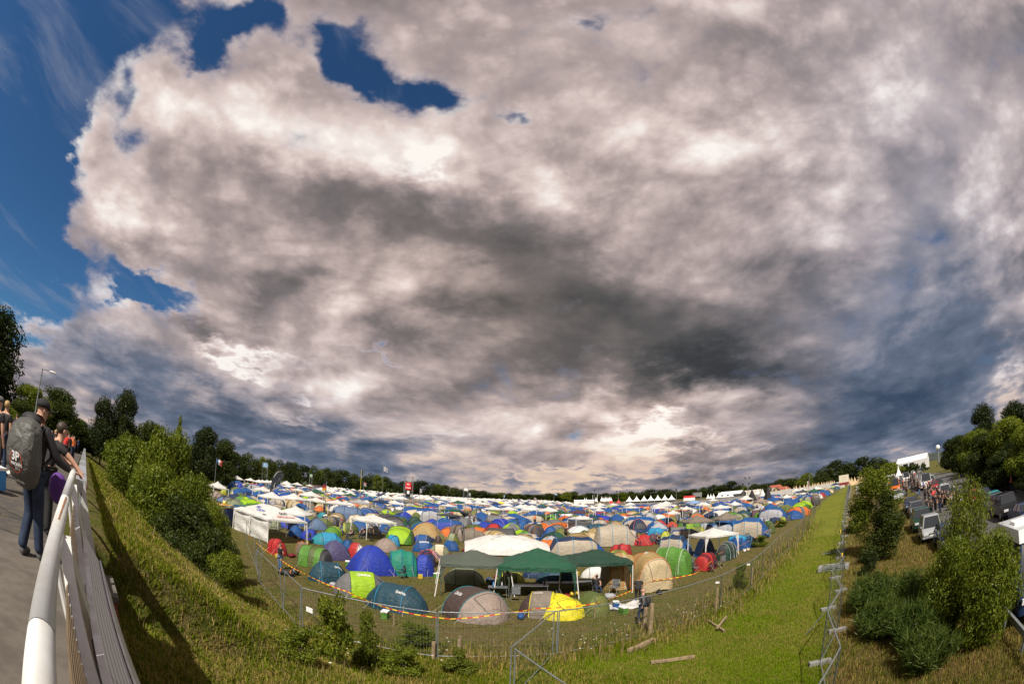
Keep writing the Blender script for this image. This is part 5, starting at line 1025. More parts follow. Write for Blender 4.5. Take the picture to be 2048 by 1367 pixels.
GZ('C', 620, 1065, 542, 622, 'dgrey', 'charcoal gazebo on dark posts left of centre', 28, legc='grey', splay=0)
GZ('C', 755, 1050, 485, 535, 'dgreen', 'dark green gazebo roof behind the charcoal one', 20)
GZ('C', 672, 975, 402, 445, 'white', 'white gazebo above the charcoal gazebo', 25)
GZ('C', 1415, 1760, 437, 498, 'white', 'left one of the twin white gazebos in the centre', 8, yb=None)
GZ('C', 1700, 2010, 440, 505, 'white', 'right one of the twin white gazebos in the centre', 8)
GZ('C', 0, 70, 380, 420, 'white', 'white roof right of the small black tent', 8)
GZ('C', 780, 960, 305, 335, 'white', 'small white gazebo left of the white lookout tower base', 20)
GZ('C', 1060, 1175, 325, 355, 'white', 'small white gazebo left of the lime domes', 20)
GZ('C', 1260, 1480, 325, 380, 'white', 'white pointed gazebo right of the lime domes', 20)
GZ('C', 1310, 1570, 370, 415, 'white', 'low white gazebo in front of the pointed one', 20)
GZ('C', 600, 770, 340, 375, 'white', 'white gazebo near the brown pole canopy', 20)
GZ('C', 1640, 1800, 355, 395, 'yellow', 'yellow and white gazebo in the far centre', 20)
GZ('C', 1790, 1945, 335, 385, 'white', 'white gazebo right of the yellow one in the far centre', 20)
GZ('D', 295, 560, 408, 450, 'white', 'white gazebo right of the twin white gazebos', 20)
GZ('D', 440, 650, 415, 455, 'white', 'white gazebo left of the dark green one, centre', 20)
GZ('D', 630, 870, 415, 462, 'dgreen', 'dark green gazebo in the far centre', 20)
GZ('D', 860, 1200, 505, 570, 'dgreen', 'dark green gazebo joined to the dark brown one', 20)
GZ('D', 1130, 1520, 495, 570, 'plum', 'dark brown gazebo joined to the dark green one', 20)
GZ('D', 1150, 1580, 595, 675, 'white', 'white mesh-walled shelter with beige frame in the centre', 28, walls=(('front', 0, 'grey'), ('right', 0, 'grey'), ('left', 0, 'grey'), ('back', 0, 'grey')))
GZ('D', 780, 940, 385, 418, 'white', 'small white gazebo beyond the dark green one', 20)
GZ('D', 1190, 1380, 385, 418, 'white', 'white gazebo in front of the crowd of visitors', 20)
GZ('D', 1375, 1485, 375, 402, 'white', 'small white gazebo by the crowd of visitors', 20)
GZ('D', 1455, 1720, 432, 480, 'white', 'white gazebo behind the small one with beige tent below', 20)
GZ('D', 1600, 1810, 422, 470, 'white', 'white gazebo second from the blue tarpaulin', 20)
GZ('D', 1590, 1780, 472, 522, 'white', 'small white gazebo above a beige pop-up tent', 15)
GZ('D', 1835, 2030, 385, 425, 'white', 'white gazebo beside the red stall roofs', 20)
GZ('D', 470, 640, 345, 378, 'white', 'white gazebo in the far centre left of a smaller one', 20)
GZ('D', 640, 735, 362, 388, 'white', 'tiny white gazebo in the far centre', 20)
GZ('D', 0, 100, 355, 390, 'white', 'white gazebo in front of the wood, middle of the camp horizon', 20)
GZ('D', 90, 240, 335, 385, 'white', 'steep white gazebo in the middle of the camp horizon', 20)
GZ('D', 225, 470, 365, 400, 'white', 'long white gazebo roof in the far centre', 10)
GZ('E', 375, 675, 437, 475, 'white', 'white gazebo right of the crumpled blue tarpaulin', 20)
GZ('E', 850, 1150, 392, 440, 'white', 'white gazebo behind the green-edged one', 20)
GZ('E', 930, 1280, 392, 432, 'white', 'white gazebo with a green edge near the arena fence', 20)
GZ('E', 840, 1160, 440, 480, 'white', 'white gazebo in front of the green-edged one', 12)
GZ('E', 1110, 1375, 503, 580, 'white', 'white arched gazebo with dark mesh, right of centre', 15)
GZ('E', 1355, 1590, 435, 500, 'white', 'white arched gazebo with grey mesh wall under the navy roof', 15, walls=(('front', 0, 'grey'), ('back', 0, 'grey')))
GZ('E', 1335, 1640, 400, 450, 'navy', 'navy gazebo right behind the white arched ones', 15)
GZ('E', 1440, 1760, 330, 395, 'lblue', 'pale lilac gazebo with white stripes near the arena fence', 25)
GZ('E', 1600, 1895, 365, 430, 'white', 'flat white gazebo right of the pale lilac one', 25)
GZ('E', 1300, 1480, 358, 400, 'navy', 'navy canopy left of the pale lilac gazebo', 25)
GZ('E', 1345, 1960, 585, 740, 'taupe', 'left one of the twin taupe gazebos', 22, legc='grey')
GZ('F', 180, 705, 705, 858, 'taupe', 'right one of the twin taupe gazebos', 22, legc='grey')
GZ('F', 135, 558, 582, 662, 'white', 'white box gazebo beyond the twin taupe gazebos', 18)
GZ('F', 465, 720, 518, 598, 'white', 'white gazebo right behind the white box gazebo', 25)
GZ('F', 895, 1170, 470, 545, 'mauve', 'beige canopy near the two black pointed tents', 20)
GZ('F', 1370, 1580, 405, 472, 'white', 'white arched gazebo left of the hooped party tent by the fence', 20)
GZ('F', 120, 310, 475, 520, 'white', 'white gazebo in front of the white pagodas', 20)
GZ('F', 0, 185, 535, 600, 'white', 'white roof left of the white box gazebo', 20)
GZ('F', 635, 910, 430, 500, 'white', 'low white and lilac canopy left of the black pointed tent', 20)
GZ('F', 1840, 2048, 300, 370, 'dgreen', 'dark green gazebo beyond the brown round-fronted tent', 20)
GZ('F', 1650, 1860, 315, 380, 'dgrey', 'dark grey gazebo left of the dark green one by the cone tents', 20)
GZ('I', 270, 662, 645, 722, 'white', 'front white gazebo nearest the camp fence on the right', 30, splay=.3)
GZ('H', 88, 625, 735, 862, 'ggreen', 'left grey-green gazebo of the joined front three', 4, ratio=.9, splay=1.2, valance=.2)
GZ('H', 545, 1110, 718, 885, 'dgreen', 'middle emerald green gazebo of the joined front three', 0, ratio=.95, splay=.8, valance=.26)
GZ('H', 975, 1532, 730, 850, 'forest', 'right dark grey-green gazebo of the joined front three', 4, ratio=.9, splay=.2, valance=.2)
pa, pb, pc = hit(466, 1056), hit(535, 1087), hit(616, 1084)
Lp = (pb - pa).length; Wp = min(Lp * .6, (pc - pb).length); dx_ = (pb - pa).normalized(); ang_ = atan2(dx_.y, dx_.x); nrm_ = Vector((-dx_.y, dx_.x, 0)); ctr_ = (pa + pb) / 2 + nrm_ * Wp / 2; ctr_.z = G(ctr_.x, ctr_.y)
print('party tent', Lp, Wp, degrees(ang_), ctr_)
pt = gazebo(Lp, Wp, 2.1, 3.0, 'white', 'party_tent', 'long white party tent with side walls and handwriting on its roof', 'gazebos in the camp', ctr_, ang_, walls=(('front', 0, 'white'), ('front', 1, 'white'), ('left', 0, 'white')), bays=2, splay=.2)
pt['category'] = 'party tent'
ink = basic('ink_blue', (.02, .06, .35), .8); inkb = basic('ink_black', (.02, .02, .02), .8); inkr = basic('ink_red', (.5, .08, .06), .8)
def roof_text(txt, size, m_, x_, f_, side='front', bold=.02):
 V_, F_ = text_mesh(txt); V_ = V_ * size; hp_, he_ = 3.0, 2.1
 out_ = []
 for v in V_:
  if side == 'front': X_ = x_ + v[0]; Y_ = -Wp / 2 + f_ + v[1] * .9; ff = (Wp / 2 - abs(Y_)) / (Wp / 2)
  else: X_ = Lp / 2 - f_ - v[1] * .9; Y_ = x_ + v[0]; ff = (Lp / 2 - abs(X_)) / (Wp / 2)
  out_.append((X_, Y_, he_ + (hp_ - he_) * max(0, ff) ** .92 + .035))
 obj('handwriting', npmesh('handwriting', out_, F_, [m_]), pt)
roof_text('TBS', .55, ink, -.7, Wp * .30); roof_text('CREW', .5, ink, .55, Wp * .20); roof_text('unit', .38, inkb, -Lp * .36, Wp * .16); roof_text('unit', .38, inkb, Lp * .30, Wp * .09)
roof_text('(xx)', .5, inkb, 0, Wp * .24, 'end'); roof_text('Ballermanndorf', .30, inkr, 0, Wp * .10, 'end')
PLACED.append((ctr_.x, ctr_.y, 3.0))
# ------------------------------------------------------------------ fill the rest of the camp
def proj(x, y, z):
 z -= CAMZ; fw = y * cos(PITCH) + z * sin(PITCH); up = -y * sin(PITCH) + z * cos(PITCH); X_ = x * cos(ROLL) + up * sin(ROLL); U_ = -x * sin(ROLL) + up * cos(ROLL)
 th = acos(fw / sqrt(X_ * X_ + U_ * U_ + fw * fw)); s = 2 * FPX * sin(th / 2) / (hypot(X_, U_) + 1e-9); return 1024 + X_ * s, 683.5 - U_ * s
LMK = []
for o in list(COL.objects):
 if o.parent is None and o.get('category') in ('tent', 'gazebo', 'party tent') and o.get('label') and len(o['label'].split()) <= 9:
  LMK.append((*proj(o.location.x, o.location.y, o.location.z + 1), o['label']))
USED = set(o['label'] for o in COL.objects if o.get('label'))
def rel_label(what, p):
 px, py = proj(p.x, p.y, p.z + .8); c = sorted(LMK, key=lambda l: (l[0] - px) ** 2 + 3 * (l[1] - py) ** 2)
 for l in c[:14]:
  dx, dy = px - l[0], py - l[1]
  for rel in ((('right of' if dx > 0 else 'left of') if abs(dx) > abs(dy) * 2.2 else ('behind' if dy < 0 else 'in front of')), 'diagonally behind' if dy < 0 else 'diagonally before'):
   s = f'{what} {rel} the {l[2]}'
   if s not in USED and len(s.split()) <= 16: USED.add(s); return s
 s = f'{what} far back in the camp'; return s
pp = np.array([(a, b, r) for a, b, r in PLACED]); cell = {}
def cadd(x, y, r): cell.setdefault((int(x // 6), int(y // 6)), []).append((x, y, r))
for a, b, r in PLACED: cadd(a, b, r)
def free(x, y, r):
 i, j = int(x // 6), int(y // 6)
 for di in (-1, 0, 1):
  for dj in (-1, 0, 1):
   for (a, b, rr) in cell.get((i + di, j + dj), ()):
    if (a - x) ** 2 + (b - y) ** 2 < ((r + rr) * .92) ** 2: return False
 return True
def dmax(azd): return float(np.interp(azd, [-34, -28, -20, -5, 4, 8, 20, 30, 40], [120, 200, 330, 520, 540, 210, 165, 150, 190]))
KP = ['dome', 'dome', 'pop', 'tunnel', 'big', 'dome', 'tunnel', 'pop', 'hoop', 'dome']
CP = [['moss', 'olive', 'moss', 'dgrey'], ['blue', 'navy', 'blue', 'sky'], ['lgrey', 'blue', 'beige', 'navy'], ['beige', 'blue', 'blue', 'sky'], ['wine', 'red', 'wine', 'dgrey'], ['grey', 'dgrey', 'grey', 'black'], ['sand', 'tan', 'sand', 'brown'], ['royal', 'blue', 'navy', 'lgrey'], ['taupe', 'brown', 'taupe', 'dgrey'], ['green', 'lime', 'green', 'dgrey'],
      ['teal', 'teal', 'blue', 'sky'], ['orange', 'grey', 'orange', 'dgrey'], ['sage', 'moss', 'sage', 'dgrey'], ['cream', 'beige', 'cream', 'brown'], ['forest', 'dgreen', 'forest', 'black'], ['blue', 'beige', 'blue', 'navy']]
KW = {'pop': 'pop-up tent', 'tunnel': 'tunnel tent', 'dome': 'dome tent', 'big': 'family tent', 'hoop': 'hoop tent'}
SZ = {'pop': (2.7, 1.8, .95), 'tunnel': (3.6, 2.2, 1.3), 'dome': (2.9, 2.6, 1.25), 'big': (5.2, 2.9, 1.75), 'hoop': (3.4, 2.4, 1.35)}
protos = {}
n_t = sum(1 for o in COL.objects if o.parent is None and o.get('category') == 'tent'); n_g = sum(1 for o in COL.objects if o.parent is None and o.get('category') == 'gazebo')
rq = random.Random(11); SV = {}; far_t = []; far_g = []
cand = []
for i in range(60000):
 a = radians(rq.uniform(-33.5, 43)); D = sqrt(rq.uniform(34 ** 2, 540 ** 2)) if rq.random() < .55 else rq.uniform(34, 260); cand.append((D, a))
cand.sort()
for D, a in cand:
 azd = degrees(a)
 if D > dmax(azd): continue
 x, y = D * sin(a), D * cos(a); s, o_, u, n = cs_(x, y)
 if o_ > float(fl_o(s)) - 2.6 or n < 20: continue
 if D < 50 or (D < 66 and azd > 12): continue
 lane = sin(x * .11 + .8 * sin(y * .05)) ;
 if D > 60 and abs(lane) < .10: continue
 gz_ = rq.random() < (.13 if D < 130 else .18) * (1.5 if azd < 0 else .8)
 r = (2.0 if gz_ else 1.35) * (1 if D < 150 else 1.12)
 if not free(x, y, r): continue
 cadd(x, y, r); p = Vector((x, y, G(x, y)))
 if gz_:
  if n_g < 240:
   key = ('g', 'white' if rq.random() < .86 else rq.choice(['dgreen', 'navy', 'taupe']))
   if key not in protos: protos[key] = gazebo(3, 3, 2.0, 2.75, key[1], 'gazebo', 'x', 'gazebos in the camp', p, 0, q=.4); t = protos[key]
   else: t = copy_tree(protos[key])
   t.location = p; t.rotation_euler = (0, 0, rq.uniform(-.6, .6)); t['label'] = rel_label(('small ' if rq.random() < .3 else '') + WORD[key[1]] + ' gazebo', p); n_g += 1
  else: far_g.append((p, rq.uniform(-.6, .6), rq.random()))
 else:
  k = rq.choice(KP)
  if n_t < 296:
   ci = rq.randrange(len(CP)); key = (k, ci)
   if key not in protos: protos[key] = tent(k, *SZ[k], CP[ci], {'pop': 'popup_tent', 'tunnel': 'tunnel_tent', 'dome': 'dome_tent', 'big': 'family_tent', 'hoop': 'tunnel_tent'}[k], 'x', None, p, 0, .46, seed=hash(k) % 7 + ci); t = protos[key]; t['group'] = 'tents in the camp'
   else: t = copy_tree(protos[key])
   sc = rq.uniform(.88, 1.12); t.scale = (sc, sc, sc); t.location = p; t.rotation_euler = (0, 0, rq.uniform(0, 6.28)); ct = CP[ci]
   t['label'] = rel_label(WORD[ct[0]] + (' and ' + WORD[ct[1]] if ct[1] != ct[0] else '') + ' ' + KW[k], p); n_t += 1
  else: far_t.append((p, rq.uniform(0, 6.28), k, rq.random()))
for o in COL.objects:
 if o.parent is None and o.get('category') == 'tent' and not o.get('group'): o['group'] = 'tents in the camp'
print('tents', n_t, 'gazebos', n_g, 'far', len(far_t), len(far_g))
mc = ['blue', 'navy', 'beige', 'lgrey', 'grey', 'moss', 'olive', 'sand', 'taupe', 'red', 'teal', 'lime', 'royal', 'white', 'cream', 'orange']
Vs = []; Fs = []; Ms = []; off = 0
for (p, rz, k, rn) in far_t:
 L, Wd, H = SZ[k]; c1 = int(rn * 997) % len(mc); c2 = c1 if k != 'big' else 0
 tt = np.array([-1, -.6, 0, .6, 1]); hh = np.array([.05, .82, 1, .82, .05]); vv = np.array([0, .22, .5, .78, 1]); T_, V_ = np.meshgrid(tt, vv, indexing='ij'); Hh = np.interp(T_, tt, hh)
 X_ = T_ * L / 2; Y_ = np.cos(pi * V_) * Wd / 2 * np.interp(T_, tt, [.6, .95, 1, .95, .6]); Z_ = np.sin(pi * V_) ** .8 * H * Hh
 Vs.append(np.stack([p.x + X_ * cos(rz) - Y_ * sin(rz), p.y + X_ * sin(rz) + Y_ * cos(rz), p.z + Z_], -1).reshape(-1, 3)); i_, j_ = np.meshgrid(np.arange(4), np.arange(4), indexing='ij'); a_ = (i_ * 5 + j_).ravel()
 Fs.append(np.stack([a_, a_ + 1, a_ + 6, a_ + 5], -1) + off); off += 25; Ms.append(np.where((j_.ravel() == 1) | (j_.ravel() == 2), c2 if k == 'big' else c1, c1))
tag(obj('distant_tents', npmesh('distant_tents', np.vstack(Vs), np.vstack(Fs), [fb(c) for c in mc], np.concatenate(Ms), True)), 'hundreds of small coloured tents filling the far part of the camp', 'tents', kind='stuff')
Vs = []; Fs = []; off = 0
for (p, rz, rn) in far_g:
 b = MB(); r = 1.5; b.add([(-r, -r, 2), (r, -r, 2), (r, r, 2), (-r, r, 2), (0, 0, 2.75), (-r, -r, 1.82), (r, -r, 1.82), (r, r, 1.82), (-r, r, 1.82)], [(0, 1, 4), (1, 2, 4), (2, 3, 4), (3, 0, 4), (5, 6, 1, 0), (6, 7, 2, 1), (7, 8, 3, 2), (8, 5, 0, 3)])
 for sx in (-1, 1):
  for sy in (-1, 1): b.add([(sx * r - .05, sy * r, 0), (sx * r + .05, sy * r, 0), (sx * r + .05, sy * r, 1.9), (sx * r - .05, sy * r, 1.9)], [(0, 1, 2, 3)])
 Vs += [(p.x + v[0] * cos(rz) - v[1] * sin(rz), p.y + v[0] * sin(rz) + v[1] * cos(rz), p.z + v[2]) for v in b.V]; Fs += [tuple(i + off for i in f) for f in b.F]; off += len(b.V)
if Vs: tag(obj('distant_gazebos', npmesh('distant_gazebos', Vs, Fs, [fb('white')])), 'small white gazebos dotted over the far part of the camp', 'gazebos', kind='stuff')
# ------------------------------------------------------------------ large white tents, cones, houses beyond the camp
pvc = basic('marquee_pvc', (.80, .80, .78), .5)
def pagoda(px, ytop, ybase, wpx, label, D, group, walls=True, name='pagoda_tent', col=None, cat='pagoda'):
 a, _ = azel(px, ybase); p = ad(a, D); w = wpx / FPX * D / 1.02; _, e = azel(px, ytop); Ht = CAMZ + D * tan(e) - p.z; Ht = max(Ht, 3.5); he = Ht * .42
 t = thing(name, label, cat, p, -a + .1, group); m_ = col or pvc
 n = 8; V = []; F = []
 for i in range(n + 1):
  f = i / n; r = (w / 2) * (1 - f) ** 1.75 + .04; z = he + (Ht - he) * f ** 1.0; V += [(-r, -r, z), (r, -r, z), (r, r, z), (-r, r, z)]
 for i in range(n):
  for j in range(4): F.append((i * 4 + j, i * 4 + (j + 1) % 4, i * 4 + 4 + (j + 1) % 4, i * 4 + 4 + j))
 obj('roof', npmesh('roof', V, F, [m_]), t)
 for sx in (-1, 1):
  for sy in (-1, 1): b = MB(); b.tube([(sx * w * .48, sy * w * .48, 0), (sx * w * .48, sy * w * .48, he)], .07, 4); b.build('leg', white_metal, t)
 if walls:
  b = MB(); b.add([(-w * .47, w * .47, 0), (w * .47, w * .47, 0), (w * .47, w * .47, he), (-w * .47, w * .47, he)], [(0, 1, 2, 3)]); b.add([(w * .47, -w * .47, 0), (w * .47, w * .47, 0), (w * .47, w * .47, he), (w * .47, -w * .47, he)], [(0, 1, 2, 3)]); b.add([(-w * .47, -w * .47, 0), (-w * .47, w * .47, 0), (-w * .47, w * .47, he), (-w * .47, -w * .47, he)], [(0, 1, 2, 3)]); b.build('wall', m_, t)
  b = MB(); b.box((0, -w * .46, he * .2), (w * .9, .3, he * .4)); b.build('counter', basic('counter', (.12, .10, .08), .7), t)
 return t
ordn = ['first', 'second', 'third', 'fourth', 'fifth', 'sixth', 'seventh', 'eighth', 'ninth', 'tenth', 'eleventh', 'twelfth']
for i, (x_, yt) in enumerate([(1258.6, 991), (1273, 990.5), (1288, 990), (1301.5, 989.5), (1315.5, 988.5), (1329.5, 988), (1343, 988)]): pagoda(x_, yt, 1003, 15, f'{ordn[i]} white pagoda from the left in the row of seven before the trees', 250 + i * 0, 'row of seven white pagodas')
for i in range(8): pagoda(1203 + i * 2.7, 991.5 + (i % 3), 1002, 5.4, f'{ordn[i]} from the left in the cluster of eight small white peaks', 330 + i * 4, 'cluster of small white pagodas', walls=False)
for i, x_ in enumerate((1169, 1172.5)): pagoda(x_, 994, 1003, 5, ['left small white peak beside the flat white stall roofs', 'right small white peak beside the flat white stall roofs'][i], 330, 'small white pagodas by the flat stalls', walls=False)
pagoda(1192, 993, 1003, 7, 'single white peak between the light mast and the cluster of eight', 325, None, walls=False)
for i, x_ in enumerate((1416, 1421.5, 1427)): pagoda(x_, 986.5 - i * .3, 997, 7, ['left of the three white peaks before the white marquee', 'middle of the three white peaks before the white marquee', 'right of the three white peaks before the white marquee'][i], 230, 'three white peaks by the marquee', walls=False)
for i, x_ in enumerate((1438, 1450, 1461.5)): pagoda(x_, 983 - i * .8, 995, 12, ['left of the three larger white pagodas on the marquee front', 'middle one of the three larger white pagodas on the marquee front', 'right one of the three larger white pagodas, before the dark gable'][i], 215, 'three larger white pagodas')
for i, x_ in enumerate((1515.5, 1525.5)): pagoda(x_, 976, 985, 6, ['left white peak between the two black pointed tents', 'right white peak between the two black pointed tents'][i], 230, 'white peaks between the black tents', walls=False)
redm = basic('red_stall_roof', (.45, .02, .02), .6)
for i, x_ in enumerate((1222, 1237)): pagoda(x_, 997.5, 1005, 13, ['left red stall roof at the end of the visitor crowd', 'right red stall roof at the end of the visitor crowd'][i], 215, 'red stall roofs', col=redm, name='market_stall', cat='stall')
for i, (xa, xb, yt, yb, D) in enumerate([(1148, 1168, 999.5, 1003, 300), (1168, 1188, 997.5, 1003, 300)]):
 a, _ = azel((xa + xb) / 2, yb); p = ad(a, D); w = (xb - xa) / FPX * D; t = thing('market_stall', ['left flat white stall roof at the far end of the camp', 'right flat white stall roof at the far end of the camp'][i], 'stall', p, -a, 'flat white stalls')
 b = MB(); b.add([(-w / 2, -3, 2.6), (w / 2, -3, 2.6), (w / 2, 0, 3.4), (-w / 2, 0, 3.4), (w / 2, 3, 2.6), (-w / 2, 3, 2.6)], [(0, 1, 2, 3), (3, 2, 4, 5), (1, 4, 2), (0, 3, 5)]); b.build('roof', pvc, t)
 b = MB(); b.box((0, 0, 1.3), (w * .96, 5.6, 2.6)); b.build('wall', pvc, t)
def hoarding(x0, y0, x1, y1, D0, D1, h, label, m_, n=12, name='fence_hoarding'):
 (a0, _), (a1, _) = azel(x0, y0), azel(x1, y1); t = thing(name, label, 'fence')
 for i in range(n):
  q_ = []
  for f in (i / n, (i + .97) / n): D = D0 + (D1 - D0) * f; a = a0 + (a1 - a0) * f; q_.append(ad(a, D))
  b = MB(); d_ = (q_[1] - q_[0]).normalized(); nn_ = Vector((-d_.y, d_.x, 0)) * .04
  P_ = [q_[0] - nn_, q_[1] - nn_, q_[1] + nn_, q_[0] + nn_]; b.add([v for v in P_] + [v + Vector((0, 0, h)) for v in P_], [(0, 1, 5, 4), (1, 2, 6, 5), (2, 3, 7, 6), (3, 0, 4, 7), (4, 5, 6, 7)]); b.build('panel', m_, t)
 return t
greyp = basic('grey_panel', (.27, .26, .25), .7, 0, .2, .5)
hoarding(1255, 1012, 1400, 1008, 165, 150, 2.2, 'grey solid fence of the arena below the seven white pagodas', greyp)
hoarding(1140, 1010, 1255, 1010, 215, 190, 2.0, 'grey fence behind the crowd of visitors', greyp, 10)
hoarding(1400, 1003, 1530, 992, 150, 165, 2.2, 'grey fence left of the two black pointed tents', greyp, 10)
hoarding(1540, 992, 1690, 972, 165, 200, 2.6, 'long pale fence in front of the tan cone tents', basic('pale_panel', (.50, .48, .45), .7, 0, .15, .4), 12)
hoarding(800, 1000, 850, 1002, 150, 150, 2.2, 'grey fence at the foot of the red signed tower', greyp, 5)
def hall(x0, x1, ytop, yeave, D, depth, label, m_, gable=None, name='marquee', rot=0.0, cat='marquee'):
 a, _ = azel((x0 + x1) / 2, yeave); p = ad(a, D); w = (x1 - x0) / FPX * D; _, e1 = azel((x0 + x1) / 2, yeave); _, e2 = azel((x0 + x1) / 2, ytop); he = max(2.6, CAMZ + D * tan(e1) - p.z); ht = max(he + 1, CAMZ + D * tan(e2) - p.z)
 t = thing(name, label, cat, p, -a + rot); b = MB(); V = [(-w / 2, 0, he), (w / 2, 0, he), (w / 2, depth / 2, ht), (-w / 2, depth / 2, ht), (w / 2, depth, he), (-w / 2, depth, he)]
 V2 = [(v[0], v[1], v[2] - .05) for v in V]
 b.add(V, [(0, 1, 2, 3), (3, 2, 4, 5)]); b.build('roof', m_, t)
 b = MB(); b.add([(-w / 2, .05, 0), (w / 2, .05, 0), (w / 2, .05, he), (-w / 2, .05, he)], [(0, 1, 2, 3)]); b.build('wall', pvc if gable is None else gable, t)
 b = MB(); b.add([(w / 2 - .05, .05, 0), (w / 2 - .05, depth - .05, 0), (w / 2 - .05, depth - .05, he), (w / 2 - .05, depth / 2, ht - .1), (w / 2 - .05, .05, he)], [(0, 1, 2, 3, 4)]); b.add([(-w / 2 + .05, .05, 0), (-w / 2 + .05, depth - .05, 0), (-w / 2 + .05, depth - .05, he), (-w / 2 + .05, depth / 2, ht - .1), (-w / 2 + .05, .05, he)], [(4, 3, 2, 1, 0)]); b.build('gable', gable or pvc, t)
 return t
hall(1434, 1482, 982, 988, 235, 14, 'white marquee hall with dark gable behind the small pagodas', pvc, basic('dark_gable', (.05, .05, .055), .7), rot=-.25)
hall(1470, 1520, 980, 987, 260, 12, 'long beige marquee roof behind the first black pointed tent', basic('beige_pvc', (.50, .46, .38), .6), rot=-.2)
rooft = basic('red_tiles', (.34, .09, .045), .85, 0, .35, 1.5); brw = basic('pale_wall', (.42, .36, .30), .85)
hall(1543, 1566, 968.5, 974, 250, 12, 'farmhouse with an orange-red tiled roof behind the tan cone tents', rooft, brw, 'farm_house', .2, 'house')
hall(1560, 1583, 971.5, 978, 225, 12, 'barn with a darker red roof right of the farmhouse', rooft, brw, 'farm_barn', .35, 'barn')
hall(1367, 1390, 993, 998, 245, 8, 'low red stand roof left of the grey screen', redm, None, 'market_stand', 0, 'stand')
t = hall(1788, 1856, 911, 922, 330, 34, 'long white hall with black doors at the end of the road', pvc, basic('hall_wall', (.66, .66, .66), .7), 'event_hall', -.1, 'hall')
w_ = 68 / FPX * 330
for i, xx in enumerate((-.18, .02)): b = MB(); b.box((w_ * xx, -.06, 2.6), (w_ * .15, .12, 5.2)); b.build('hall_door', blackm, t)
cone_m = basic('cone_canvas', (.52, .38, .22), .8, 0, .15, 1.2)
cc_ = [(1552, 976), (1573, 973), (1588, 972.5), (1592.5, 970), (1600, 970), (1608.5, 968), (1614, 968), (1619, 967), (1625.5, 965.5), (1630, 965), (1634.5, 965), (1637.5, 964), (1643.5, 963), (1648, 963), (1652.5, 962.5), (1656, 961.5), (1660.5, 960.5), (1664, 960), (1668.5, 960), (1699, 955), (1703.5, 954), (1709.5, 953), (1716.5, 952), (1719, 951.5), (1723, 951), (1726, 951), (1730, 950.5)]
for i, (x_, yt) in enumerate(cc_):
 D = 185 + i * 1.6; a, _ = azel(x_, yt + 9); p = ad(a, D); _, e = azel(x_, yt); Ht = max(3.2, CAMZ + D * tan(e) - p.z);
 t = thing('cone_tent', (f'{ordn[i]} tan cone tent from the left, beside the farm roofs' if i < 7 else (f'{ordn[i - 7]} tan cone tent after the gap with the red flag' if i < 19 else f'{ordn[i - 19]} tan cone tent to the right of the billboard')), 'cone tent', p, i, 'tan cone tents')
 b = MB(); b.lathe([(1.55, 0), (1.5, .3), (.75, Ht * .5), (.04, Ht)], 10); b.build('canvas', cone_m, t); b = MB(); b.tube([(0, 0, Ht * .9), (0, 0, Ht + .3)], .04, 4); b.build('pole_tip', wood, t)
for i, (x_, x2, yt, yb) in enumerate([(1493, 1515, 976.5, 990), (1526, 1545, 971, 988)]):
 D = 120; a, _ = azel((x_ + x2) / 2, yb); p = ad(a, D); w = (x2 - x_) / FPX * D; _, e = azel((x_ + x2) / 2, yt); Ht = CAMZ + D * tan(e) - p.z
 t = thing('pointed_tent', ['left of the two tall black pointed tents', 'right black pointed tent with a brown panel, before the farm roofs'][i], 'tent', p, -a + .5, 'tall black pointed tents')
 b = MB(); b.add([(-w / 2, -w / 2, 0), (w / 2, -w / 2, 0), (w / 2, w / 2, 0), (-w / 2, w / 2, 0), (0, 0, Ht)], [(0, 1, 4), (2, 3, 4), (3, 0, 4)]); b.build('canvas', fb('black'), t)
 b = MB(); b.add([(w / 2, -w / 2, 0), (w / 2, w / 2, 0), (0, 0, Ht)], [(0, 1, 2)]); b.build('side_panel', fb('brown' if i else 'dgrey'), t); b = MB(); b.tube([(0, 0, Ht - .3), (0, 0, Ht + .25)], .04, 4); b.build('pole_tip', wood, t)
a, _ = azel(1688, 968); D = 120; p = ad(a, D); _, e1 = azel(1688, 949); _, e0 = azel(1688, 969); zt, zb = CAMZ + D * tan(e1) - p.z, CAMZ + D * tan(e0) - p.z; w = 21 / FPX * D
t = thing('billboard', 'cream billboard with a dark red lower band standing at the end of the path', 'billboard', p, -a + .25)
b = MB(); b.box((0, 0, (zb + zt) / 2 + .3), (w, .12, (zt - zb) - .6)); b.build('board', basic('board_cream', (.60, .54, .42), .6), t)
b = MB(); b.box((0, -.015, zb + .32), (w, .15, .62)); b.build('lower_band', basic('board_red', (.20, .02, .02), .6), t)
b = MB(); b.tube([(-w * .4, .1, -.1), (-w * .4, .1, zt - .2)], .06, 6); b.build('leg', galv, t); b = MB(); b.tube([(w * .4, .1, -.1), (w * .4, .1, zt - .2)], .06, 6); b.build('leg', galv, t)
for k in range(3): flat_text('- - - - -', .42, basic('board_ink', (.10, .07, .05), .8), t, (0, -.07, zt - .55 - k * .42))
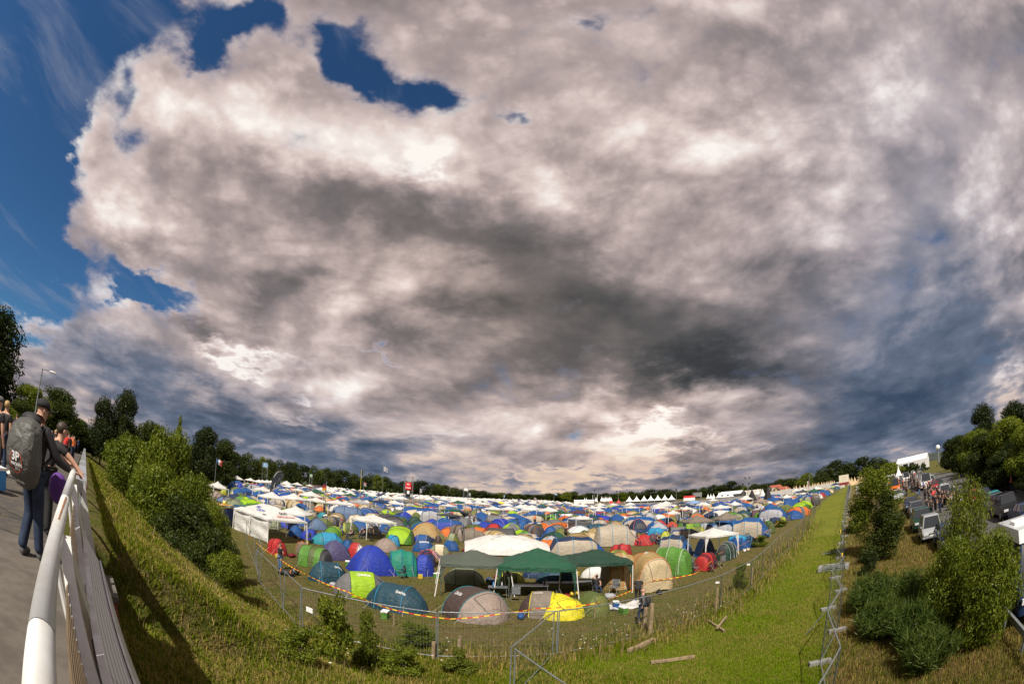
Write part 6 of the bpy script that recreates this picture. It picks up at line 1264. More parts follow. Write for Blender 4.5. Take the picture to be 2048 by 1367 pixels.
# ------------------------------------------------------------------ towers, masts, flags
def tower(x0, x1, ytop, ybase, D, label, cabin, sign=None):
 a, _ = azel((x0 + x1) / 2, ybase); p = ad(a, D); w = (x1 - x0) / FPX * D; _, e = azel((x0 + x1) / 2, ytop); Ht = CAMZ + D * tan(e) - p.z
 t = thing('scaffold_tower', label, 'tower', p, -a + .15, 'scaffold towers'); h = w / 2
 for sx in (-1, 1):
  for sy in (-1, 1): b = MB(); b.tube([(sx * h, sy * h, 0), (sx * h, sy * h, Ht)], w * .03 + .03, 5); b.build('scaffold_post', galv, t)
 nl = max(2, int(Ht / 2));
 for i in range(1, nl + 1):
  z = Ht * i / nl; b = MB()
  for q0, q1 in (((-h, -h), (h, -h)), ((h, -h), (h, h)), ((h, h), (-h, h)), ((-h, h), (-h, -h))): b.tube([(q0[0], q0[1], z), (q1[0], q1[1], z)], .04, 4)
  b.tube([(-h, -h, z - Ht / nl), (h, -h, z)], .03, 4); b.build('scaffold_ring', galv, t)
 b = MB(); b.box((0, 0, Ht * .80), (w * .96, w * .96, .12)); b.build('platform', wood, t)
 if cabin: b = MB(); b.box((0, 0, Ht * .88), (w * .9, w * .9, Ht * .2)); b.build('cabin', cabin, t)
 return t, w, Ht
red_s = basic('sign_red', (.62, .015, .02), .5); wht = basic('sign_white', (.8, .8, .8), .5)
t, w, Ht = tower(808.5, 824, 952, 986, 150, 'dark scaffold tower with a red sign and white lettering', None)
b = MB(); b.box((-w * .12, -w * .53, Ht * .66), (w * .74, .08, Ht * .25)); b.build('red_sign', red_s, t)
flat_text('Bio', w * .26, wht, t, (-w * .12, -w * .53 - .06, Ht * .72)); flat_text('Crêpes', w * .22, wht, t, (-w * .12, -w * .53 - .06, Ht * .60))
b = MB(); b.box((-w * .08, -w * .525, Ht * .40), (w * .62, .06, Ht * .27)); b.build('black_sign', blackm, t)
b = MB(); b.box((-w * .08, -w * .53 - .03, Ht * .44), (w * .3, .04, Ht * .11)); b.build('white_sign', wht, t)
b = MB(); b.box((w * .52, 0, Ht * .62), (.08, w * .8, Ht * .28)); b.build('side_sign', red_s, t)
tower(524, 534, 924, 944, 190, 'tower with a pale blue cabin in front of the left wood', basic('cabin_blue', (.30, .52, .75), .6))
tower(619, 624, 947, 958, 260, 'small tower with a green and white top in front of the left wood', basic('cabin_green', (.35, .55, .40), .6))
tower(927, 935, 975, 992, 300, 'white topped lookout tower in front of the trees left of centre', wht)
t, w, Ht = tower(1386, 1402, 984, 998, 260, 'grey screen on scaffolding beside the red stand roof', None); b = MB(); b.box((0, -w * .52, Ht * .75), (w * 1.05, .2, Ht * .42)); b.build('screen', basic('screen_grey', (.20, .20, .21), .5), t)
def mast(px, ytop, ybase, D, label, heads=2, name='light_mast', r=.12, white=False):
 a, _ = azel(px, ybase); p = ad(a, D); _, e = azel(px, ytop); Ht = CAMZ + D * tan(e) - p.z; t = thing(name, label, 'mast', p, -a)
 b = MB(); b.tube([(0, 0, -.2), (0, 0, Ht)], r, 6, rr=[r * 1.2, r * .7]); b.build('pole', wht if white else galv, t)
 if heads:
  b = MB(); b.tube([(-r * 8, 0, Ht - .3), (r * 8, 0, Ht - .3)], r * .5, 5); b.build('crossbar', galv, t)
  for i in range(heads): b = MB(); b.box(((-1 + 2 * i / max(1, heads - 1)) * r * 7 if heads > 1 else 0, -.1, Ht), (r * 5, r * 3, r * 4)); b.build('floodlight', blackm, t)
 return t, Ht, p
mast(1189, 980, 1003, 230, 'tall light mast left of the cluster of small white peaks', 1)
mast(1185.5, 989, 1003, 240, 'white banner pole left of the tall light mast', 0, 'banner_pole', .12, True); mast(1194.5, 987, 1003, 240, 'white banner pole right of the tall light mast', 0, 'banner_pole', .12, True)
mast(1236.5, 982, 1003, 230, 'light mast with two heads above the red stall roofs', 2)
mast(1352.5, 978, 1000, 200, 'grey pole at the right end of the seven white pagodas', 1)
mast(1495, 955, 985, 190, 'light mast with two heads above the beige marquee', 2)
mast(1486, 967, 985, 190, 'low light mast left of the tall one above the beige marquee', 1); mast(1498, 966, 985, 195, 'low light mast right of the tall one above the beige marquee', 1)
mast(1619, 947, 972, 190, 'thin grey pole among the tan cone tents', 0)
t, Ht, p = mast(1877, 897, 918, 400, 'slender radar tower with a white ball on the far hill', 0, 'radar_tower', .9); b = MB(); b.ell((0, 0, Ht + 1.2), (2.1, 2.1, 2.1)); b.build('radome', wht, t)
def flag(px, ytop, ybase, D, wpx, hpx, bands, label, side=1, vertical=False, pole='galv', wave=.25):
 a, _ = azel(px, ybase); p = ad(a, D); _, e = azel(px, ytop); Ht = CAMZ + D * tan(e) - p.z; t = thing('flag', label, 'flag', p, -a)
 b = MB(); b.tube([(0, 0, 0), (0, 0, Ht)], .03 + D * .00012, 5); b.build('flag_pole', galv if pole == 'galv' else basic('yellow_pole', (.6, .5, .05), .6), t)
 w, h = wpx / FPX * D, hpx / FPX * D; n = 10
 for bi, c in enumerate(bands):
  V = [];
  for i in range(n + 1):
   for j in range(3):
    f = i / n; g = (bi + j / 2) / len(bands)
    xx, zz = (g * w, f * h) if vertical else (f * w, g * h)
    V.append((side * xx + .02, sin(f * 7 + g * 2) * wave * w * .3, Ht - .05 - zz - (xx * .35)))
  b = MB(); b.add(V, [(i * 3 + j, i * 3 + 3 + j, i * 3 + 4 + j, i * 3 + 1 + j) for i in range(n) for j in range(2)]); b.build('flag_stripe', fb(c), t, smooth=True)
 return t
flag(430, 914, 955, 75, 12, 10, ['blue', 'white', 'red'], 'blue, white and red flag waving before the dark trees at the left', 1, True)
flag(651, 962, 1003, 62, 8, 17, ['black', 'red', 'gold'], 'black, red and gold flag hanging limp among the tents', -1)
flag(764, 931, 985, 120, 9, 9, ['lgrey', 'lgrey'], 'white flag on a tall thin pole above the left tree line', 1)
flag(721, 938, 975, 110, 3, 12, ['forest'], 'dark green pennant on the yellow pole', 1, pole='y')
flag(727, 963, 978, 130, 5, 7, ['pink', 'lgrey'], 'small pink and white flag right of the yellow pole', 1)
flag(839, 976, 995, 130, 4, 8, ['lgrey'], 'small white pennant right of the red signed tower', 1)
flag(1068, 994, 1004, 200, 5, 4, ['lgrey', 'pink'], 'small white flag before the trees right of centre', 1); flag(1108, 985, 1003, 220, 6, 3, ['white', 'lblue'], 'pale flag above the trees right of centre', 1)
flag(1024, 996, 1004, 200, 3, 4, ['white'], 'small white flag in the middle of the camp horizon', 1); flag(1007, 988, 1004, 180, 2, 6, ['lblue'], 'pale blue pennant in the middle of the camp horizon', 1)
flag(937, 984, 999, 170, 4, 6, ['lgrey'], 'white pennant beside the white topped lookout tower', 1); flag(1618, 960, 985, 110, 3, 12, ['red', 'white'], 'red and white flag before the tan cone tents', -1, True)
a, _ = azel(536, 1003); p = hit(537, 1018); D = hypot(p.x, p.y); t = thing('feather_flag', 'tall black feather banner with a pale swoosh behind the white party tent', 'banner', p, -atan2(p.x, p.y)); k = D / FPX
H0 = (1018 - 940) * k * 1.02
pts = [(0, 0, 0), (0.2 * k, 0, H0 * .35), (3 * k, 0, H0 * .7), (8 * k, 0, H0 * .9), (15 * k, 0, H0 * .99), (22 * k, 0, H0 * .985), (27 * k, 0, H0 * .93)]
b = MB(); b.tube(pts, .035, 6); b.build('banner_pole', blackm, t)
L_ = [(1 * k, H0 * .42), (1.6 * k, H0 * .55), (3.2 * k, H0 * .7), (5.6 * k, H0 * .82), (9 * k, H0 * .91), (14 * k, H0 * .975), (20 * k, H0 * .985)]; R_ = [(3 * k, H0 * .40), (8 * k, H0 * .50), (14 * k, H0 * .60), (19 * k, H0 * .70), (24 * k, H0 * .80), (27 * k, H0 * .88), (27 * k, H0 * .93)]
V = []
for (l, r) in zip(L_, R_):
 for j in range(4): f = j / 3; V.append((l[0] + (r[0] - l[0]) * f, sin(f * 4 + l[1]) * .05, l[1] + (r[1] - l[1]) * f))
b = MB(); b.add(V, [(i * 4 + j, i * 4 + 4 + j, i * 4 + 5 + j, i * 4 + 1 + j) for i in range(6) for j in range(3)]); b.build('banner_cloth', fabric('banner', (.018, .022, .030), .05), t, smooth=True)
V = [];
for i in range(9): f = i / 8; x_ = (3 + 14 * f + 2 * sin(f * 9)) * k; z_ = H0 * (.47 + .34 * f); V += [(x_, -.07, z_), (x_ + 2.2 * k * (1.2 - f), -.07, z_ + .8 * k)]
b = MB(); b.add(V, [(2 * i, 2 * i + 1, 2 * i + 3, 2 * i + 2) for i in range(8)]); b.build('swoosh_print', fb('lgrey'), t)
V = []
for i in range(9): f = i / 8; l = np.interp(f, np.linspace(0, 1, 7), [q_[0] for q_ in L_]); z_ = np.interp(f, np.linspace(0, 1, 7), [q_[1] for q_ in L_]); V += [(l + .5 * k, -.06, z_), (l + 2.0 * k, -.06, z_ - .6 * k)]
b = MB(); b.add(V[8:], [(2 * i, 2 * i + 1, 2 * i + 3, 2 * i + 2) for i in range(4)]); b.build('edge_print', fb('lgrey'), t)
a, _ = azel(70, 830); D = 42; p = ad(a, D); _, e = azel(88, 737); Ht = CAMZ + D * tan(e) - p.z; t = thing('street_lamp', 'thin grey street lamp leaning over the road behind the man in the cap', 'street lamp', p, -a)
b = MB(); b.tube([(0, 0, 0), (0, 0, Ht)], .08, 8, rr=[.1, .055]); b.build('pole', galv, t); b = MB(); b.tube([(-.1, 0, Ht - .1), (.5, 0, Ht), (.9, 0, Ht)], .04, 6); b.build('arm', galv, t); b = MB(); b.ell((1.05, 0, Ht - .02), (.36, .14, .09)); b.build('lamp_head', wht, t)
# ------------------------------------------------------------------ temporary fences
def panel_parts(t, p0, p1, h=2.0, mesh=True, step=.11, feet=True, lean=0.0):
 """one fence panel between two points: tube frame + wires (in the panel's own coordinates)"""
 d = Vector(p1) - Vector(p0); L = hypot(d.x, d.y); dzv = d.z; d2 = Vector((d.x, d.y, 0)).normalized(); nv = Vector((-d2.y, d2.x, 0)) * lean
 def P_(s, z): return Vector((d2.x * s, d2.y * s, dzv * s / L + z)) + nv * z
 b = MB(); b.tube([P_(0, .05), P_(0, h)], .021, 6); b.build('frame_post', galv, t); b = MB(); b.tube([P_(L, .05), P_(L, h)], .021, 6); b.build('frame_post', galv, t)
 b = MB(); b.tube([P_(0, h - .02), P_(L, h - .02)], .021, 6); b.build('top_rail', galv, t); b = MB(); b.tube([P_(0, .14), P_(L, .14)], .016, 5); b.build('bottom_rail', galv, t)
 if mesh:
  b = MB(); r = .0022 if step > .1 else .0036
  def wire(a, c, side):
   b.add([a - side, a + side, c + side, c - side], [(0, 1, 2, 3)])
  n = int(L / step)
  for i in range(1, n): s = L * i / n; wire(P_(s, .14), P_(s, h - .02), d2 * r)
  for z in np.arange(.3, h - .1, .26): wire(P_(0, z), P_(L, z), Vector((0, 0, r)))
  b.build('wire_mesh', wire_m, t)
def foot(t, off, ang, big=True):
 b = MB(); b.box((off[0], off[1], off[2] + .07), (.78, .23, .14), ang); b.build('concrete_foot', concrete, t)
def fence_panel(p0, p1, label, group, h=1.86, feet=1, lean=0.0, step=.11, fang=None):
 t = thing('wire_fence', label, 'wire fence', p0, 0, group); panel_parts(t, p0, p1, h, True, step, lean=lean); d = Vector(p1) - Vector(p0)
 if feet: foot(t, (0, 0, 0), (atan2(d.y, d.x) + pi / 2) if fang is None else fang)
 return t
def P3(x, y): return Vector((x, y, G(x, y)))
nearL = [hit(445, 1070), hit(494, 1090), hit(512, 1135), hit(518, 1165), hit(567, 1222), hit(600, 1262)]
labs = ['wire fence panel nearest the white party tent, beside the bushes', 'wire fence panel left of the leaning grey posts', 'short leaning fence panel by the low bush', 'sagging fence panel right of the standing man', 'narrow fence panel left of the leafy shrub']
for i in range(1, 5): fence_panel(nearL[i], nearL[i + 1], labs[i], 'camp fence panels', feet=0, lean=[0, -.06, .1, -.08, .05][i], h=1.9)
q1, q2, q3, q4, q5, q6 = hit(606, 1262), hit(872, 1318), hit(1112, 1312), hit(1301, 1270), hit(1439, 1219), hit(1501, 1180)
fence_panel(q1, q2, 'long fence panel behind the leafy shrub with daisies', 'camp fence panels', feet=0)
fence_panel(q2 + Vector((.06, .05, 0)), q3, 'fence panel in front of the mauve and brown tent', 'camp fence panels', feet=0, lean=.03)
fence_panel(q3 + Vector((.05, .05, 0)), q4, 'fence panel in front of the bright yellow tent', 'camp fence panels', feet=0)
fence_panel(q4, q5, 'fence panel right of the wooden posts', 'camp fence panels', feet=0)
fence_panel(q5, q6, 'fence panel starting at the post with the white tag', 'camp fence panels', feet=0)
sv = 26.5; prev = q6; k = 0
while sv < 150:
 sv2 = sv + 3.7; x, y = so(sv2, float(fl_o(sv2)) + .25 * sin(sv2 * 1.3)); p = P3(x, y)
 fence_panel(prev, p, f'{ordn[k]} fence panel after the white tag, going away' if k < 12 else (f'fence panel far along the camp fence, {ordn[k - 12]} past the twelfth' if k < 24 else f'{ordn[min(11, k - 24)]} tiny fence panel of the far camp fence below the billboard'), 'camp fence panels', feet=0, step=.16 if sv < 60 else .4); prev = p; sv = sv2; k += 1
c0 = hit(1023, 1283, 2.0); c1 = q3 + Vector((-.15, -.1, 0)); fence_panel(c0, c1, 'fence panel coming towards the bottom edge from the tall double post', 'camp fence panels', feet=0)
c2 = hit(1150, 1366, 2.0); fence_panel(c0 + Vector((.1, -.15, 0)), P3(c2.x, c2.y), 'nearest fence panel at the bottom edge, its rail sloping down to the right', 'camp fence panels', feet=0)
R_px = [(1650, 1366), (1686, 1300), (1676, 1240), (1692, 1200), (1672, 1172)]
zz = []
s = 8.0; k = 0
while s < 170: zz.append((s, float(fr_o(s)) + (.26 if k % 2 else -.26) * (1 if s < 30 else .5))); s += 3.45; k += 1
prev = P3(*so(*zz[0]))
for k, (s, o_) in enumerate(zz[1:]):
 p = P3(*so(s, o_)); lab = f'{ordn[k]} panel of the right-hand fence on grey feet, counted from the bottom' if k < 12 else (f'distant right-hand fence panel, {ordn[k - 12]} beyond the nearest twelve' if k < 24 else (f'very distant right-hand fence panel, {ordn[k - 24]} of the next group' if k < 36 else f'farthest right-hand fence panels, {ordn[min(11, k - 36)]} of the last ones'))
 t = fence_panel(prev, p, lab, 'right-hand fence panels', step=.09 if k < 8 else (.2 if k < 14 else .5), fang=radians(-20), lean=.0); prev = p
a_ = hit(1690, 1170, 1.9) + Vector((0, 0, 1.9)); b_ = hit(1612, 1268); t = thing('support_strut', 'long thin grey strut leaning from the right-hand fence to the grass', 'strut', b_)
b = MB(); b.tube([(0, 0, 0), Vector(a_) - b_], .02, 6); b.build('tube', galv, t)
p = hit(1667, 1138); t = thing('barrier_stack', 'flat stack of grey barrier grilles with two white end blocks beside the fence', 'barrier stack', p, -.75)
for sx in (-1, 1): b = MB(); b.box((sx * .95, 0, .14), (.26, 1.2, .28)); b.build('end_block', concrete, t)
for z in (.06, .18, .30):
 b = MB()
 for i in range(14): b.tube([(-.8 + i * .123, -.5, z), (-.8 + i * .123, .5, z)], .012, 4)
 b.tube([(-.85, -.5, z), (.85, -.5, z)], .02, 5); b.tube([(-.85, .5, z), (.85, .5, z)], .02, 5); b.build('grille', galv, t)
b = MB(); b.box((0, -.1, .36), (.8, .22, .06)); b.build('loose_block', concrete, t)
p = hit(1668, 1108); t = thing('barrier_grille', 'single barrier grille lying behind the grille stack', 'barrier', p, -.7); b = MB(); b.tube([(-1, 0, .1), (1, 0, .25)], .025, 5); b.build('rail', galv, t); b = MB()
for i in range(18): b.tube([(-.95 + i * .11, 0, .1 + i * .008), (-.95 + i * .11, .05, .36)], .01, 4)
b.build('bars', galv, t)
for (px, py, lab) in [(1684, 1112, 'yellow tag hanging on the right-hand fence, near one'), (1681, 1064, 'yellow tag hanging on the right-hand fence, farther one')]:
 p = hit(px, py, 1.0); t = obj('warning_tag', MB().box((0, 0, 1.1), (.10, .05, .26)).build('x', basic('tag_yellow', (.75, .5, .02), .5)).data, None, p); bpy.data.objects.remove(bpy.data.objects['x']); tag(t, lab, 'tag', 'yellow fence tags')
for (px, py, lab) in [(1435, 1164, 'small white sign on the fence right of the wooden posts'), (1497, 1128, 'small white sign farther along the camp fence'), (619, 1219, 'white sticker on the fence panel left of the leafy shrub')]:
 p = hit(px, py, 1.35); t = obj('notice_sign', MB().box((0, 0, 1.35), (.20, .02, .10)).build('x', wht).data, None, p, -.5); bpy.data.objects.remove(bpy.data.objects['x']); tag(t, lab, 'sign', 'small white fence signs')
for (px, py, h, r, lab) in [(1288, 1258, 1.05, .09, 'short round wooden post left of a taller one at the fence'), (1299, 1272, 1.5, .10, 'taller round wooden post beside the grey fence post'), (1431, 1222, 1.25, .06, 'thin wooden post behind the fence sign'), (1502, 1172, 1.2, .06, 'thin wooden post farther along the fence'), (918, 1300, .6, .08, 'pale stump of a post behind the fence in the high grass'), (866, 1320, .75, .07, 'wooden post behind the crossed grey fence posts')]:
 p = hit(px, py); t = obj('wooden_post', MB().tube([(0, 0, -.2), (.02, 0, h)], r, 10).build('x', wood).data, None, p); bpy.data.objects.remove(bpy.data.objects['x']); tag(t, lab, 'post', 'wooden posts at the camp fence')
def plank(pa, pb, w, th, lab, h0=.04):
 a_, b_ = hit(*pa), hit(*pb); L = (b_ - a_).length; d = b_ - a_; t = obj('plank', MB().box((L / 2, 0, th / 2 + h0), (L, w, th)).build('x', wood).data, None, a_, atan2(d.y, d.x)); bpy.data.objects.remove(bpy.data.objects['x']); t.rotation_euler[1] = -asin((b_.z - a_.z) / L); tag(t, lab, 'plank', 'wooden planks lying in the grass')
plank((1258, 1305), (1308, 1282), .20, .13, 'thick wooden beam lying in the grass below the wooden posts')
plank((1262, 1300), (1312, 1279), .10, .06, 'thin board lying behind the thick wooden beam'); plank((1301, 1328), (1388, 1316), .12, .10, 'long pale board lying on the mown grass')
plank((1416, 1244), (1448, 1265), .09, .09, 'long stick of the wooden cross on the grass', .05); plank((1434, 1263), (1452, 1240), .09, .09, 'short stick of the wooden cross on the grass', .15)
def tape(pts, label, zz, w=.055, n=150, sag=.12):
 W_ = [hit(x, y) for x, y in pts]; W_ = [p + Vector((0, 0, z)) for p, z in zip(W_, zz)]
 Ls = [(W_[i + 1] - W_[i]).length for i in range(len(W_) - 1)]; V = []; F = []; M = []; tot = 0
 for i in range(len(W_) - 1):
  m_ = max(4, int(Ls[i] / .12))
  for j in range(m_ + (1 if i == len(W_) - 2 else 0)):
   f = j / m_; p = W_[i].lerp(W_[i + 1], f); p.z -= sag * 4 * f * (1 - f) * Ls[i] / 8; tw = .5 * sin((tot + f * Ls[i]) * 1.1); V += [p + Vector((sin(tw) * w * .4, 0, -cos(tw) * w / 2)), p + Vector((-sin(tw) * w * .4, 0, cos(tw) * w / 2))]
  tot += Ls[i]
 for i in range(len(V) // 2 - 1): F.append((2 * i, 2 * i + 1, 2 * i + 3, 2 * i + 2)); M.append((i // 2) % 2)
 o = obj('warning_tape', npmesh('warning_tape', V, F, [basic('tape_red', (.65, .05, .02), .4), basic('tape_yellow', (.85, .62, .05), .4)], M)); tag(o, label, 'tape')
tape([(495, 1090), (560, 1140), (607, 1170), (694, 1210), (788, 1250), (900, 1262), (1005, 1256), (1070, 1245)], 'red and yellow warning tape from the party tent to the yellow tent', [.9, .75, .75, .75, .75, .6, .75, .75])
tape([(1070, 1245), (1189, 1234), (1300, 1185), (1388, 1170), (1436, 1125), (1522, 1082), (1562, 1050)], 'red and yellow warning tape running along the right side of the camp', [.75, .75, .8, .8, .8, .8, .8])
for (px, py, h, lab) in [(788, 1251, .6, 'small wooden stake in front of the dark teal tent'), (1189, 1235, .75, 'thin wooden stake in front of the olive tent'), (1441, 1128, .7, 'wooden stake by the red round tent')]:
 p = hit(px, py); t = obj('stake', MB().tube([(0, 0, -.1), (0, 0, h)], .03, 6).build('x', wood).data, None, p); bpy.data.objects.remove(bpy.data.objects['x']); tag(t, lab, 'stake', 'stakes carrying the warning tape')
# ------------------------------------------------------------------ people
skin = basic('skin', (.50, .28, .19), .55, 0, .12, 14); hairm = basic('hair_dark', (.035, .022, .015), .6); hairb = basic('hair_brown', (.13, .07, .03), .6); hairg = basic('hair_blond', (.38, .25, .10), .6)
cl = {'black': basic('cotton_black', (.014, .014, .016), .85), 'jeans': basic('denim', (.014, .028, .065), .85, 0, .35, 9), 'ljeans': basic('light_denim', (.10, .17, .30), .85, 0, .3, 9), 'grey': basic('cotton_grey', (.09, .09, .095), .85), 'white': basic('cotton_white', (.70, .70, .68), .85), 'red': basic('cotton_red', (.50, .03, .03), .85),
      'khaki': basic('khaki', (.20, .17, .10), .85), 'green': basic('cotton_green', (.05, .20, .05), .85), 'blue': basic('cotton_blue', (.03, .12, .38), .85), 'skin': skin, 'orange': basic('cotton_orange', (.6, .15, .03), .85), 'purple': basic('cotton_purple', (.10, .03, .22), .8)}
BASE = dict(pelvis=(0, 0, .95), waist=(0, 0, 1.10), chest=(0, .01, 1.32), neck=(0, -.005, 1.49), chin=(0, .015, 1.555), head=(0, .02, 1.64), top=(0, .01, 1.70),
   shL=(-.175, 0, 1.41), elL=(-.235, -.01, 1.13), wrL=(-.245, .06, .89), haL=(-.245, .08, .81), shR=(.175, 0, 1.41), elR=(.235, -.01, 1.13), wrR=(.245, .06, .89), haR=(.245, .08, .81),
   hiL=(-.09, 0, .91), knL=(-.10, .02, .50), anL=(-.105, -.02, .09), toL=(-.12, .13, .035), hiR=(.09, 0, .91), knR=(.10, .02, .50), anR=(.105, -.02, .09), toR=(.12, .13, .035))
RAD = dict(pelvis=(.15, .11), waist=(.125, .095), chest=(.155, .11), neck=(.06, .06), chin=(.062, .072), head=(.078, .098), top=(.062, .078), shL=(.065, .065), elL=(.044, .044), wrL=(.03, .026), haL=(.036, .018), hiL=(.088, .088), knL=(.06, .06), anL=(.042, .042), toL=(.042, .03))
for k_ in list(RAD):
 if k_.endswith('L'): RAD[k_[:-1] + 'R'] = RAD[k_]
def skinned(J, edges, rad, sub=1, name='body'):
 names = [];
 for e in edges:
  for n_ in e:
   if n_ not in names: names.append(n_)
 me = bpy.data.meshes.new(name); me.from_pydata([tuple(J[n_]) for n_ in names], [(names.index(a), names.index(b)) for a, b in edges], [])
 o = bpy.data.objects.new(name, me); COL.objects.link(o); md = o.modifiers.new('Skin', 'SKIN'); md.use_smooth_shade = True
 for i, n_ in enumerate(names): me.skin_vertices[0].data[i].radius = rad[n_]; me.skin_vertices[0].data[i].use_root = (i == 0)
 if sub: s_ = o.modifiers.new('S', 'SUBSURF'); s_.levels = s_.render_levels = sub
 dg = bpy.context.evaluated_depsgraph_get(); m2 = bpy.data.meshes.new_from_object(o.evaluated_get(dg)); bpy.data.objects.remove(o); bpy.data.meshes.remove(me); m2.name = name; return m2
BONES = [('pelvis', 'waist'), ('waist', 'chest'), ('chest', 'neck'), ('neck', 'chin'), ('chin', 'head'), ('head', 'top')] + [(a + s, b + s) for s in 'LR' for a, b in (('sh', 'el'), ('el', 'wr'), ('wr', 'ha'), ('hi', 'kn'), ('kn', 'an'), ('an', 'to'))] + [('chest', 'shL'), ('chest', 'shR'), ('pelvis', 'hiL'), ('pelvis', 'hiR')]
def lerp3(a, b, f): return tuple(a[i] + (b[i] - a[i]) * f for i in range(3))
def person(label, loc, rot, pose={}, shirt='black', legs='black', hair='d', sub=1, sleeves=.55, shorts=False, shoes='black', fingers=False, scale=1.0, cap=None, group=None, headturn=0.0):
 J = dict(BASE); J.update(pose); R_ = {k_: v for k_, v in RAD.items()}
 t = thing('person', label, 'person', loc, rot, group); t.scale = (scale,) * 3
 E = list(BONES);
 if fingers:
  for s in 'LR':
   w_, h_ = Vector(J['wr' + s]), Vector(J['ha' + s]); d_ = (h_ - w_).normalized(); sd = d_.cross(Vector((0, 0, 1)) if abs(d_.z) < .8 else Vector((0, 1, 0))).normalized(); dn = d_.cross(sd)
   for i, ln in enumerate((.062, .074, .070, .055)):
    b0 = h_ + sd * (-.027 + i * .018) + d_ * .02; b1 = b0 + d_ * ln * .55 + dn * .012; b2 = b1 + d_ * ln * .38 + dn * .030
    for n_, v, r in (('f%s%d0' % (s, i), b0, .0105), ('f%s%d1' % (s, i), b1, .0095), ('f%s%d2' % (s, i), b2, .008)): J[n_] = tuple(v); R_[n_] = (r, r)
    E += [('ha' + s, 'f%s%d0' % (s, i)), ('f%s%d0' % (s, i), 'f%s%d1' % (s, i)), ('f%s%d1' % (s, i), 'f%s%d2' % (s, i))]
   th0 = w_ + d_ * .03 - sd * .035; th1 = th0 + d_ * .045 - sd * .022 + dn * .01
   J['t' + s + '0'] = tuple(th0); J['t' + s + '1'] = tuple(th1); R_['t' + s + '0'] = (.013, .013); R_['t' + s + '1'] = (.010, .010); E += [('wr' + s, 't' + s + '0'), ('t' + s + '0', 't' + s + '1')]
 me = skinned(J, E, R_, sub); me.materials.append(skin); body = obj('body', me, t)
 g = 1.0; S_ = {k_: J[k_] for k_ in ('pelvis', 'waist', 'chest', 'neck', 'shL', 'shR')}
 S_['hem'] = lerp3(J['pelvis'], J['waist'], -.25); S_['neck'] = lerp3(J['chest'], J['neck'], .72)
 for s in 'LR':
  if sleeves <= 1: S_['sl' + s] = lerp3(J['sh' + s], J['el' + s], sleeves)
  else: S_['el' + s] = J['el' + s]; S_['sl' + s] = lerp3(J['el' + s], J['wr' + s], min(.93, sleeves - 1))
 sr = dict(hem=(.170, .132), pelvis=(.168, .130), waist=(.146, .116), chest=(.172, .128), neck=(.085, .08), shL=(.082, .08), shR=(.082, .08), slL=(.064, .064) if sleeves <= 1 else (.044, .044), slR=(.064, .064) if sleeves <= 1 else (.044, .044), elL=(.06, .06), elR=(.06, .06))
 ed = [('hem', 'pelvis'), ('pelvis', 'waist'), ('waist', 'chest'), ('chest', 'neck'), ('chest', 'shL'), ('chest', 'shR')] + ([('shL', 'slL'), ('shR', 'slR')] if sleeves <= 1 else [('shL', 'elL'), ('elL', 'slL'), ('shR', 'elR'), ('elR', 'slR')])
 me = skinned(S_, ed, sr, sub, 'shirt'); me.materials.append(cl[shirt]); obj('shirt', me, t)
 S_ = {k_: J[k_] for k_ in ('pelvis', 'hiL', 'hiR', 'knL', 'knR')}; ft = -.15 if not shorts else 0
 for s in 'LR': S_['e' + s] = lerp3(J['kn' + s], J['an' + s], 1.04) if not shorts else lerp3(J['kn' + s], J['an' + s], .08)
 pr_ = dict(pelvis=(.160, .120), hiL=(.100, .100), hiR=(.100, .100), knL=(.075, .075), knR=(.075, .075), eL=(.066, .066) if not shorts else (.078, .078), eR=(.066, .066) if not shorts else (.078, .078))
 ed = [('pelvis', 'hiL'), ('pelvis', 'hiR'), ('hiL', 'knL'), ('hiR', 'knR'), ('knL', 'eL'), ('knR', 'eR')]
 me = skinned(S_, ed, pr_, sub, 'trousers'); me.materials.append(cl[legs]); obj('shorts' if shorts else 'trousers', me, t)
 for s in 'LR':
  a_, b_ = Vector(J['an' + s]), Vector(J['to' + s]); d_ = Vector((b_.x - a_.x, b_.y - a_.y, 0)); d_ = d_.normalized() if d_.length > .02 else Vector((0, 1, 0))
  S_ = dict(a=tuple(a_ - d_ * .035 + Vector((0, 0, -.03))), b=tuple(lerp3(a_, b_, .5)), c=tuple(b_ + d_ * .04)); me = skinned(S_, [('a', 'b'), ('b', 'c')], dict(a=(.052, .052), b=(.05, .052), c=(.05, .034)), sub, 'shoe'); me.materials.append(cl[shoes]); obj('shoe', me, t)
 h_ = Vector(J['head']); tp = Vector(J['top']); fw = Vector((sin(headturn), cos(headturn), 0)); hm = {'d': hairm, 'b': hairb, 'g': hairg}.get(hair)
 if hm and not cap:
  c = h_ - fw * .022 + Vector((0, 0, .032)); b = MB(); b.ell(c, (.092, .108, .10), 12, 9)
  b.V = [(v[0], v[1], max(v[2], h_.z - .075)) if Vector((v[0], v[1], 0)).dot(fw) < h_.dot(fw) else (v[0], v[1], max(v[2], h_.z + .045)) for v in b.V]; b.build('hair', hm, t, smooth=True)
 if sub >= 2 or fingers:   # face
  r_ = Vector((fw.y, -fw.x, 0)); f0 = h_ + fw * .092
  b = MB(); b.ell(tuple(f0 + fw * .012 - Vector((0, 0, .012))), (.014, .022, .022), 8, 6); b.build('nose', skin, t, smooth=True)
  for sgn in (-1, 1):
   b = MB(); b.ell(tuple(h_ + fw * .083 + r_ * .032 * sgn + Vector((0, 0, .012))), (.012, .010, .008), 8, 6); b.build('eye', basic('eye_white', (.6, .58, .55), .3), t, smooth=True)
   b = MB(); b.ell(tuple(h_ + r_ * .083 * sgn - Vector((0, 0, .005))), (.012, .022, .032), 8, 6); b.build('ear', skin, t, smooth=True)
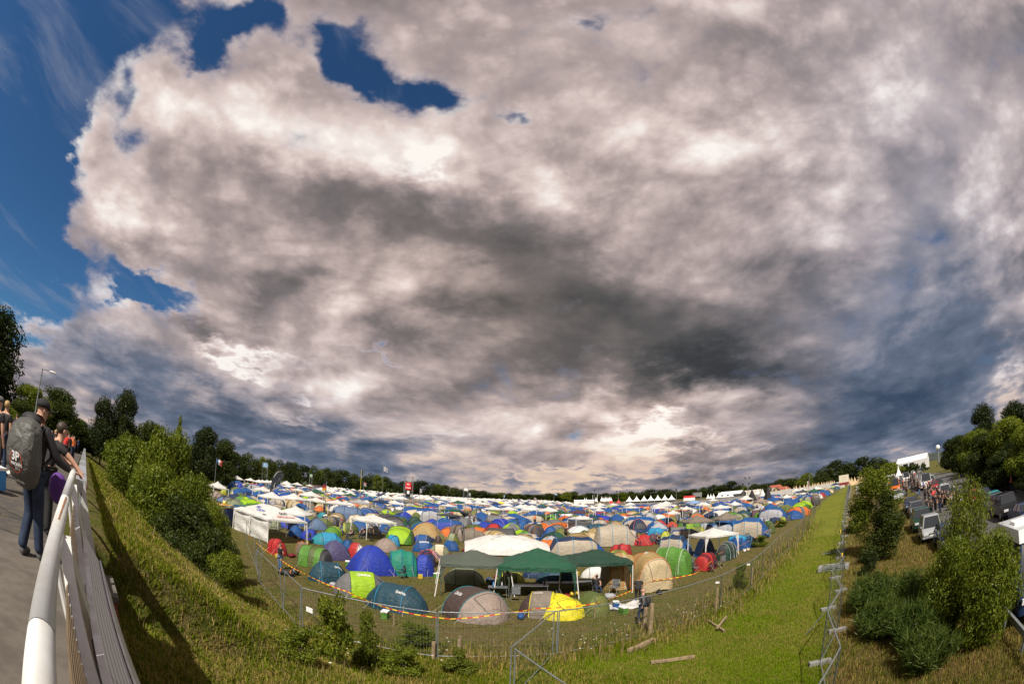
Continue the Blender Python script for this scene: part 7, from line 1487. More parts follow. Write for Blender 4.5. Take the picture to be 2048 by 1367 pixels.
  b = MB(); b.ell(tuple(Vector(J['chin']) + fw * .082 + Vector((0, 0, .018))), (.024, .010, .007), 8, 6); b.build('mouth', basic('lips', (.35, .12, .09), .5), t, smooth=True)
 if cap:
  b = MB(); c = h_ + Vector((0, 0, .055)) - fw * .008; b.ell(tuple(c), (.096, .110, .082), 14, 9); b.V = [(v[0], v[1], max(v[2], h_.z + .035)) for v in b.V]
  r_ = Vector((fw.y, -fw.x, 0)); P_ = [];
  for i in range(9): g_ = -1 + 2 * i / 8; P_ += [c + fw * (.085 + .0 * g_) + r_ * (.085 * g_) + Vector((0, 0, -.012)), c + fw * (.10 + .085 * sqrt(max(0, 1 - g_ * g_))) + r_ * (.08 * g_) + Vector((0, 0, -.030))]
  b.add(P_, [(2 * i, 2 * i + 1, 2 * i + 3, 2 * i + 2) for i in range(8)]); b.build('cap', cl[cap], t, smooth=True)
 return t
def face_to(loc, px=None, away=False, deg=0): a = atan2(loc[0], loc[1]); return -a + (0 if away else pi) + radians(deg)
pm = un(6.0, -.70, DECK); rot1 = -U_AZ * 0 + 0
ldir = radians(-68)   # he looks across the railing, half to the field
def az_rot(azd): return -radians(azd)
man = person('tall man in black cap and glasses with a big grey backpack, standing at the railing', pm, az_rot(-22), dict(elR=(.31, .10, 1.16), wrR=(.42, .30, 1.08), haR=(.46, .37, 1.07), elL=(-.27, .05, 1.14), wrL=(-.18, .28, 1.10), haL=(-.14, .34, 1.10), chin=(.01, .035, 1.55), head=(.02, .055, 1.63), top=(.02, .06, 1.69), knL=(-.10, .06, .5), anL=(-.12, -.12, .09), toL=(-.14, .03, .035), knR=(.11, -.02, .5)), 'black', 'jeans', hair=None, sub=2, sleeves=1.9, fingers=True, scale=1.06, cap='black', headturn=.75, shoes='grey')
hd = Vector((.02, .055, 1.63))
RT_ = Matrix.Rotation(-.75, 3, 'Z')
for sgn in (-1, 1): b = MB(); b.tube([hd + RT_ @ Vector((sgn * .034 + .034 * cos(g), .099, .010 + .022 * sin(g))) for g in np.linspace(0, 2 * pi, 13)], .006, 5); b.build('glasses_rim', blackm, man); b = MB(); b.tube([hd + RT_ @ Vector((sgn * .068, .095, .015)), hd + RT_ @ Vector((sgn * .086, .0, .015))], .005, 4); b.build('glasses_arm', blackm, man)
bp_ = thing('backpack', 'tall grey rain-covered trekking backpack worn by the man in the cap', 'backpack', pm + Vector((.05, .03, .02)), az_rot(-22)); bp_.scale = (.98, 1, 1.0)
cov = fabric('raincover', (.085, .085, .078), .03, .5); V = []; F = []; n = 20; secs = [(0.80, .04, .03, -.24), (.84, .15, .10, -.26), (.92, .215, .155, -.30), (1.05, .25, .19, -.335), (1.2, .26, .20, -.345), (1.35, .25, .185, -.335), (1.47, .22, .16, -.31), (1.55, .16, .11, -.28), (1.585, .05, .04, -.26)]
rw = np.random.default_rng(3)
for (z, a_, c_, y0) in secs:
 for j in range(n): g = 2 * pi * j / n; e_ = .8; V.append((a_ * np.sign(cos(g)) * abs(cos(g)) ** e_ * (1 + .03 * rw.normal()), y0 + c_ * np.sign(sin(g)) * abs(sin(g)) ** e_ * (1 + .03 * rw.normal()), z))
for i in range(len(secs) - 1):
 for j in range(n): F.append((i * n + j, i * n + (j + 1) % n, (i + 1) * n + (j + 1) % n, (i + 1) * n + j))
F += [tuple(range(n))[::-1], tuple(range((len(secs) - 1) * n, len(secs) * n))]; obj('rain_cover', npmesh('rain_cover', V, F, [cov], smooth=True), bp_)
b = MB(); b.ell((-.04, -.20, 1.56), (.17, .11, .09), 12, 8); b.build('top_pouch', dark, bp_, smooth=True)
for sx in (-1, 1): b = MB(); b.tube([(sx * .11, -.16, 1.46), (sx * .12, -.02, 1.53), (sx * .12, .13, 1.40), (sx * .13, .13, 1.2), (sx * .15, -.1, 1.08)], .022, 6); b.build('shoulder_strap', dark, bp_, smooth=True)
wt = basic('print_white', (.7, .7, .7), .6);
def bp_text(txt, size, m_, x_, z_):
 V_, F_ = text_mesh(txt); out_ = []
 for v in V_: xx = x_ + v[0] * size; zz = z_ + v[1] * size; sc = np.interp(zz, [s_[0] for s_ in secs], [s_[1] for s_ in secs]); cc_ = np.interp(zz, [s_[0] for s_ in secs], [s_[2] for s_ in secs]); y0 = np.interp(zz, [s_[0] for s_ in secs], [s_[3] for s_ in secs]); u_ = min(.98, abs(xx) / sc); out_.append((xx, y0 - cc_ * (1 - u_ ** 2.2) ** .45 - .012, zz))
 obj('print', npmesh('print', out_, F_, [m_]), bp_)
bp_text('3P', .13, wt, .02, 1.14); bp_text('WACKEN', .045, wt, .03, 1.06); bp_text('2011', .045, wt, .05, 1.02); bp_text('Quechua', .052, wt, .0, .885)
out_ = []; b = MB()
for k in range(26):
 g = 2 * pi * k / 25;
 if .9 < g < 2.2: continue
 g2 = g + 2 * pi / 25; pr2 = []
 for gg in (g, g2):
  for r_ in (.098, .106): xx = .02 + r_ * cos(gg); zz = 1.09 + r_ * 1.15 * sin(gg); cc_ = np.interp(zz, [s_[0] for s_ in secs], [s_[2] for s_ in secs]); sc = np.interp(zz, [s_[0] for s_ in secs], [s_[1] for s_ in secs]); y0 = np.interp(zz, [s_[0] for s_ in secs], [s_[3] for s_ in secs]); pr2.append((xx, y0 - cc_ * (1 - min(.98, abs(xx) / sc) ** 2.2) ** .45 - .012, zz))
 b.add(pr2, [(0, 1, 3, 2)])
b.build('red_ring_print', basic('print_red', (.6, .06, .03), .6), bp_)
pm2 = un(7.5, -.62, DECK)
person('young man in black T-shirt leaning over the railing with his arm hanging out', pm2, az_rot(18), dict(pelvis=(0, -.05, .93), waist=(0, .02, 1.08), chest=(0, .12, 1.27), neck=(0, .17, 1.42), chin=(0, .20, 1.48), head=(0, .215, 1.565), top=(0, .21, 1.625), shL=(-.175, .12, 1.34), shR=(.175, .14, 1.34), elR=(.30, .36, 1.18), wrR=(.42, .52, 1.02), haR=(.46, .56, .95), elL=(-.24, .30, 1.16), wrL=(-.15, .46, 1.10), haL=(-.10, .52, 1.09)), 'black', 'black', 'd', sub=2, sleeves=.6, fingers=True, scale=1.0)
p_ = un(6.4, -.36, DECK + .86); t = obj('folded_jacket', MB().ell((0, 0, 0), (.15, .13, .20), 14, 10).build('x', cl['purple'], smooth=True).data, None, p_, .4); bpy.data.objects.remove(bpy.data.objects['x']); tag(t, 'purple jacket hanging at the railing in front of the man in the cap', 'jacket')
pa_ = un(10.3, -2.25, DECK); pb_ = un(12.6, -2.5, DECK)
person('man in a dark T-shirt and grey cap at the left edge of the photo', pa_, az_rot(-20), {}, 'black', 'khaki', None, sub=1, cap='grey')
person('grey haired person in black behind the man with the grey cap', pb_, az_rot(-30), {}, 'black', 'jeans', 'g', sub=1)
p_ = un(9.9, -2.05, DECK + .02); t = thing('cool_box', 'blue and white cool box on the road at the left edge', 'cool box', p_, .5); t.scale = (.75,) * 3; b = MB(); b.box((0, 0, .30), (.36, .5, .5)); b.build('box_body', basic('box_blue', (.02, .22, .55), .45), t); b = MB(); b.box((0, 0, .585), (.38, .52, .07)); b.build('lid', wht, t); b = MB(); b.tube([(-.18, -.2, .5), (-.2, -.2, .72), (-.2, .2, .72), (-.18, .2, .5)], .012, 6); b.build('handle', wht, t)
t = thing('crowd_barrier', 'grey crowd control barrier on the road beside the cool box', 'barrier', un(7.7, -1.75, DECK + .02), .5); b = MB(); b.tube([(0, 0, 0), (0, 0, 1.05), (-1.6, 0, 1.05), (-1.6, 0, 0)], .022, 6); b.build('frame', galv, t); b = MB()
for i in range(1, 12): b.tube([(-i * .133, 0, .15), (-i * .133, 0, 1.03)], .008, 4)
b.tube([(0, 0, .15), (-1.6, 0, .15)], .015, 5); b.build('infill_bars', galv, t); b = MB(); b.box((0, 0, .03), (.06, .6, .04)); b.build('foot', galv, t); b = MB(); b.box((-1.6, 0, .03), (.06, .6, .04)); b.build('foot', galv, t)
def at_px(px, py, dz=0): p = hit(px, py); p.z += dz; return p
STAND = dict(elL=(-.27, -.05, 1.16), wrL=(-.17, -.13, .96), haL=(-.12, -.14, .92), elR=(.27, -.05, 1.16), wrR=(.17, -.13, .96), haR=(.12, -.14, .92))
p = at_px(560, 1139); person('man in black T-shirt and jeans standing by the small red tent', p, face_to(p, deg=-50), STAND, 'black', 'ljeans', 'b', sub=2, fingers=True)
BEND = dict(pelvis=(0, -.10, .93), waist=(0, .02, 1.05), chest=(0, .22, 1.16), neck=(0, .36, 1.22), chin=(0, .42, 1.21), head=(0, .47, 1.17), top=(0, .50, 1.13), shL=(-.18, .26, 1.16), shR=(.18, .26, 1.16), elL=(-.24, .36, .92), wrL=(-.20, .42, .70), haL=(-.19, .43, .62), elR=(.24, .36, .92), wrR=(.20, .42, .70), haR=(.19, .43, .62), hiL=(-.09, -.10, .9), hiR=(.09, -.10, .9))
p = at_px(1275, 1204); person('man in black bending over the white ground sheet, seen from behind', p, face_to(p, away=True), BEND, 'black', 'black', None, sub=2)
WALK = dict(knL=(-.09, .16, .52), anL=(-.09, .10, .12), toL=(-.1, .25, .07), knR=(.09, -.02, .50), anR=(.09, -.22, .12), toR=(.09, -.08, .03), elL=(-.25, -.10, 1.14), wrL=(-.26, -.04, .90), haL=(-.26, -.01, .82), elR=(.25, .08, 1.15), wrR=(.24, .25, .98), haR=(.23, .31, .94))
p = at_px(1283, 1246); person('bald man in grey jacket with a black bag walking past the wooden posts', p, face_to(p, deg=-100), WALK, 'grey', 'jeans', None, sub=2, sleeves=1.9)
t = thing('shoulder_bag', 'black bag on the back of the bald man', 'bag', p + Vector((.28, .12, 1.05)), .3); b = MB(); b.ell((0, 0, 0), (.15, .14, .26), 12, 8); b.build('bag_body', dark, t, smooth=True); b = MB(); b.tube([(-.05, 0, .2), (-.22, -.1, .42), (-.35, -.1, .1)], .018, 5); b.build('strap', dark, t)
SIT = dict(pelvis=(0, 0, .45), waist=(0, -.04, .60), chest=(0, -.06, .82), neck=(0, -.04, .98), chin=(0, -.01, 1.04), head=(0, .0, 1.12), top=(0, 0, 1.18), shL=(-.175, -.05, .90), shR=(.175, -.05, .90), elL=(-.25, .06, .68), wrL=(-.16, .27, .62), haL=(-.13, .33, .62), elR=(.25, .06, .68), wrR=(.16, .27, .62), haR=(.13, .33, .62),
           hiL=(-.09, .02, .43), hiR=(.09, .02, .43), knL=(-.13, .44, .48), anL=(-.14, .46, .09), toL=(-.15, .60, .035), knR=(.13, .44, .48), anR=(.14, .46, .09), toR=(.15, .60, .035))
SIT2 = dict(SIT); SIT2.update(elR=(.30, .10, 1.05), wrR=(.14, .14, 1.20), haR=(.06, .13, 1.22))
def chair(p, rz, label, col='dark'):
 t = thing('folding_chair', label, 'chair', p, rz, 'folding camping chairs'); m_ = dark if col == 'dark' else fabric('chair', (.16, .17, .18), .1)
 b = MB(); b.box((0, 0, .41), (.48, .44, .03)); b.build('seat', m_, t); b = MB(); b.box((0, -.24, .66), (.48, .03, .46)); b.build('backrest', m_, t)
 for sx in (-1, 1): b = MB(); b.tube([(sx * .25, -.24, .90), (sx * .25, .22, 0)], .013, 5); b.tube([(sx * .25, .24, .58), (sx * .25, -.24, 0)], .013, 5); b.build('leg_frame', galv, t); b = MB(); b.box((sx * .26, 0, .60), (.05, .42, .03)); b.build('armrest', blackm, t)
 return t
p = at_px(1192, 1186); r = face_to(p, deg=20); person('seated man in black raising his arm beside the camping tables', p, r, SIT2, 'black', 'jeans', None, sub=2, cap='black', fingers=True); chair(p, r, 'chair under the man with the raised arm')
p = at_px(1228, 1186); chair(p, face_to(p, deg=-30), 'empty grey folding chair left of the man bending over', 'g')
p = at_px(1030, 1200); chair(p, face_to(p, deg=190), 'empty brown-grey folding chair in front of the long camping table', 'g')
for (px, py, lab, dg_, ps, sh, lg, hr) in [(682, 1069, 'bearded man in a red cap walking between the white gazebos', 30, WALK, 'grey', 'ljeans', None), (742, 1082, 'long haired person in black standing under the white gazebo', 160, {}, 'black', 'black', 'd'), (648, 1047, 'man in a white shirt bending beside the yellow hand truck', 90, BEND, 'white', 'black', 'b'),
                                           (664, 1022, 'person in black standing beneath the joined white gazebos, left one', 0, {}, 'black', 'black', 'b'), (671, 1020, 'person in black standing beneath the joined white gazebos, right one', 40, {}, 'black', 'jeans', 'b'),
                                           (1131, 1078, 'person in black seen from behind between the olive and blue tents', 180, {}, 'black', 'black', 'd'), (778, 1058, 'person with a blue towel under the white gazebo at its right side', 0, {}, 'blue', 'khaki', 'b')]:
 p = at_px(px, py); person(lab, p, face_to(p, deg=dg_), ps, sh, lg, hr, sub=1, cap='red' if 'red cap' in lab else None)
for (px, py, lab, dg_, sh) in [(702, 1077, 'person sitting on a camping chair left of the middle white gazebo', -60, 'black'), (733, 1073, 'first person sitting in the group under the middle white gazebo', 60, 'black'), (724, 1076, 'second person sitting in the group under the middle white gazebo', -20, 'black'), (1274, 1062, 'person sitting in the open door of the navy dome tent', 0, 'black'), (1277, 1090, 'blond person sitting in front of the bright red dome tent', 10, 'black'), (1312, 1085, 'first of two people sitting beside the wine red tent', -20, 'black'), (1318, 1088, 'second of two people sitting beside the wine red tent', 20, 'black'), (1365, 1040, 'person sitting beside the sky blue dome at the right', 0, 'black'), (772, 1062, 'person sitting below the blue tarpaulin shelter', 20, 'grey')]:
 p = at_px(px, py); r = face_to(p, deg=dg_); person(lab, p, r, SIT, sh, 'jeans', 'g' if 'blond' in lab else 'b', sub=1); chair(p, r, 'chair under the ' + lab.replace('person sitting', 'sitter').replace('people sitting', 'sitters').replace(' of two', '').replace('in the group ', ''))
CR = []
for i, (ps, sh, lg, hr, so_, cp) in enumerate([({}, 'black', 'black', 'd', False, None), (WALK, 'black', 'jeans', 'b', False, None), (WALK, 'grey', 'khaki', 'b', True, 'black'), ({}, 'white', 'jeans', 'g', True, None), (WALK, 'red', 'black', 'd', True, None), (STAND, 'black', 'khaki', 'g', True, None), ({}, 'blue', 'black', None, False, 'black'), (WALK, 'black', 'ljeans', 'd', False, 'grey'), (STAND, 'orange', 'jeans', 'b', False, None)]):
 CR.append((ps, sh, lg, hr, so_, cp))
CP_ = {}
CW = {'black': 'black', 'jeans': 'jeans', 'grey': 'grey', 'khaki': 'khaki', 'white': 'white', 'red': 'red', 'blue': 'blue', 'ljeans': 'pale jeans', 'orange': 'orange'}
def crowd(px, py, k, where, group, loc=None):
 p = loc or at_px(px, py); ps, sh, lg, hr, so_, cp = CR[k]; r = RNG.uniform(0, 6.28)
 if k not in CP_: CP_[k] = person('x', p, r, ps, sh, lg, hr, sub=0, shorts=so_, cap=cp); t = CP_[k]
 else: t = copy_tree(CP_[k])
 t.location = p; t.rotation_euler = (0, 0, r); s_ = RNG.uniform(.94, 1.06); t.scale = (s_, s_, s_); t['group'] = group
 base = f'{["person", "walker", "capped walker", "fair person", "walker", "person", "capped person", "capped walker", "person"][k]} in {CW[sh]} and {CW[lg]} {"shorts" if so_ else ""} {where}'.replace('  ', ' ')
 base = base.replace('jeans shorts', 'denim shorts'); lb = base; n_ = 0
 while lb in USED and n_ < 6: lb = base + [' left', ' right', ' behind', ' in front', ' middle', ' apart'][n_]; n_ += 1
 if len(lb.split()) > 16: lb = lb.replace(' the ', ' ').replace('people ', '')
 USED.add(lb); t['label'] = lb; return t
road_pts = [(1903, 1020, 3), (1908, 1018, 1), (1867, 1008, 4), (1872, 1012, 1), (1878, 1008, 5), (1862, 1004, 7), (1853, 1028, 0), (1862, 1032, 0), (1813, 992, 1), (1803, 990, 0), (1808, 991, 7), (1795, 981, 0), (1829, 976, 1), (1836, 982, 1), (1847, 985, 6), (1822, 967, 0), (1812, 970, 2), (1842, 974, 0), (1838, 970, 7), (1832, 965, 1), (1852, 990, 3), (1826, 960, 0), (1857, 996, 1), (1800, 966, 6), (1792, 968, 0), (1830, 956, 4), (1836, 960, 8), (1842, 965, 0), (1912, 1081, 0), (1921, 1083, 7), (2022, 985, 8), (1846, 955, 1), (1825, 952, 0), (1834, 950, 7), (1858, 1008, 2), (1884, 1014, 0), (1818, 972, 0), (1846, 978, 1), (1856, 984, 3), (1861, 990, 0), (1868, 996, 7), (1876, 1002, 0), (1889, 1010, 1), (1896, 1014, 5), (1824, 984, 0), (1838, 990, 7), (1871, 1020, 0), (1880, 1024, 1), (1806, 978, 4), (1850, 1000, 0)]
wn = ['on the road before the silver hatchback', 'on the road by the red car', 'on the road left lane', 'on the road by the white lorry', 'far along the road', 'on the road beside the parked cars']
for i, (px, py, k) in enumerate(road_pts): crowd(px, py, k, wn[0] if 1895 < px < 1915 and py < 1030 else (wn[1] if 1855 < px <= 1885 else (wn[2] if px < 1816 else (wn[3] if py > 972 else wn[4]))) if px < 1910 else wn[5], 'people walking on the road')
for i in range(44):
 u_ = RNG.uniform(30, 80); n_ = RNG.uniform(-5.5, -.9); v = un(u_, n_); v.z = G(v.x, v.y) + .06; crowd(0, 0, int(RNG.integers(9)), ['at the near end of', 'in the middle of', 'at the far end of'][min(2, int((u_ - 30) / 17))] + ' the bridge road crowd', 'crowd on the bridge road', v)
for i in range(46):
 px = RNG.uniform(1150, 1262); py = RNG.uniform(1006, 1013); crowd(px, py, int(RNG.integers(9)), ['left part', 'middle part', 'right part'][min(2, int((px - 1150) / 38))] + ' of the crowd by the grey fence', 'visitor crowd by the grey fence')
for i in range(60):
 px = RNG.uniform(470, 1560); py = RNG.uniform(1008, 1062) - max(0, 900 - px) * .09 - max(0, px - 1350) * .08; crowd(px, py, int(RNG.integers(9)), 'among the tents ' + ('at the far left' if px < 650 else 'left of centre' if px < 900 else 'in the centre' if px < 1150 else 'right of centre' if px < 1350 else 'at the right'), 'people among the tents')
# ------------------------------------------------------------------ things lying about in the camp
def simple(name, b, m_, label, cat, loc, rz=0, group=None, smooth=False): o = b.build(name, m_, None, loc, rz, smooth=smooth); return tag(o, label, cat, group)
p = at_px(572, 1150); t = thing('duffel_bag', 'black duffel bag with orange handles on the grass beside the standing man', 'bag', p, .2); b = MB(); b.tube([(-.5, 0, .19), (-.44, 0, .2), (.44, 0, .2), (.5, 0, .19)], .19, 14, rr=[.12, .19, .19, .12]); b.build('bag_body', dark, t, smooth=True)
for sx in (-.32, .32): b = MB(); b.tube([(sx, .19 * cos(g), .2 + .20 * sin(g)) for g in np.linspace(0, pi, 9)], .02, 5); b.build('handle', basic('orange_strap', (.75, .2, .02), .6), t)
p = at_px(590, 1149); t = thing('rucksack', 'round black rucksack right of the black duffel bag', 'bag', p, .3); b = MB(); b.ell((0, 0, .24), (.30, .24, .26), 14, 9); b.build('bag_body', dark, t, smooth=True); b = MB(); b.tube([(-.1, -.22, .40), (0, -.30, .3), (.1, -.22, .15)], .02, 5); b.build('strap', galv, t)
p = at_px(1243, 1213); V = []; nx = 12
for i in range(nx + 1):
 for j in range(9): V.append((i * .21 - 1.2 + .08 * sin(j * 2.1), j * .17 - .8 + .12 * sin(i * 1.3), .02 + .14 * RNG.uniform(0, 1) ** 2 * abs(sin(i * 1.7 + j)) + .12 * max(0, sin(i * .9 + j * .6)) ** 3))
simple('ground_sheet', MB().add(V, [(i * 9 + j, i * 9 + 9 + j, i * 9 + 10 + j, i * 9 + 1 + j) for i in range(nx) for j in range(8)]), fb('white'), 'crumpled white and silver ground sheet spread in front of the bending man', 'ground sheet', p, .15, smooth=True)
tb = basic('table_top', (.10, .11, .12), .35)
def table(p, rz, L, label, Wd=.7, m_=None, h=.72):
 t = thing('camping_table', label, 'table', p, rz, 'camping tables'); b = MB(); b.box((0, 0, h), (L, Wd, .035)); b.build('table_top', m_ or tb, t)
 for sx in (-1, 1):
  for sy in (-1, 1): b = MB(); b.tube([(sx * (L / 2 - .08), sy * (Wd / 2 - .06), h), (sx * (L / 2 - .08) + .05, sy * (Wd / 2 - .04), 0)], .016, 5); b.build('leg', galv, t)
 return t
for (px, py, rz, L, lab) in [(1060, 1192, .05, 2.1, 'left long dark table under the emerald gazebo'), (1120, 1186, .08, 2.1, 'right long dark table under the emerald gazebo'), (995, 1196, 0, 1.1, 'small table with bottles under the left gazebo'), (1165, 1183, .4, 1.2, 'dark table beside the seated man')]: p = at_px(px, py); table(p, -atan2(p.x, p.y) + rz, L, lab)
def bottle(px, py, h0, m_, lab): p = at_px(px, py, h0); simple('bottle', MB().lathe([(.001, 0), (.045, 0), (.045, .18), (.018, .25), (.018, .30), (.001, .30)], 10), m_, lab, 'bottle', p, 0, 'bottles on the camping tables', True)
plastic = basic('clear_plastic', (.45, .5, .55), .15); bottle(986, 1196, .74, basic('blue_bottle', (.1, .3, .6), .2), 'blue bottle on the small table, left one'); bottle(1003, 1196, .74, plastic, 'clear bottle on the small table, right one'); bottle(1088, 1190, .74, basic('cola', (.06, .015, .01), .15), 'dark cola bottle on the long table')
p = at_px(1130, 1197); t = thing('crate', 'red drinks crate under the emerald gazebo beside its leg', 'crate', p, .4); b = MB()
for i in range(5): b.box((0, -.15 + 0, .03 + i * .06), (.42, .02, .035)); b.box((0, .15, .03 + i * .06), (.42, .02, .035)); b.box((-.2, 0, .03 + i * .06), (.02, .3, .035)); b.box((.2, 0, .03 + i * .06), (.02, .3, .035))
b.build('crate_frame', cl['red'], t); b = MB()
for i in range(6): b.lathe([(.035, .02), (.035, .2), (.012, .28)], 8, (-.14 + (i % 3) * .14, -.07 + (i // 3) * .14, 0))
b.build('bottles', basic('brown_glass', (.05, .02, .01), .2), t)
p = at_px(1148, 1192); t = thing('carry_bag', 'yellow and black bag on the grass beside the red crate', 'bag', p, .2); b = MB(); b.ell((0, 0, .17), (.28, .2, .18), 12, 8); b.build('bag_body', basic('bag_yellow', (.7, .5, .02), .6, 0, .9, 6, c2=(.02, .02, .02)), t, smooth=True); b = MB(); b.tube([(-.1, 0, .3), (0, 0, .42), (.1, 0, .3)], .015, 5); b.build('handle', dark, t)
for (px, py, lab, c_) in [(1185, 1200, 'heap of blue and white clothes in front of the seated man', 'lblue'), (1205, 1204, 'black jacket heap next to the clothes', 'black'), (1220, 1196, 'grey towel lying by the folding chair', 'lgrey'), (1130, 1205, 'dark bag under the gazebo leg', 'dgrey')]:
 p = at_px(px, py); b = MB(); b.ell((0, 0, .12), (.36, .26, .2), 14, 9); r_ = np.random.default_rng(px); b.V = [(v[0] * (1 + .25 * r_.normal() * .4), v[1], max(.01, v[2] * (1 + .3 * r_.normal() * .4))) for v in b.V]; simple('clothes_heap', b, fb(c_), lab, 'clothes', p, 0, 'clothes and bags on the grass', True)
for (px, py, lab, c_) in [(1485, 1098, 'pinkish bundle beside the front white gazebo leg', 'pink'), (1489, 1104, 'white bucket left of the yellow one at the fence side', 'white'), (1496, 1102, 'pale yellow bucket at the camp edge near the navy tent', 'cream')]:
 p = at_px(px, py); t = thing('bucket' if 'bucket' in lab else 'bundle', lab, 'bucket' if 'bucket' in lab else 'bundle', p); b = MB(); b.lathe([(.001, 0), (.13, 0), (.16, .3), (.14, .3), (.12, .04)], 12); b.build('pail' if 'bucket' in lab else 'cloth', fb(c_), t, smooth=True); b = MB(); b.tube([(.15 * cos(g), 0, .3 + .12 * sin(g)) for g in np.linspace(0, pi, 7)], .008, 4); b.build('handle', galv, t)
p = at_px(660, 1053); t = thing('hand_truck', 'yellow hand truck standing between the slate blue tents', 'hand truck', p, -atan2(p.x, p.y) + .2); ym = basic('yellow_paint', (.70, .50, .03), .5)
b = MB(); b.tube([(-.22, 0, .1), (-.22, 0, 1.2), (-.12, 0, 1.35), (.12, 0, 1.35), (.22, 0, 1.2), (.22, 0, .1)], .022, 6); b.build('frame', ym, t)
for z in (.35, .65, .95): b = MB(); b.tube([(-.22, 0, z), (.22, 0, z)], .016, 5); b.build('crossbar', ym, t)
b = MB(); b.box((0, -.15, .05), (.5, .3, .02)); b.build('toe_plate', ym, t)
for sx in (-1, 1): b = MB(); b.tube([(sx * .24, .05, .14), (sx * .32, .05, .14)], .13, 14); b.build('wheel', wht, t)
p = hit(447, 1052); ca = -atan2(p.x, p.y) + .9; t = thing('sheet_booth', 'booth of blue plastic sheets under a wooden counter top beside the party tent', 'booth', p, ca); bw = fabric('blue_sheet', (.010, .03, .22), .08, .3)
for x_ in (-.9, .9):
 for y_ in (-.5, .5): b = MB(); b.box((x_, y_, 1.05), (.07, .07, 2.1)); b.build('post', wood, t)
for (c_, s_) in (((0, -.52, .92), (1.8, .02, 1.8)), ((.92, 0, .92), (.02, 1.0, 1.8)), ((-.92, 0, .92), (.02, 1.0, 1.8))): b = MB(); b.box(c_, s_); b.build('sheet', bw, t)
pinew = basic('pine_board', (.55, .32, .10), .7, 0, .25, 8); b = MB(); b.box((0, 0, 2.12), (2.1, 1.1, .05)); b.build('counter_top', pinew, t); b = MB(); b.box((0, -.53, 1.92), (1.9, .04, .09)); b.build('board', pinew, t)
t = thing('bucket', 'white and yellow tub standing on the wooden counter', 'bucket', p + Vector((0, 0, 2.15)), 0); b = MB(); b.lathe([(.001, 0), (.15, 0), (.18, .32), (.001, .32)], 14); b.build('pail', basic('tub_yellow', (.75, .6, .1), .5), t, smooth=True); b = MB(); b.lathe([(.001, .325), (.2, .325), (.2, .38), (.001, .38)], 14); b.build('lid', wht, t)
p = at_px(551, 1068); t = table(p, .3, .9, 'small grey table inside the party tent', .6, basic('table_grey', (.35, .35, .36), .5), .7)
p = hit(1518, 1028); D = hypot(p.x, p.y); k = D / FPX; t = thing('awning', 'taupe awning on poles in front of the dark plum box tent', 'awning', p, -atan2(p.x, p.y))
b = MB(); V = []
for i in range(7):
 for j in range(4): V.append(((-18 + i * 6) * k, -1.4 + j * .9, 1.95 + .12 * cos(i) - .18 * j / 3 * 0))
b.add(V, [(i * 4 + j, i * 4 + 4 + j, i * 4 + 5 + j, i * 4 + 1 + j) for i in range(6) for j in range(3)]); b.build('canopy', fb('taupe'), t, smooth=True)
for sx in (-17.5, 17.5): b = MB(); b.tube([(sx * k, -1.35, 0), (sx * k, -1.35, 1.95)], .025, 5); b.build('pole', galv, t)
p = hit(938, 1048); D = hypot(p.x, p.y); k = D / FPX; t = thing('patterned_blanket', 'black and white patterned blanket hung slanting beside the charcoal gazebo', 'blanket', p, -atan2(p.x, p.y)); b = MB(); pz = [(-20, 1.9), (-4, 2.0), (13, .7), (-5, .6)]
b.add([(x_ * k, .3 * i_, z_) for i_, (x_, z_) in enumerate(pz)], [(0, 1, 2, 3)]); b.build('cloth', fb('black'), t)
b = MB()
for i in range(9):
 for j in range(5):
  if (i * 3 + j * 5) % 4 == 0: continue
  f0, g0 = i / 9 + .02, j / 5 + .03
  def bl(f, g): A_ = Vector((pz[0][0] * k, 0, pz[0][1])); B_ = Vector((pz[1][0] * k, .3, pz[1][1])); C_ = Vector((pz[2][0] * k, .6, pz[2][1])); D_ = Vector((pz[3][0] * k, .9, pz[3][1])); return (A_ * (1 - f) + B_ * f) * (1 - g) + (D_ * (1 - f) + C_ * f) * g + Vector((0, -.03, 0))
  b.add([bl(f0, g0), bl(f0 + .05, g0), bl(f0 + .05, g0 + .13), bl(f0, g0 + .13)], [(0, 1, 2, 3)])
b.build('pattern_print', fb('lgrey'), t)
p = hit(857, 1131); D = hypot(p.x, p.y) + .75; a = atan2(p.x, p.y); q_ = Vector((D * sin(a), D * cos(a), p.z)); t = thing('flag_cover', 'red, white and blue flag cloth draped over the small navy tent', 'flag', q_, -a)
def cap_pt(f, g, o_=0): x_ = (f - .5) * 1.75; y_ = (g - .5) * 1.6 ; return Vector((x_, y_, 1.34 - .85 * (f - .5) ** 2 * 2 - .55 * (g - .5) ** 2 + o_ - .30 * (1 - g)))
def patch(c_, pts, nm, o_): b = MB(); b.add([cap_pt(f, g, o_) for f, g in pts], [tuple(range(len(pts)))]); b.build(nm, fb(c_), t)
b = MB(); b.add([cap_pt(i / 8, j / 8) for i in range(9) for j in range(9)], [(i * 9 + j, i * 9 + 9 + j, i * 9 + 10 + j, i * 9 + 1 + j) for i in range(8) for j in range(8)]); b.build('blue_cloth', fb('navy'), t, smooth=True)
def strip_(c_, a_, e_, w, nm, o_):
 b = MB(); d_ = Vector((e_[0] - a_[0], e_[1] - a_[1])); s_ = Vector((-d_.y, d_.x)).normalized() * w / 2
 for i in range(8): f0, f1 = i / 8, (i + 1) / 8; P_ = [Vector(a_) + d_ * f0 - s_, Vector(a_) + d_ * f0 + s_, Vector(a_) + d_ * f1 + s_, Vector(a_) + d_ * f1 - s_]; b.add([cap_pt(v.x, v.y, o_) for v in P_], [(0, 3, 2, 1)])
 b.build(nm, fb(c_), t)
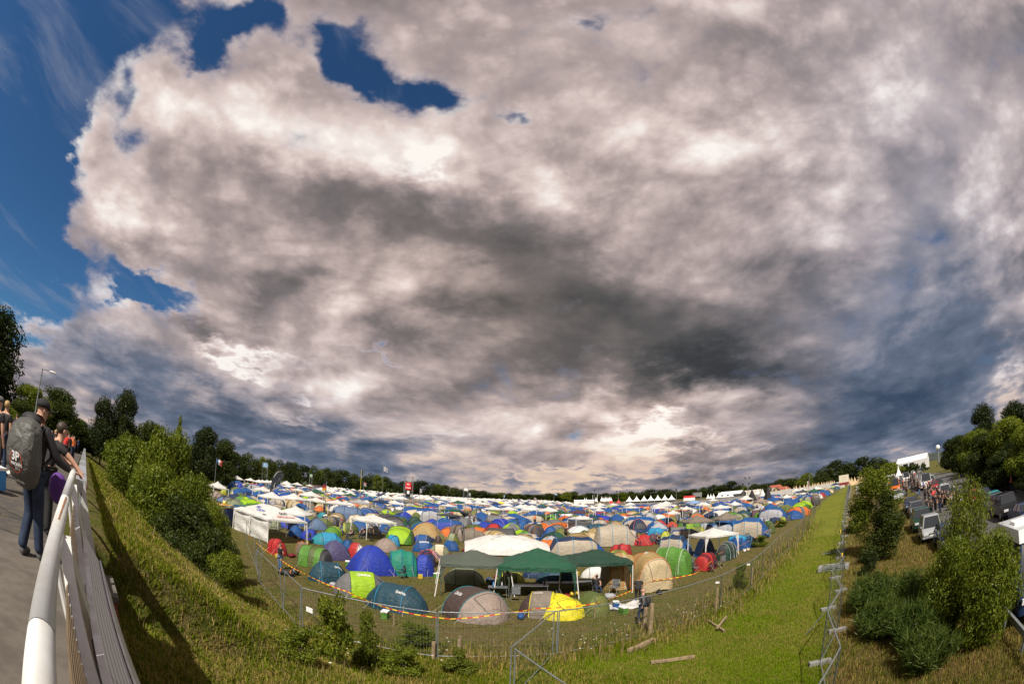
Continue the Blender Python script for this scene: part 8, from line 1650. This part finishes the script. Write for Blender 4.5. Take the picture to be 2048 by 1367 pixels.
for a_, e_ in (((0, 0), (1, 1)), ((0, 1), (1, 0)), ((0, .5), (1, .5)), ((.5, 0), (.5, 1))): strip_('white', a_, e_, .17, 'white_band', .012)
for a_, e_ in (((0, 0), (1, 1)), ((0, 1), (1, 0)), ((0, .5), (1, .5)), ((.5, 0), (.5, 1))): strip_('red', a_, e_, .085, 'red_band', .020)
def p_bag(c): t = thing('bag', 'x', 'bag', (0, 0, 0)); b = MB(); b.ell((0, 0, .16), (.26, .18, .17), 10, 7); b.build('bag_body', fb(c), t, smooth=True); b = MB(); b.tube([(-.1, 0, .28), (0, 0, .38), (.1, 0, .28)], .012, 4); b.build('handle', dark, t); return t
def p_box(c): t = thing('cool_box', 'x', 'cool box', (0, 0, 0)); b = MB(); b.box((0, 0, .17), (.46, .3, .32)); b.build('box_body', fb(c), t); b = MB(); b.box((0, 0, .355), (.48, .32, .05)); b.build('lid', wht, t); return t
def p_can(): t = obj('beer_crate', MB().box((0, 0, .13), (.40, .30, .26)).build('x', basic('crate_y', (.5, .35, .03), .6)).data); bpy.data.objects.remove(bpy.data.objects['x']); return tag(t, 'x', 'crate')
PR_ = [(p_bag('blue'), 'blue bag'), (p_bag('black'), 'black bag'), (p_bag('wine'), 'wine red bag'), (p_box('blue'), 'blue cool box'), (p_box('green'), 'green cool box'), (p_can(), 'yellow drinks crate'), (chair((0, 0, 0), 0, 'x'), 'dark folding chair'), (chair((0, 0, 0), 0, 'x', 'g'), 'grey folding chair'), (p_bag('lgrey'), 'pale rubbish bag')]
ub = set(); k = 0
for i in range(900):
 if k >= 120: break
 a_, b2, r_ = PLACED[int(RNG.integers(len(PLACED)))]; g = RNG.uniform(0, 6.28); x, y = a_ + cos(g) * (r_ * 1.3 + .4), b2 + sin(g) * (r_ * 1.3 + .4); D = hypot(x, y)
 if D > 70 or not free(x, y, -.1): continue
 j = int(RNG.integers(len(PR_))); t = PR_[j][0] if j not in ub else copy_tree(PR_[j][0]); ub.add(j); p = P3(x, y); t.location = p; t.rotation_euler = (0, 0, g * 3); t['group'] = 'camping gear between the tents'; t['label'] = rel_label(PR_[j][1], p); k += 1
# ------------------------------------------------------------------ vehicles on the road
glassm = basic('car_glass', (.02, .025, .03), .06, .0, spec=1.0); tyrem = basic('tyre', (.02, .02, .02), .8); rimm = basic('rim', (.40, .41, .42), .35, .8); lampm = basic('headlamp', (.75, .78, .80), .1, .2); tailm = basic('tail_lamp', (.45, .02, .02), .25)
plate = basic('number_plate', (.75, .75, .70), .5)
def paintm(n, c): return basic('car_paint_' + n, c, .22, .35, spec=.8)
PC = {'silver': (.42, .44, .46), 'black': (.012, .012, .014), 'dark blue': (.012, .03, .09), 'white': (.75, .76, .76), 'red': (.40, .015, .015), 'grey': (.14, .15, .16), 'orange': (.75, .17, .02), 'turquoise': (.01, .22, .25), 'dark green': (.015, .06, .04), 'pale green': (.35, .50, .42), 'blue': (.03, .10, .32)}
KIND = {
 'hatch': (4.0, 1.72, [(-2.0, .30), (-2.02, .75), (-1.95, .98), (.75, .98), (1.6, .84), (1.95, .66), (2.0, .30)], [(-1.93, .97), (-1.55, 1.45), (-.2, 1.50), (.35, 1.40), (.95, .97)], (1.25, -1.25), .31),
 'sedan': (4.6, 1.78, [(-2.3, .30), (-2.32, .72), (-2.2, .98), (-1.4, 1.0), (.85, .98), (1.9, .82), (2.25, .64), (2.3, .30)], [(-1.55, .99), (-.95, 1.40), (.0, 1.44), (.40, 1.36), (1.1, .98)], (1.42, -1.38), .32),
 'suv': (4.6, 1.88, [(-2.3, .38), (-2.32, .85), (-2.25, 1.12), (1.0, 1.12), (1.95, 1.02), (2.25, .80), (2.3, .38)], [(-2.22, 1.11), (-1.95, 1.74), (.2, 1.78), (.55, 1.70), (1.15, 1.11)], (1.45, -1.42), .37),
 'mpv': (3.9, 1.72, [(-1.95, .32), (-1.97, .8), (-1.9, 1.05), (1.1, 1.03), (1.65, .88), (1.9, .68), (1.95, .32)], [(-1.9, 1.04), (-1.75, 1.75), (.3, 1.82), (.55, 1.72), (1.25, 1.03)], (1.2, -1.25), .31),
 'van': (5.4, 2.0, [(-2.7, .38), (-2.7, 1.2), (-2.7, 1.25), (1.85, 1.25), (2.4, 1.05), (2.65, .85), (2.7, .38)], [(-2.7, 1.24), (-2.66, 2.35), (.9, 2.40), (1.25, 2.25), (1.95, 1.24)], (1.75, -1.65), .35)}
def inset(poly, k):
 cy = sum(p[0] for p in poly) / len(poly); cz = min(p[1] for p in poly); return [(cy + (p[0] - cy) * k, cz + (p[1] - cz) * (1 - (1 - k) * .6)) for p in poly]
def car(kind, colr, label, name='parked_car', cat='car', group='cars parked along the road'):
 Lc, Wc, low, gh, wh, wr = KIND[kind]; pm_ = paintm(colr.replace(' ', '_'), PC[colr]); t = thing(name, label, cat, (0, 0, 0), 0, group); hw = Wc / 2
 def loft(secs, m_, nm, smooth=False, caps=True):
  n = len(secs[0][1]); V = []; F = []
  for x_, poly in secs: V += [(x_, y_, z_) for y_, z_ in poly]
  for i in range(len(secs) - 1):
   for j in range(n): j2 = (j + 1) % n; F.append((i * n + j, i * n + j2, (i + 1) * n + j2, (i + 1) * n + j))
  if caps: F += [tuple(range(n))[::-1], tuple(range((len(secs) - 1) * n, len(secs) * n))]
  return obj(nm, npmesh(nm, V, F, [m_], smooth=False), t)
 l1, l2 = inset(low, .985), inset(low, .95)
 body = loft([(-hw, l2), (-hw + .05, l1), (-hw + .14, low), (hw - .14, low), (hw - .05, l1), (hw, l2)], pm_, 'body')
 g0 = gh; top = [(p[0], p[1]) for p in gh]
 def gx(z): zb, zt = gh[0][1], max(p[1] for p in gh); return (hw - .10) - .16 * (z - zb) / (zt - zb)
 V = [(-gx(z_), y_, z_) for y_, z_ in gh] + [(gx(z_), y_, z_) for y_, z_ in gh]; n = len(gh)
 F = [tuple(range(n)), tuple(range(n, 2 * n))[::-1]] + [(i, i + n, i + 1 + n, i + 1) for i in range(n - 1)]
 obj('windows', npmesh('windows', V, F, [glassm]), t)
 b = MB(); e = .012
 r_ = [p for p in gh if p[1] > max(q_[1] for q_ in gh) - .13]
 y0, y1 = r_[0][0], r_[-1][0]
 P_ = [(sx * (gx(z_) + e), y_, z_ + e) for y_, z_ in r_ for sx in (-1, 1)]
 b.add(P_, [(2 * i, 2 * i + 1, 2 * i + 3, 2 * i + 2) for i in range(len(r_) - 1)])
 b.build('roof', pm_, t)
 for sx in (-1, 1):
  for (ya, za), (yb, zb) in ([gh[0], gh[1]], [gh[-1], gh[-2]]): MB().tube([(sx * (gx(za) + .0), ya, za), (sx * gx(zb), yb, zb)], .045, 5).build('pillar', pm_, t)
  zt = r_[0][1]; ym = (gh[0][0] + gh[-1][0]) / 2 - .1; MB().tube([(sx * gx(gh[0][1]), ym, gh[0][1]), (sx * gx(zt), ym, zt)], .04, 5).build('pillar', pm_, t)
  if kind == 'van': b = MB(); b.add([(sx * (gx(1.24) + .012), -2.68, 1.24), (sx * (gx(1.24) + .012), .75, 1.24), (sx * (gx(2.3) + .012), .65, 2.33), (sx * (gx(2.3) + .012), -2.64, 2.33)], [(0, 1, 2, 3)]); b.build('side_panel', pm_, t)
 for sx in (-1, 1):
  for y_ in wh:
   w_ = obj('wheel', MB().tube([(sx * (hw - .20), y_, wr), (sx * (hw + .005), y_, wr)], wr, 18).build('x', tyrem).data, t); bpy.data.objects.remove(bpy.data.objects['x'])
   b = MB(); b.lathe([(.001, 0), (wr * .62, 0), (wr * .62, .02), (.001, .035)], 14); b.V = [(sx * (hw + .006 + v[2]), y_ + v[0], wr + v[1]) for v in b.V]; b.build('rim', rimm, w_)
  fy = max(p[0] for p in low); fz = low[-2][1] * .98
  b = MB(); b.box((sx * (hw - .30), fy - .07, fz - .03), (.42, .18, .17)); b.build('headlight', lampm, t)
  b = MB(); b.box((sx * (hw - .17), min(p[0] for p in low) + .04, fz + .10), (.26, .12, .20)); b.build('tail_light', tailm, t)
  b = MB(); b.ell((sx * (hw + .06), gh[-1][0] - .12, gh[-1][1] + .06), (.09, .06, .07), 8, 6); b.build('mirror', pm_, t)
 b = MB(); b.box((0, fy + .012, .52), (.50, .02, .11)); b.build('number_plate', plate, t); b = MB(); b.box((0, fy - .02, .44 if kind != 'suv' else .5), (Wc * .7, .08, .16)); b.build('bumper', blackm if colr in ('black', 'grey') else pm_, t)
 b = MB(); b.box((0, fy - .005, fz - .08), (Wc * .38, .05, .13)); b.build('grille', blackm, t)
 return t
def on_road(t, s, o_, flip=False, yaw=0):
 x, y = so(s, o_); t.location = (x, y, G(x, y) + .06); t.rotation_euler = (0, 0, -radians(45) + (pi if flip else 0) + yaw); return t
def so_of(p): return (p.x + p.y) * .70711, (p.x - p.y) * .70711
def put(t, px, py, flip=False, yaw=0, o_=None):
 p = hit(px, py); s, oo = so_of(p); return on_road(t, s, oo if o_ is None else o_, flip, yaw)
row = [('hatch', 'turquoise', 'turquoise hatchback in the far row, shaded by the wood', 1985, 1018), ('suv', 'black', 'black off-road car nearest the right edge in the far row', 2010, 1034), ('hatch', 'silver', 'silver hatchback between the turquoise and the black car', 1999, 1025), ('sedan', 'dark blue', 'dark blue saloon cut by the right edge', 2050, 1048),
       ('mpv', 'silver', 'silver compact van with big windscreen in the far row, next to the walkers', 1888, 1000), ('hatch', 'black', 'black hatchback right of the silver compact van', 1900, 1004), ('sedan', 'grey', 'grey saloon with shining windscreen in the far row', 1912, 1000), ('sedan', 'black', 'black saloon right of the grey one in the far row', 1925, 1006), ('hatch', 'red', 'dull red hatchback half hidden by the loose sapling', 1950, 1010), ('sedan', 'red', 'red saloon behind the walkers in the far row', 1864, 982), ('mpv', 'pale green', 'pale green small van parked before the red saloon', 1860, 974), ('hatch', 'dark green', 'dark green hatchback behind the silver compact van', 1874, 978), ('sedan', 'dark blue', 'dark blue saloon behind the dull red hatchback', 1965, 1008)]
for kd, cn, lb, px, py in row: put(car(kd, cn, lb), px, py, flip=True, yaw=.0 if kd != 'suv' else 0)
vans = [('van', 'white', 'white high van in the far row with boxy back, left one', 1842, 975), ('van', 'white', 'white high van in the far row with boxy back, right one', 1850, 978), ('van', 'white', 'white van standing on the near lane behind the walkers', 1812, 964), ('van', 'orange', 'orange van in the near row behind the birch', 1788, 986), ('van', 'white', 'white van behind the orange van', 1784, 974), ('van', 'white', 'white van behind the second white one in the near row', 1792, 962), ('van', 'white', 'distant white van before the long white hall', 1833, 938), ('van', 'white', 'distant white van near the pointed white pavilion', 1820, 945), ('van', 'white', 'distant white van at the far end of the road, right', 1850, 935)]
for kd, cn, lb, px, py in vans: put(car(kd, cn, lb, 'parked_van', 'van', 'vans along the road'), px, py, flip=True)
near = [('mpv', 'silver', 'silver compact van on the grass verge, seen from the front', 1859, 1078, 6.2), ('hatch', 'dark blue', 'dark blue hatchback half hidden by the sapling leaves', 1893, 1093, 6.3), ('suv', 'dark green', 'dark green off-road car behind the silver compact van', 1842, 1058, None), ('sedan', 'grey', 'grey saloon in the near row beside the birch', 1832, 1030, None), ('sedan', 'dark blue', 'dark blue saloon behind the grey saloon in the near row', 1822, 1020, None), ('sedan', 'silver', 'silver saloon behind the orange van in the near row', 1794, 1000, None), ('sedan', 'grey', 'distant grey car before the pointed white pavilion', 1812, 950, None), ('sedan', 'black', 'distant black car before the pointed white pavilion', 1806, 952, None), ('sedan', 'white', 'distant white car at the foot of the grassy bank', 1826, 948, None), ('hatch', 'blue', 'distant blue car among the white vans', 1845, 941, None), ('sedan', 'grey', 'distant grey car far along the road', 1838, 946, None)]
for kd, cn, lb, px, py, o_ in near: put(car(kd, cn, lb), px, py, flip=True, o_=None)
t = car('van', 'dark blue', 'dark blue camper van with a white roof at the right edge, seen from above', 'camper_van', 'van', 'vans along the road'); p = hit(2040, 1205); on_road(t, *so_of(p), flip=True); t.scale = (1.05, 1.0, 1.06)
b = MB(); b.add([(x_ * q_, y_, z_) for (q_, y_, z_) in ((.80, -2.66, 2.28), (.80, 1.2, 2.30), (.72, -2.6, 2.62), (.72, .7, 2.66)) for x_ in (-1, 1)], [(0, 1, 3, 2), (4, 6, 7, 5), (0, 4, 5, 1), (2, 3, 7, 6), (0, 2, 6, 4), (1, 5, 7, 3)]); b.build('high_roof', paintm('white', PC['white']), t); b = MB(); b.box((0, -1.0, 2.69), (.9, .7, .10)); b.build('roof_hatch', wht, t);
t = car('mpv', 'white', 'white minibus with dark windows behind the people at the left edge', 'minibus', 'minibus', None); t.scale = (1.1, 1.35, 1.08); v = un(17.2, -4.6); t.location = (v.x, v.y, G(v.x, v.y) + .06); t.rotation_euler = (0, 0, -U_AZ + pi)
pagoda(1797, 929, 945, 13, 'pointed white pavilion beside the far road, its peak before the trees', 125, None, walls=False, name='pavilion', cat='pavilion')
hoarding(1762, 952, 1790, 946, 120, 130, 2.6, 'white container fence left of the pointed white pavilion', basic('container', (.62, .62, .60), .6), 5)
hoarding(1712, 972, 1735, 965, 100, 118, 2.0, 'white fence boards right of the billboard', basic('white_board', (.60, .60, .60), .6), 6)
gr_ = thing('guard_rail', 'low steel guard rail with short posts at the lower right corner', 'guard rail', (0, 0, 0)); a_ = hit(1996, 1198, .7); b_ = hit(2060, 1270, .7); d_ = (b_ - a_).normalized(); a_ = a_ - d_ * 1.0; b_ = b_ + d_ * 14
for i in range(8):
 p0 = a_ + (b_ - a_) * (i / 8); p1 = a_ + (b_ - a_) * ((i + .99) / 8); p0.z, p1.z = G(p0.x, p0.y), G(p1.x, p1.y)
 b = MB(); bar(b, p0 + Vector((0, 0, .68)), p1 + Vector((0, 0, .68)), .10, .05, Vector((0, 0, 1))); bar(b, p0 + Vector((.03, .03, .56)), p1 + Vector((.03, .03, .56)), .18, .03, Vector((d_.y, -d_.x, 0))); b.build('beam', galv, gr_)
 b = MB(); b.box(tuple(p0 + Vector((0, 0, .3))), (.08, .08, .7)); b.build('rail_post', galv, gr_)
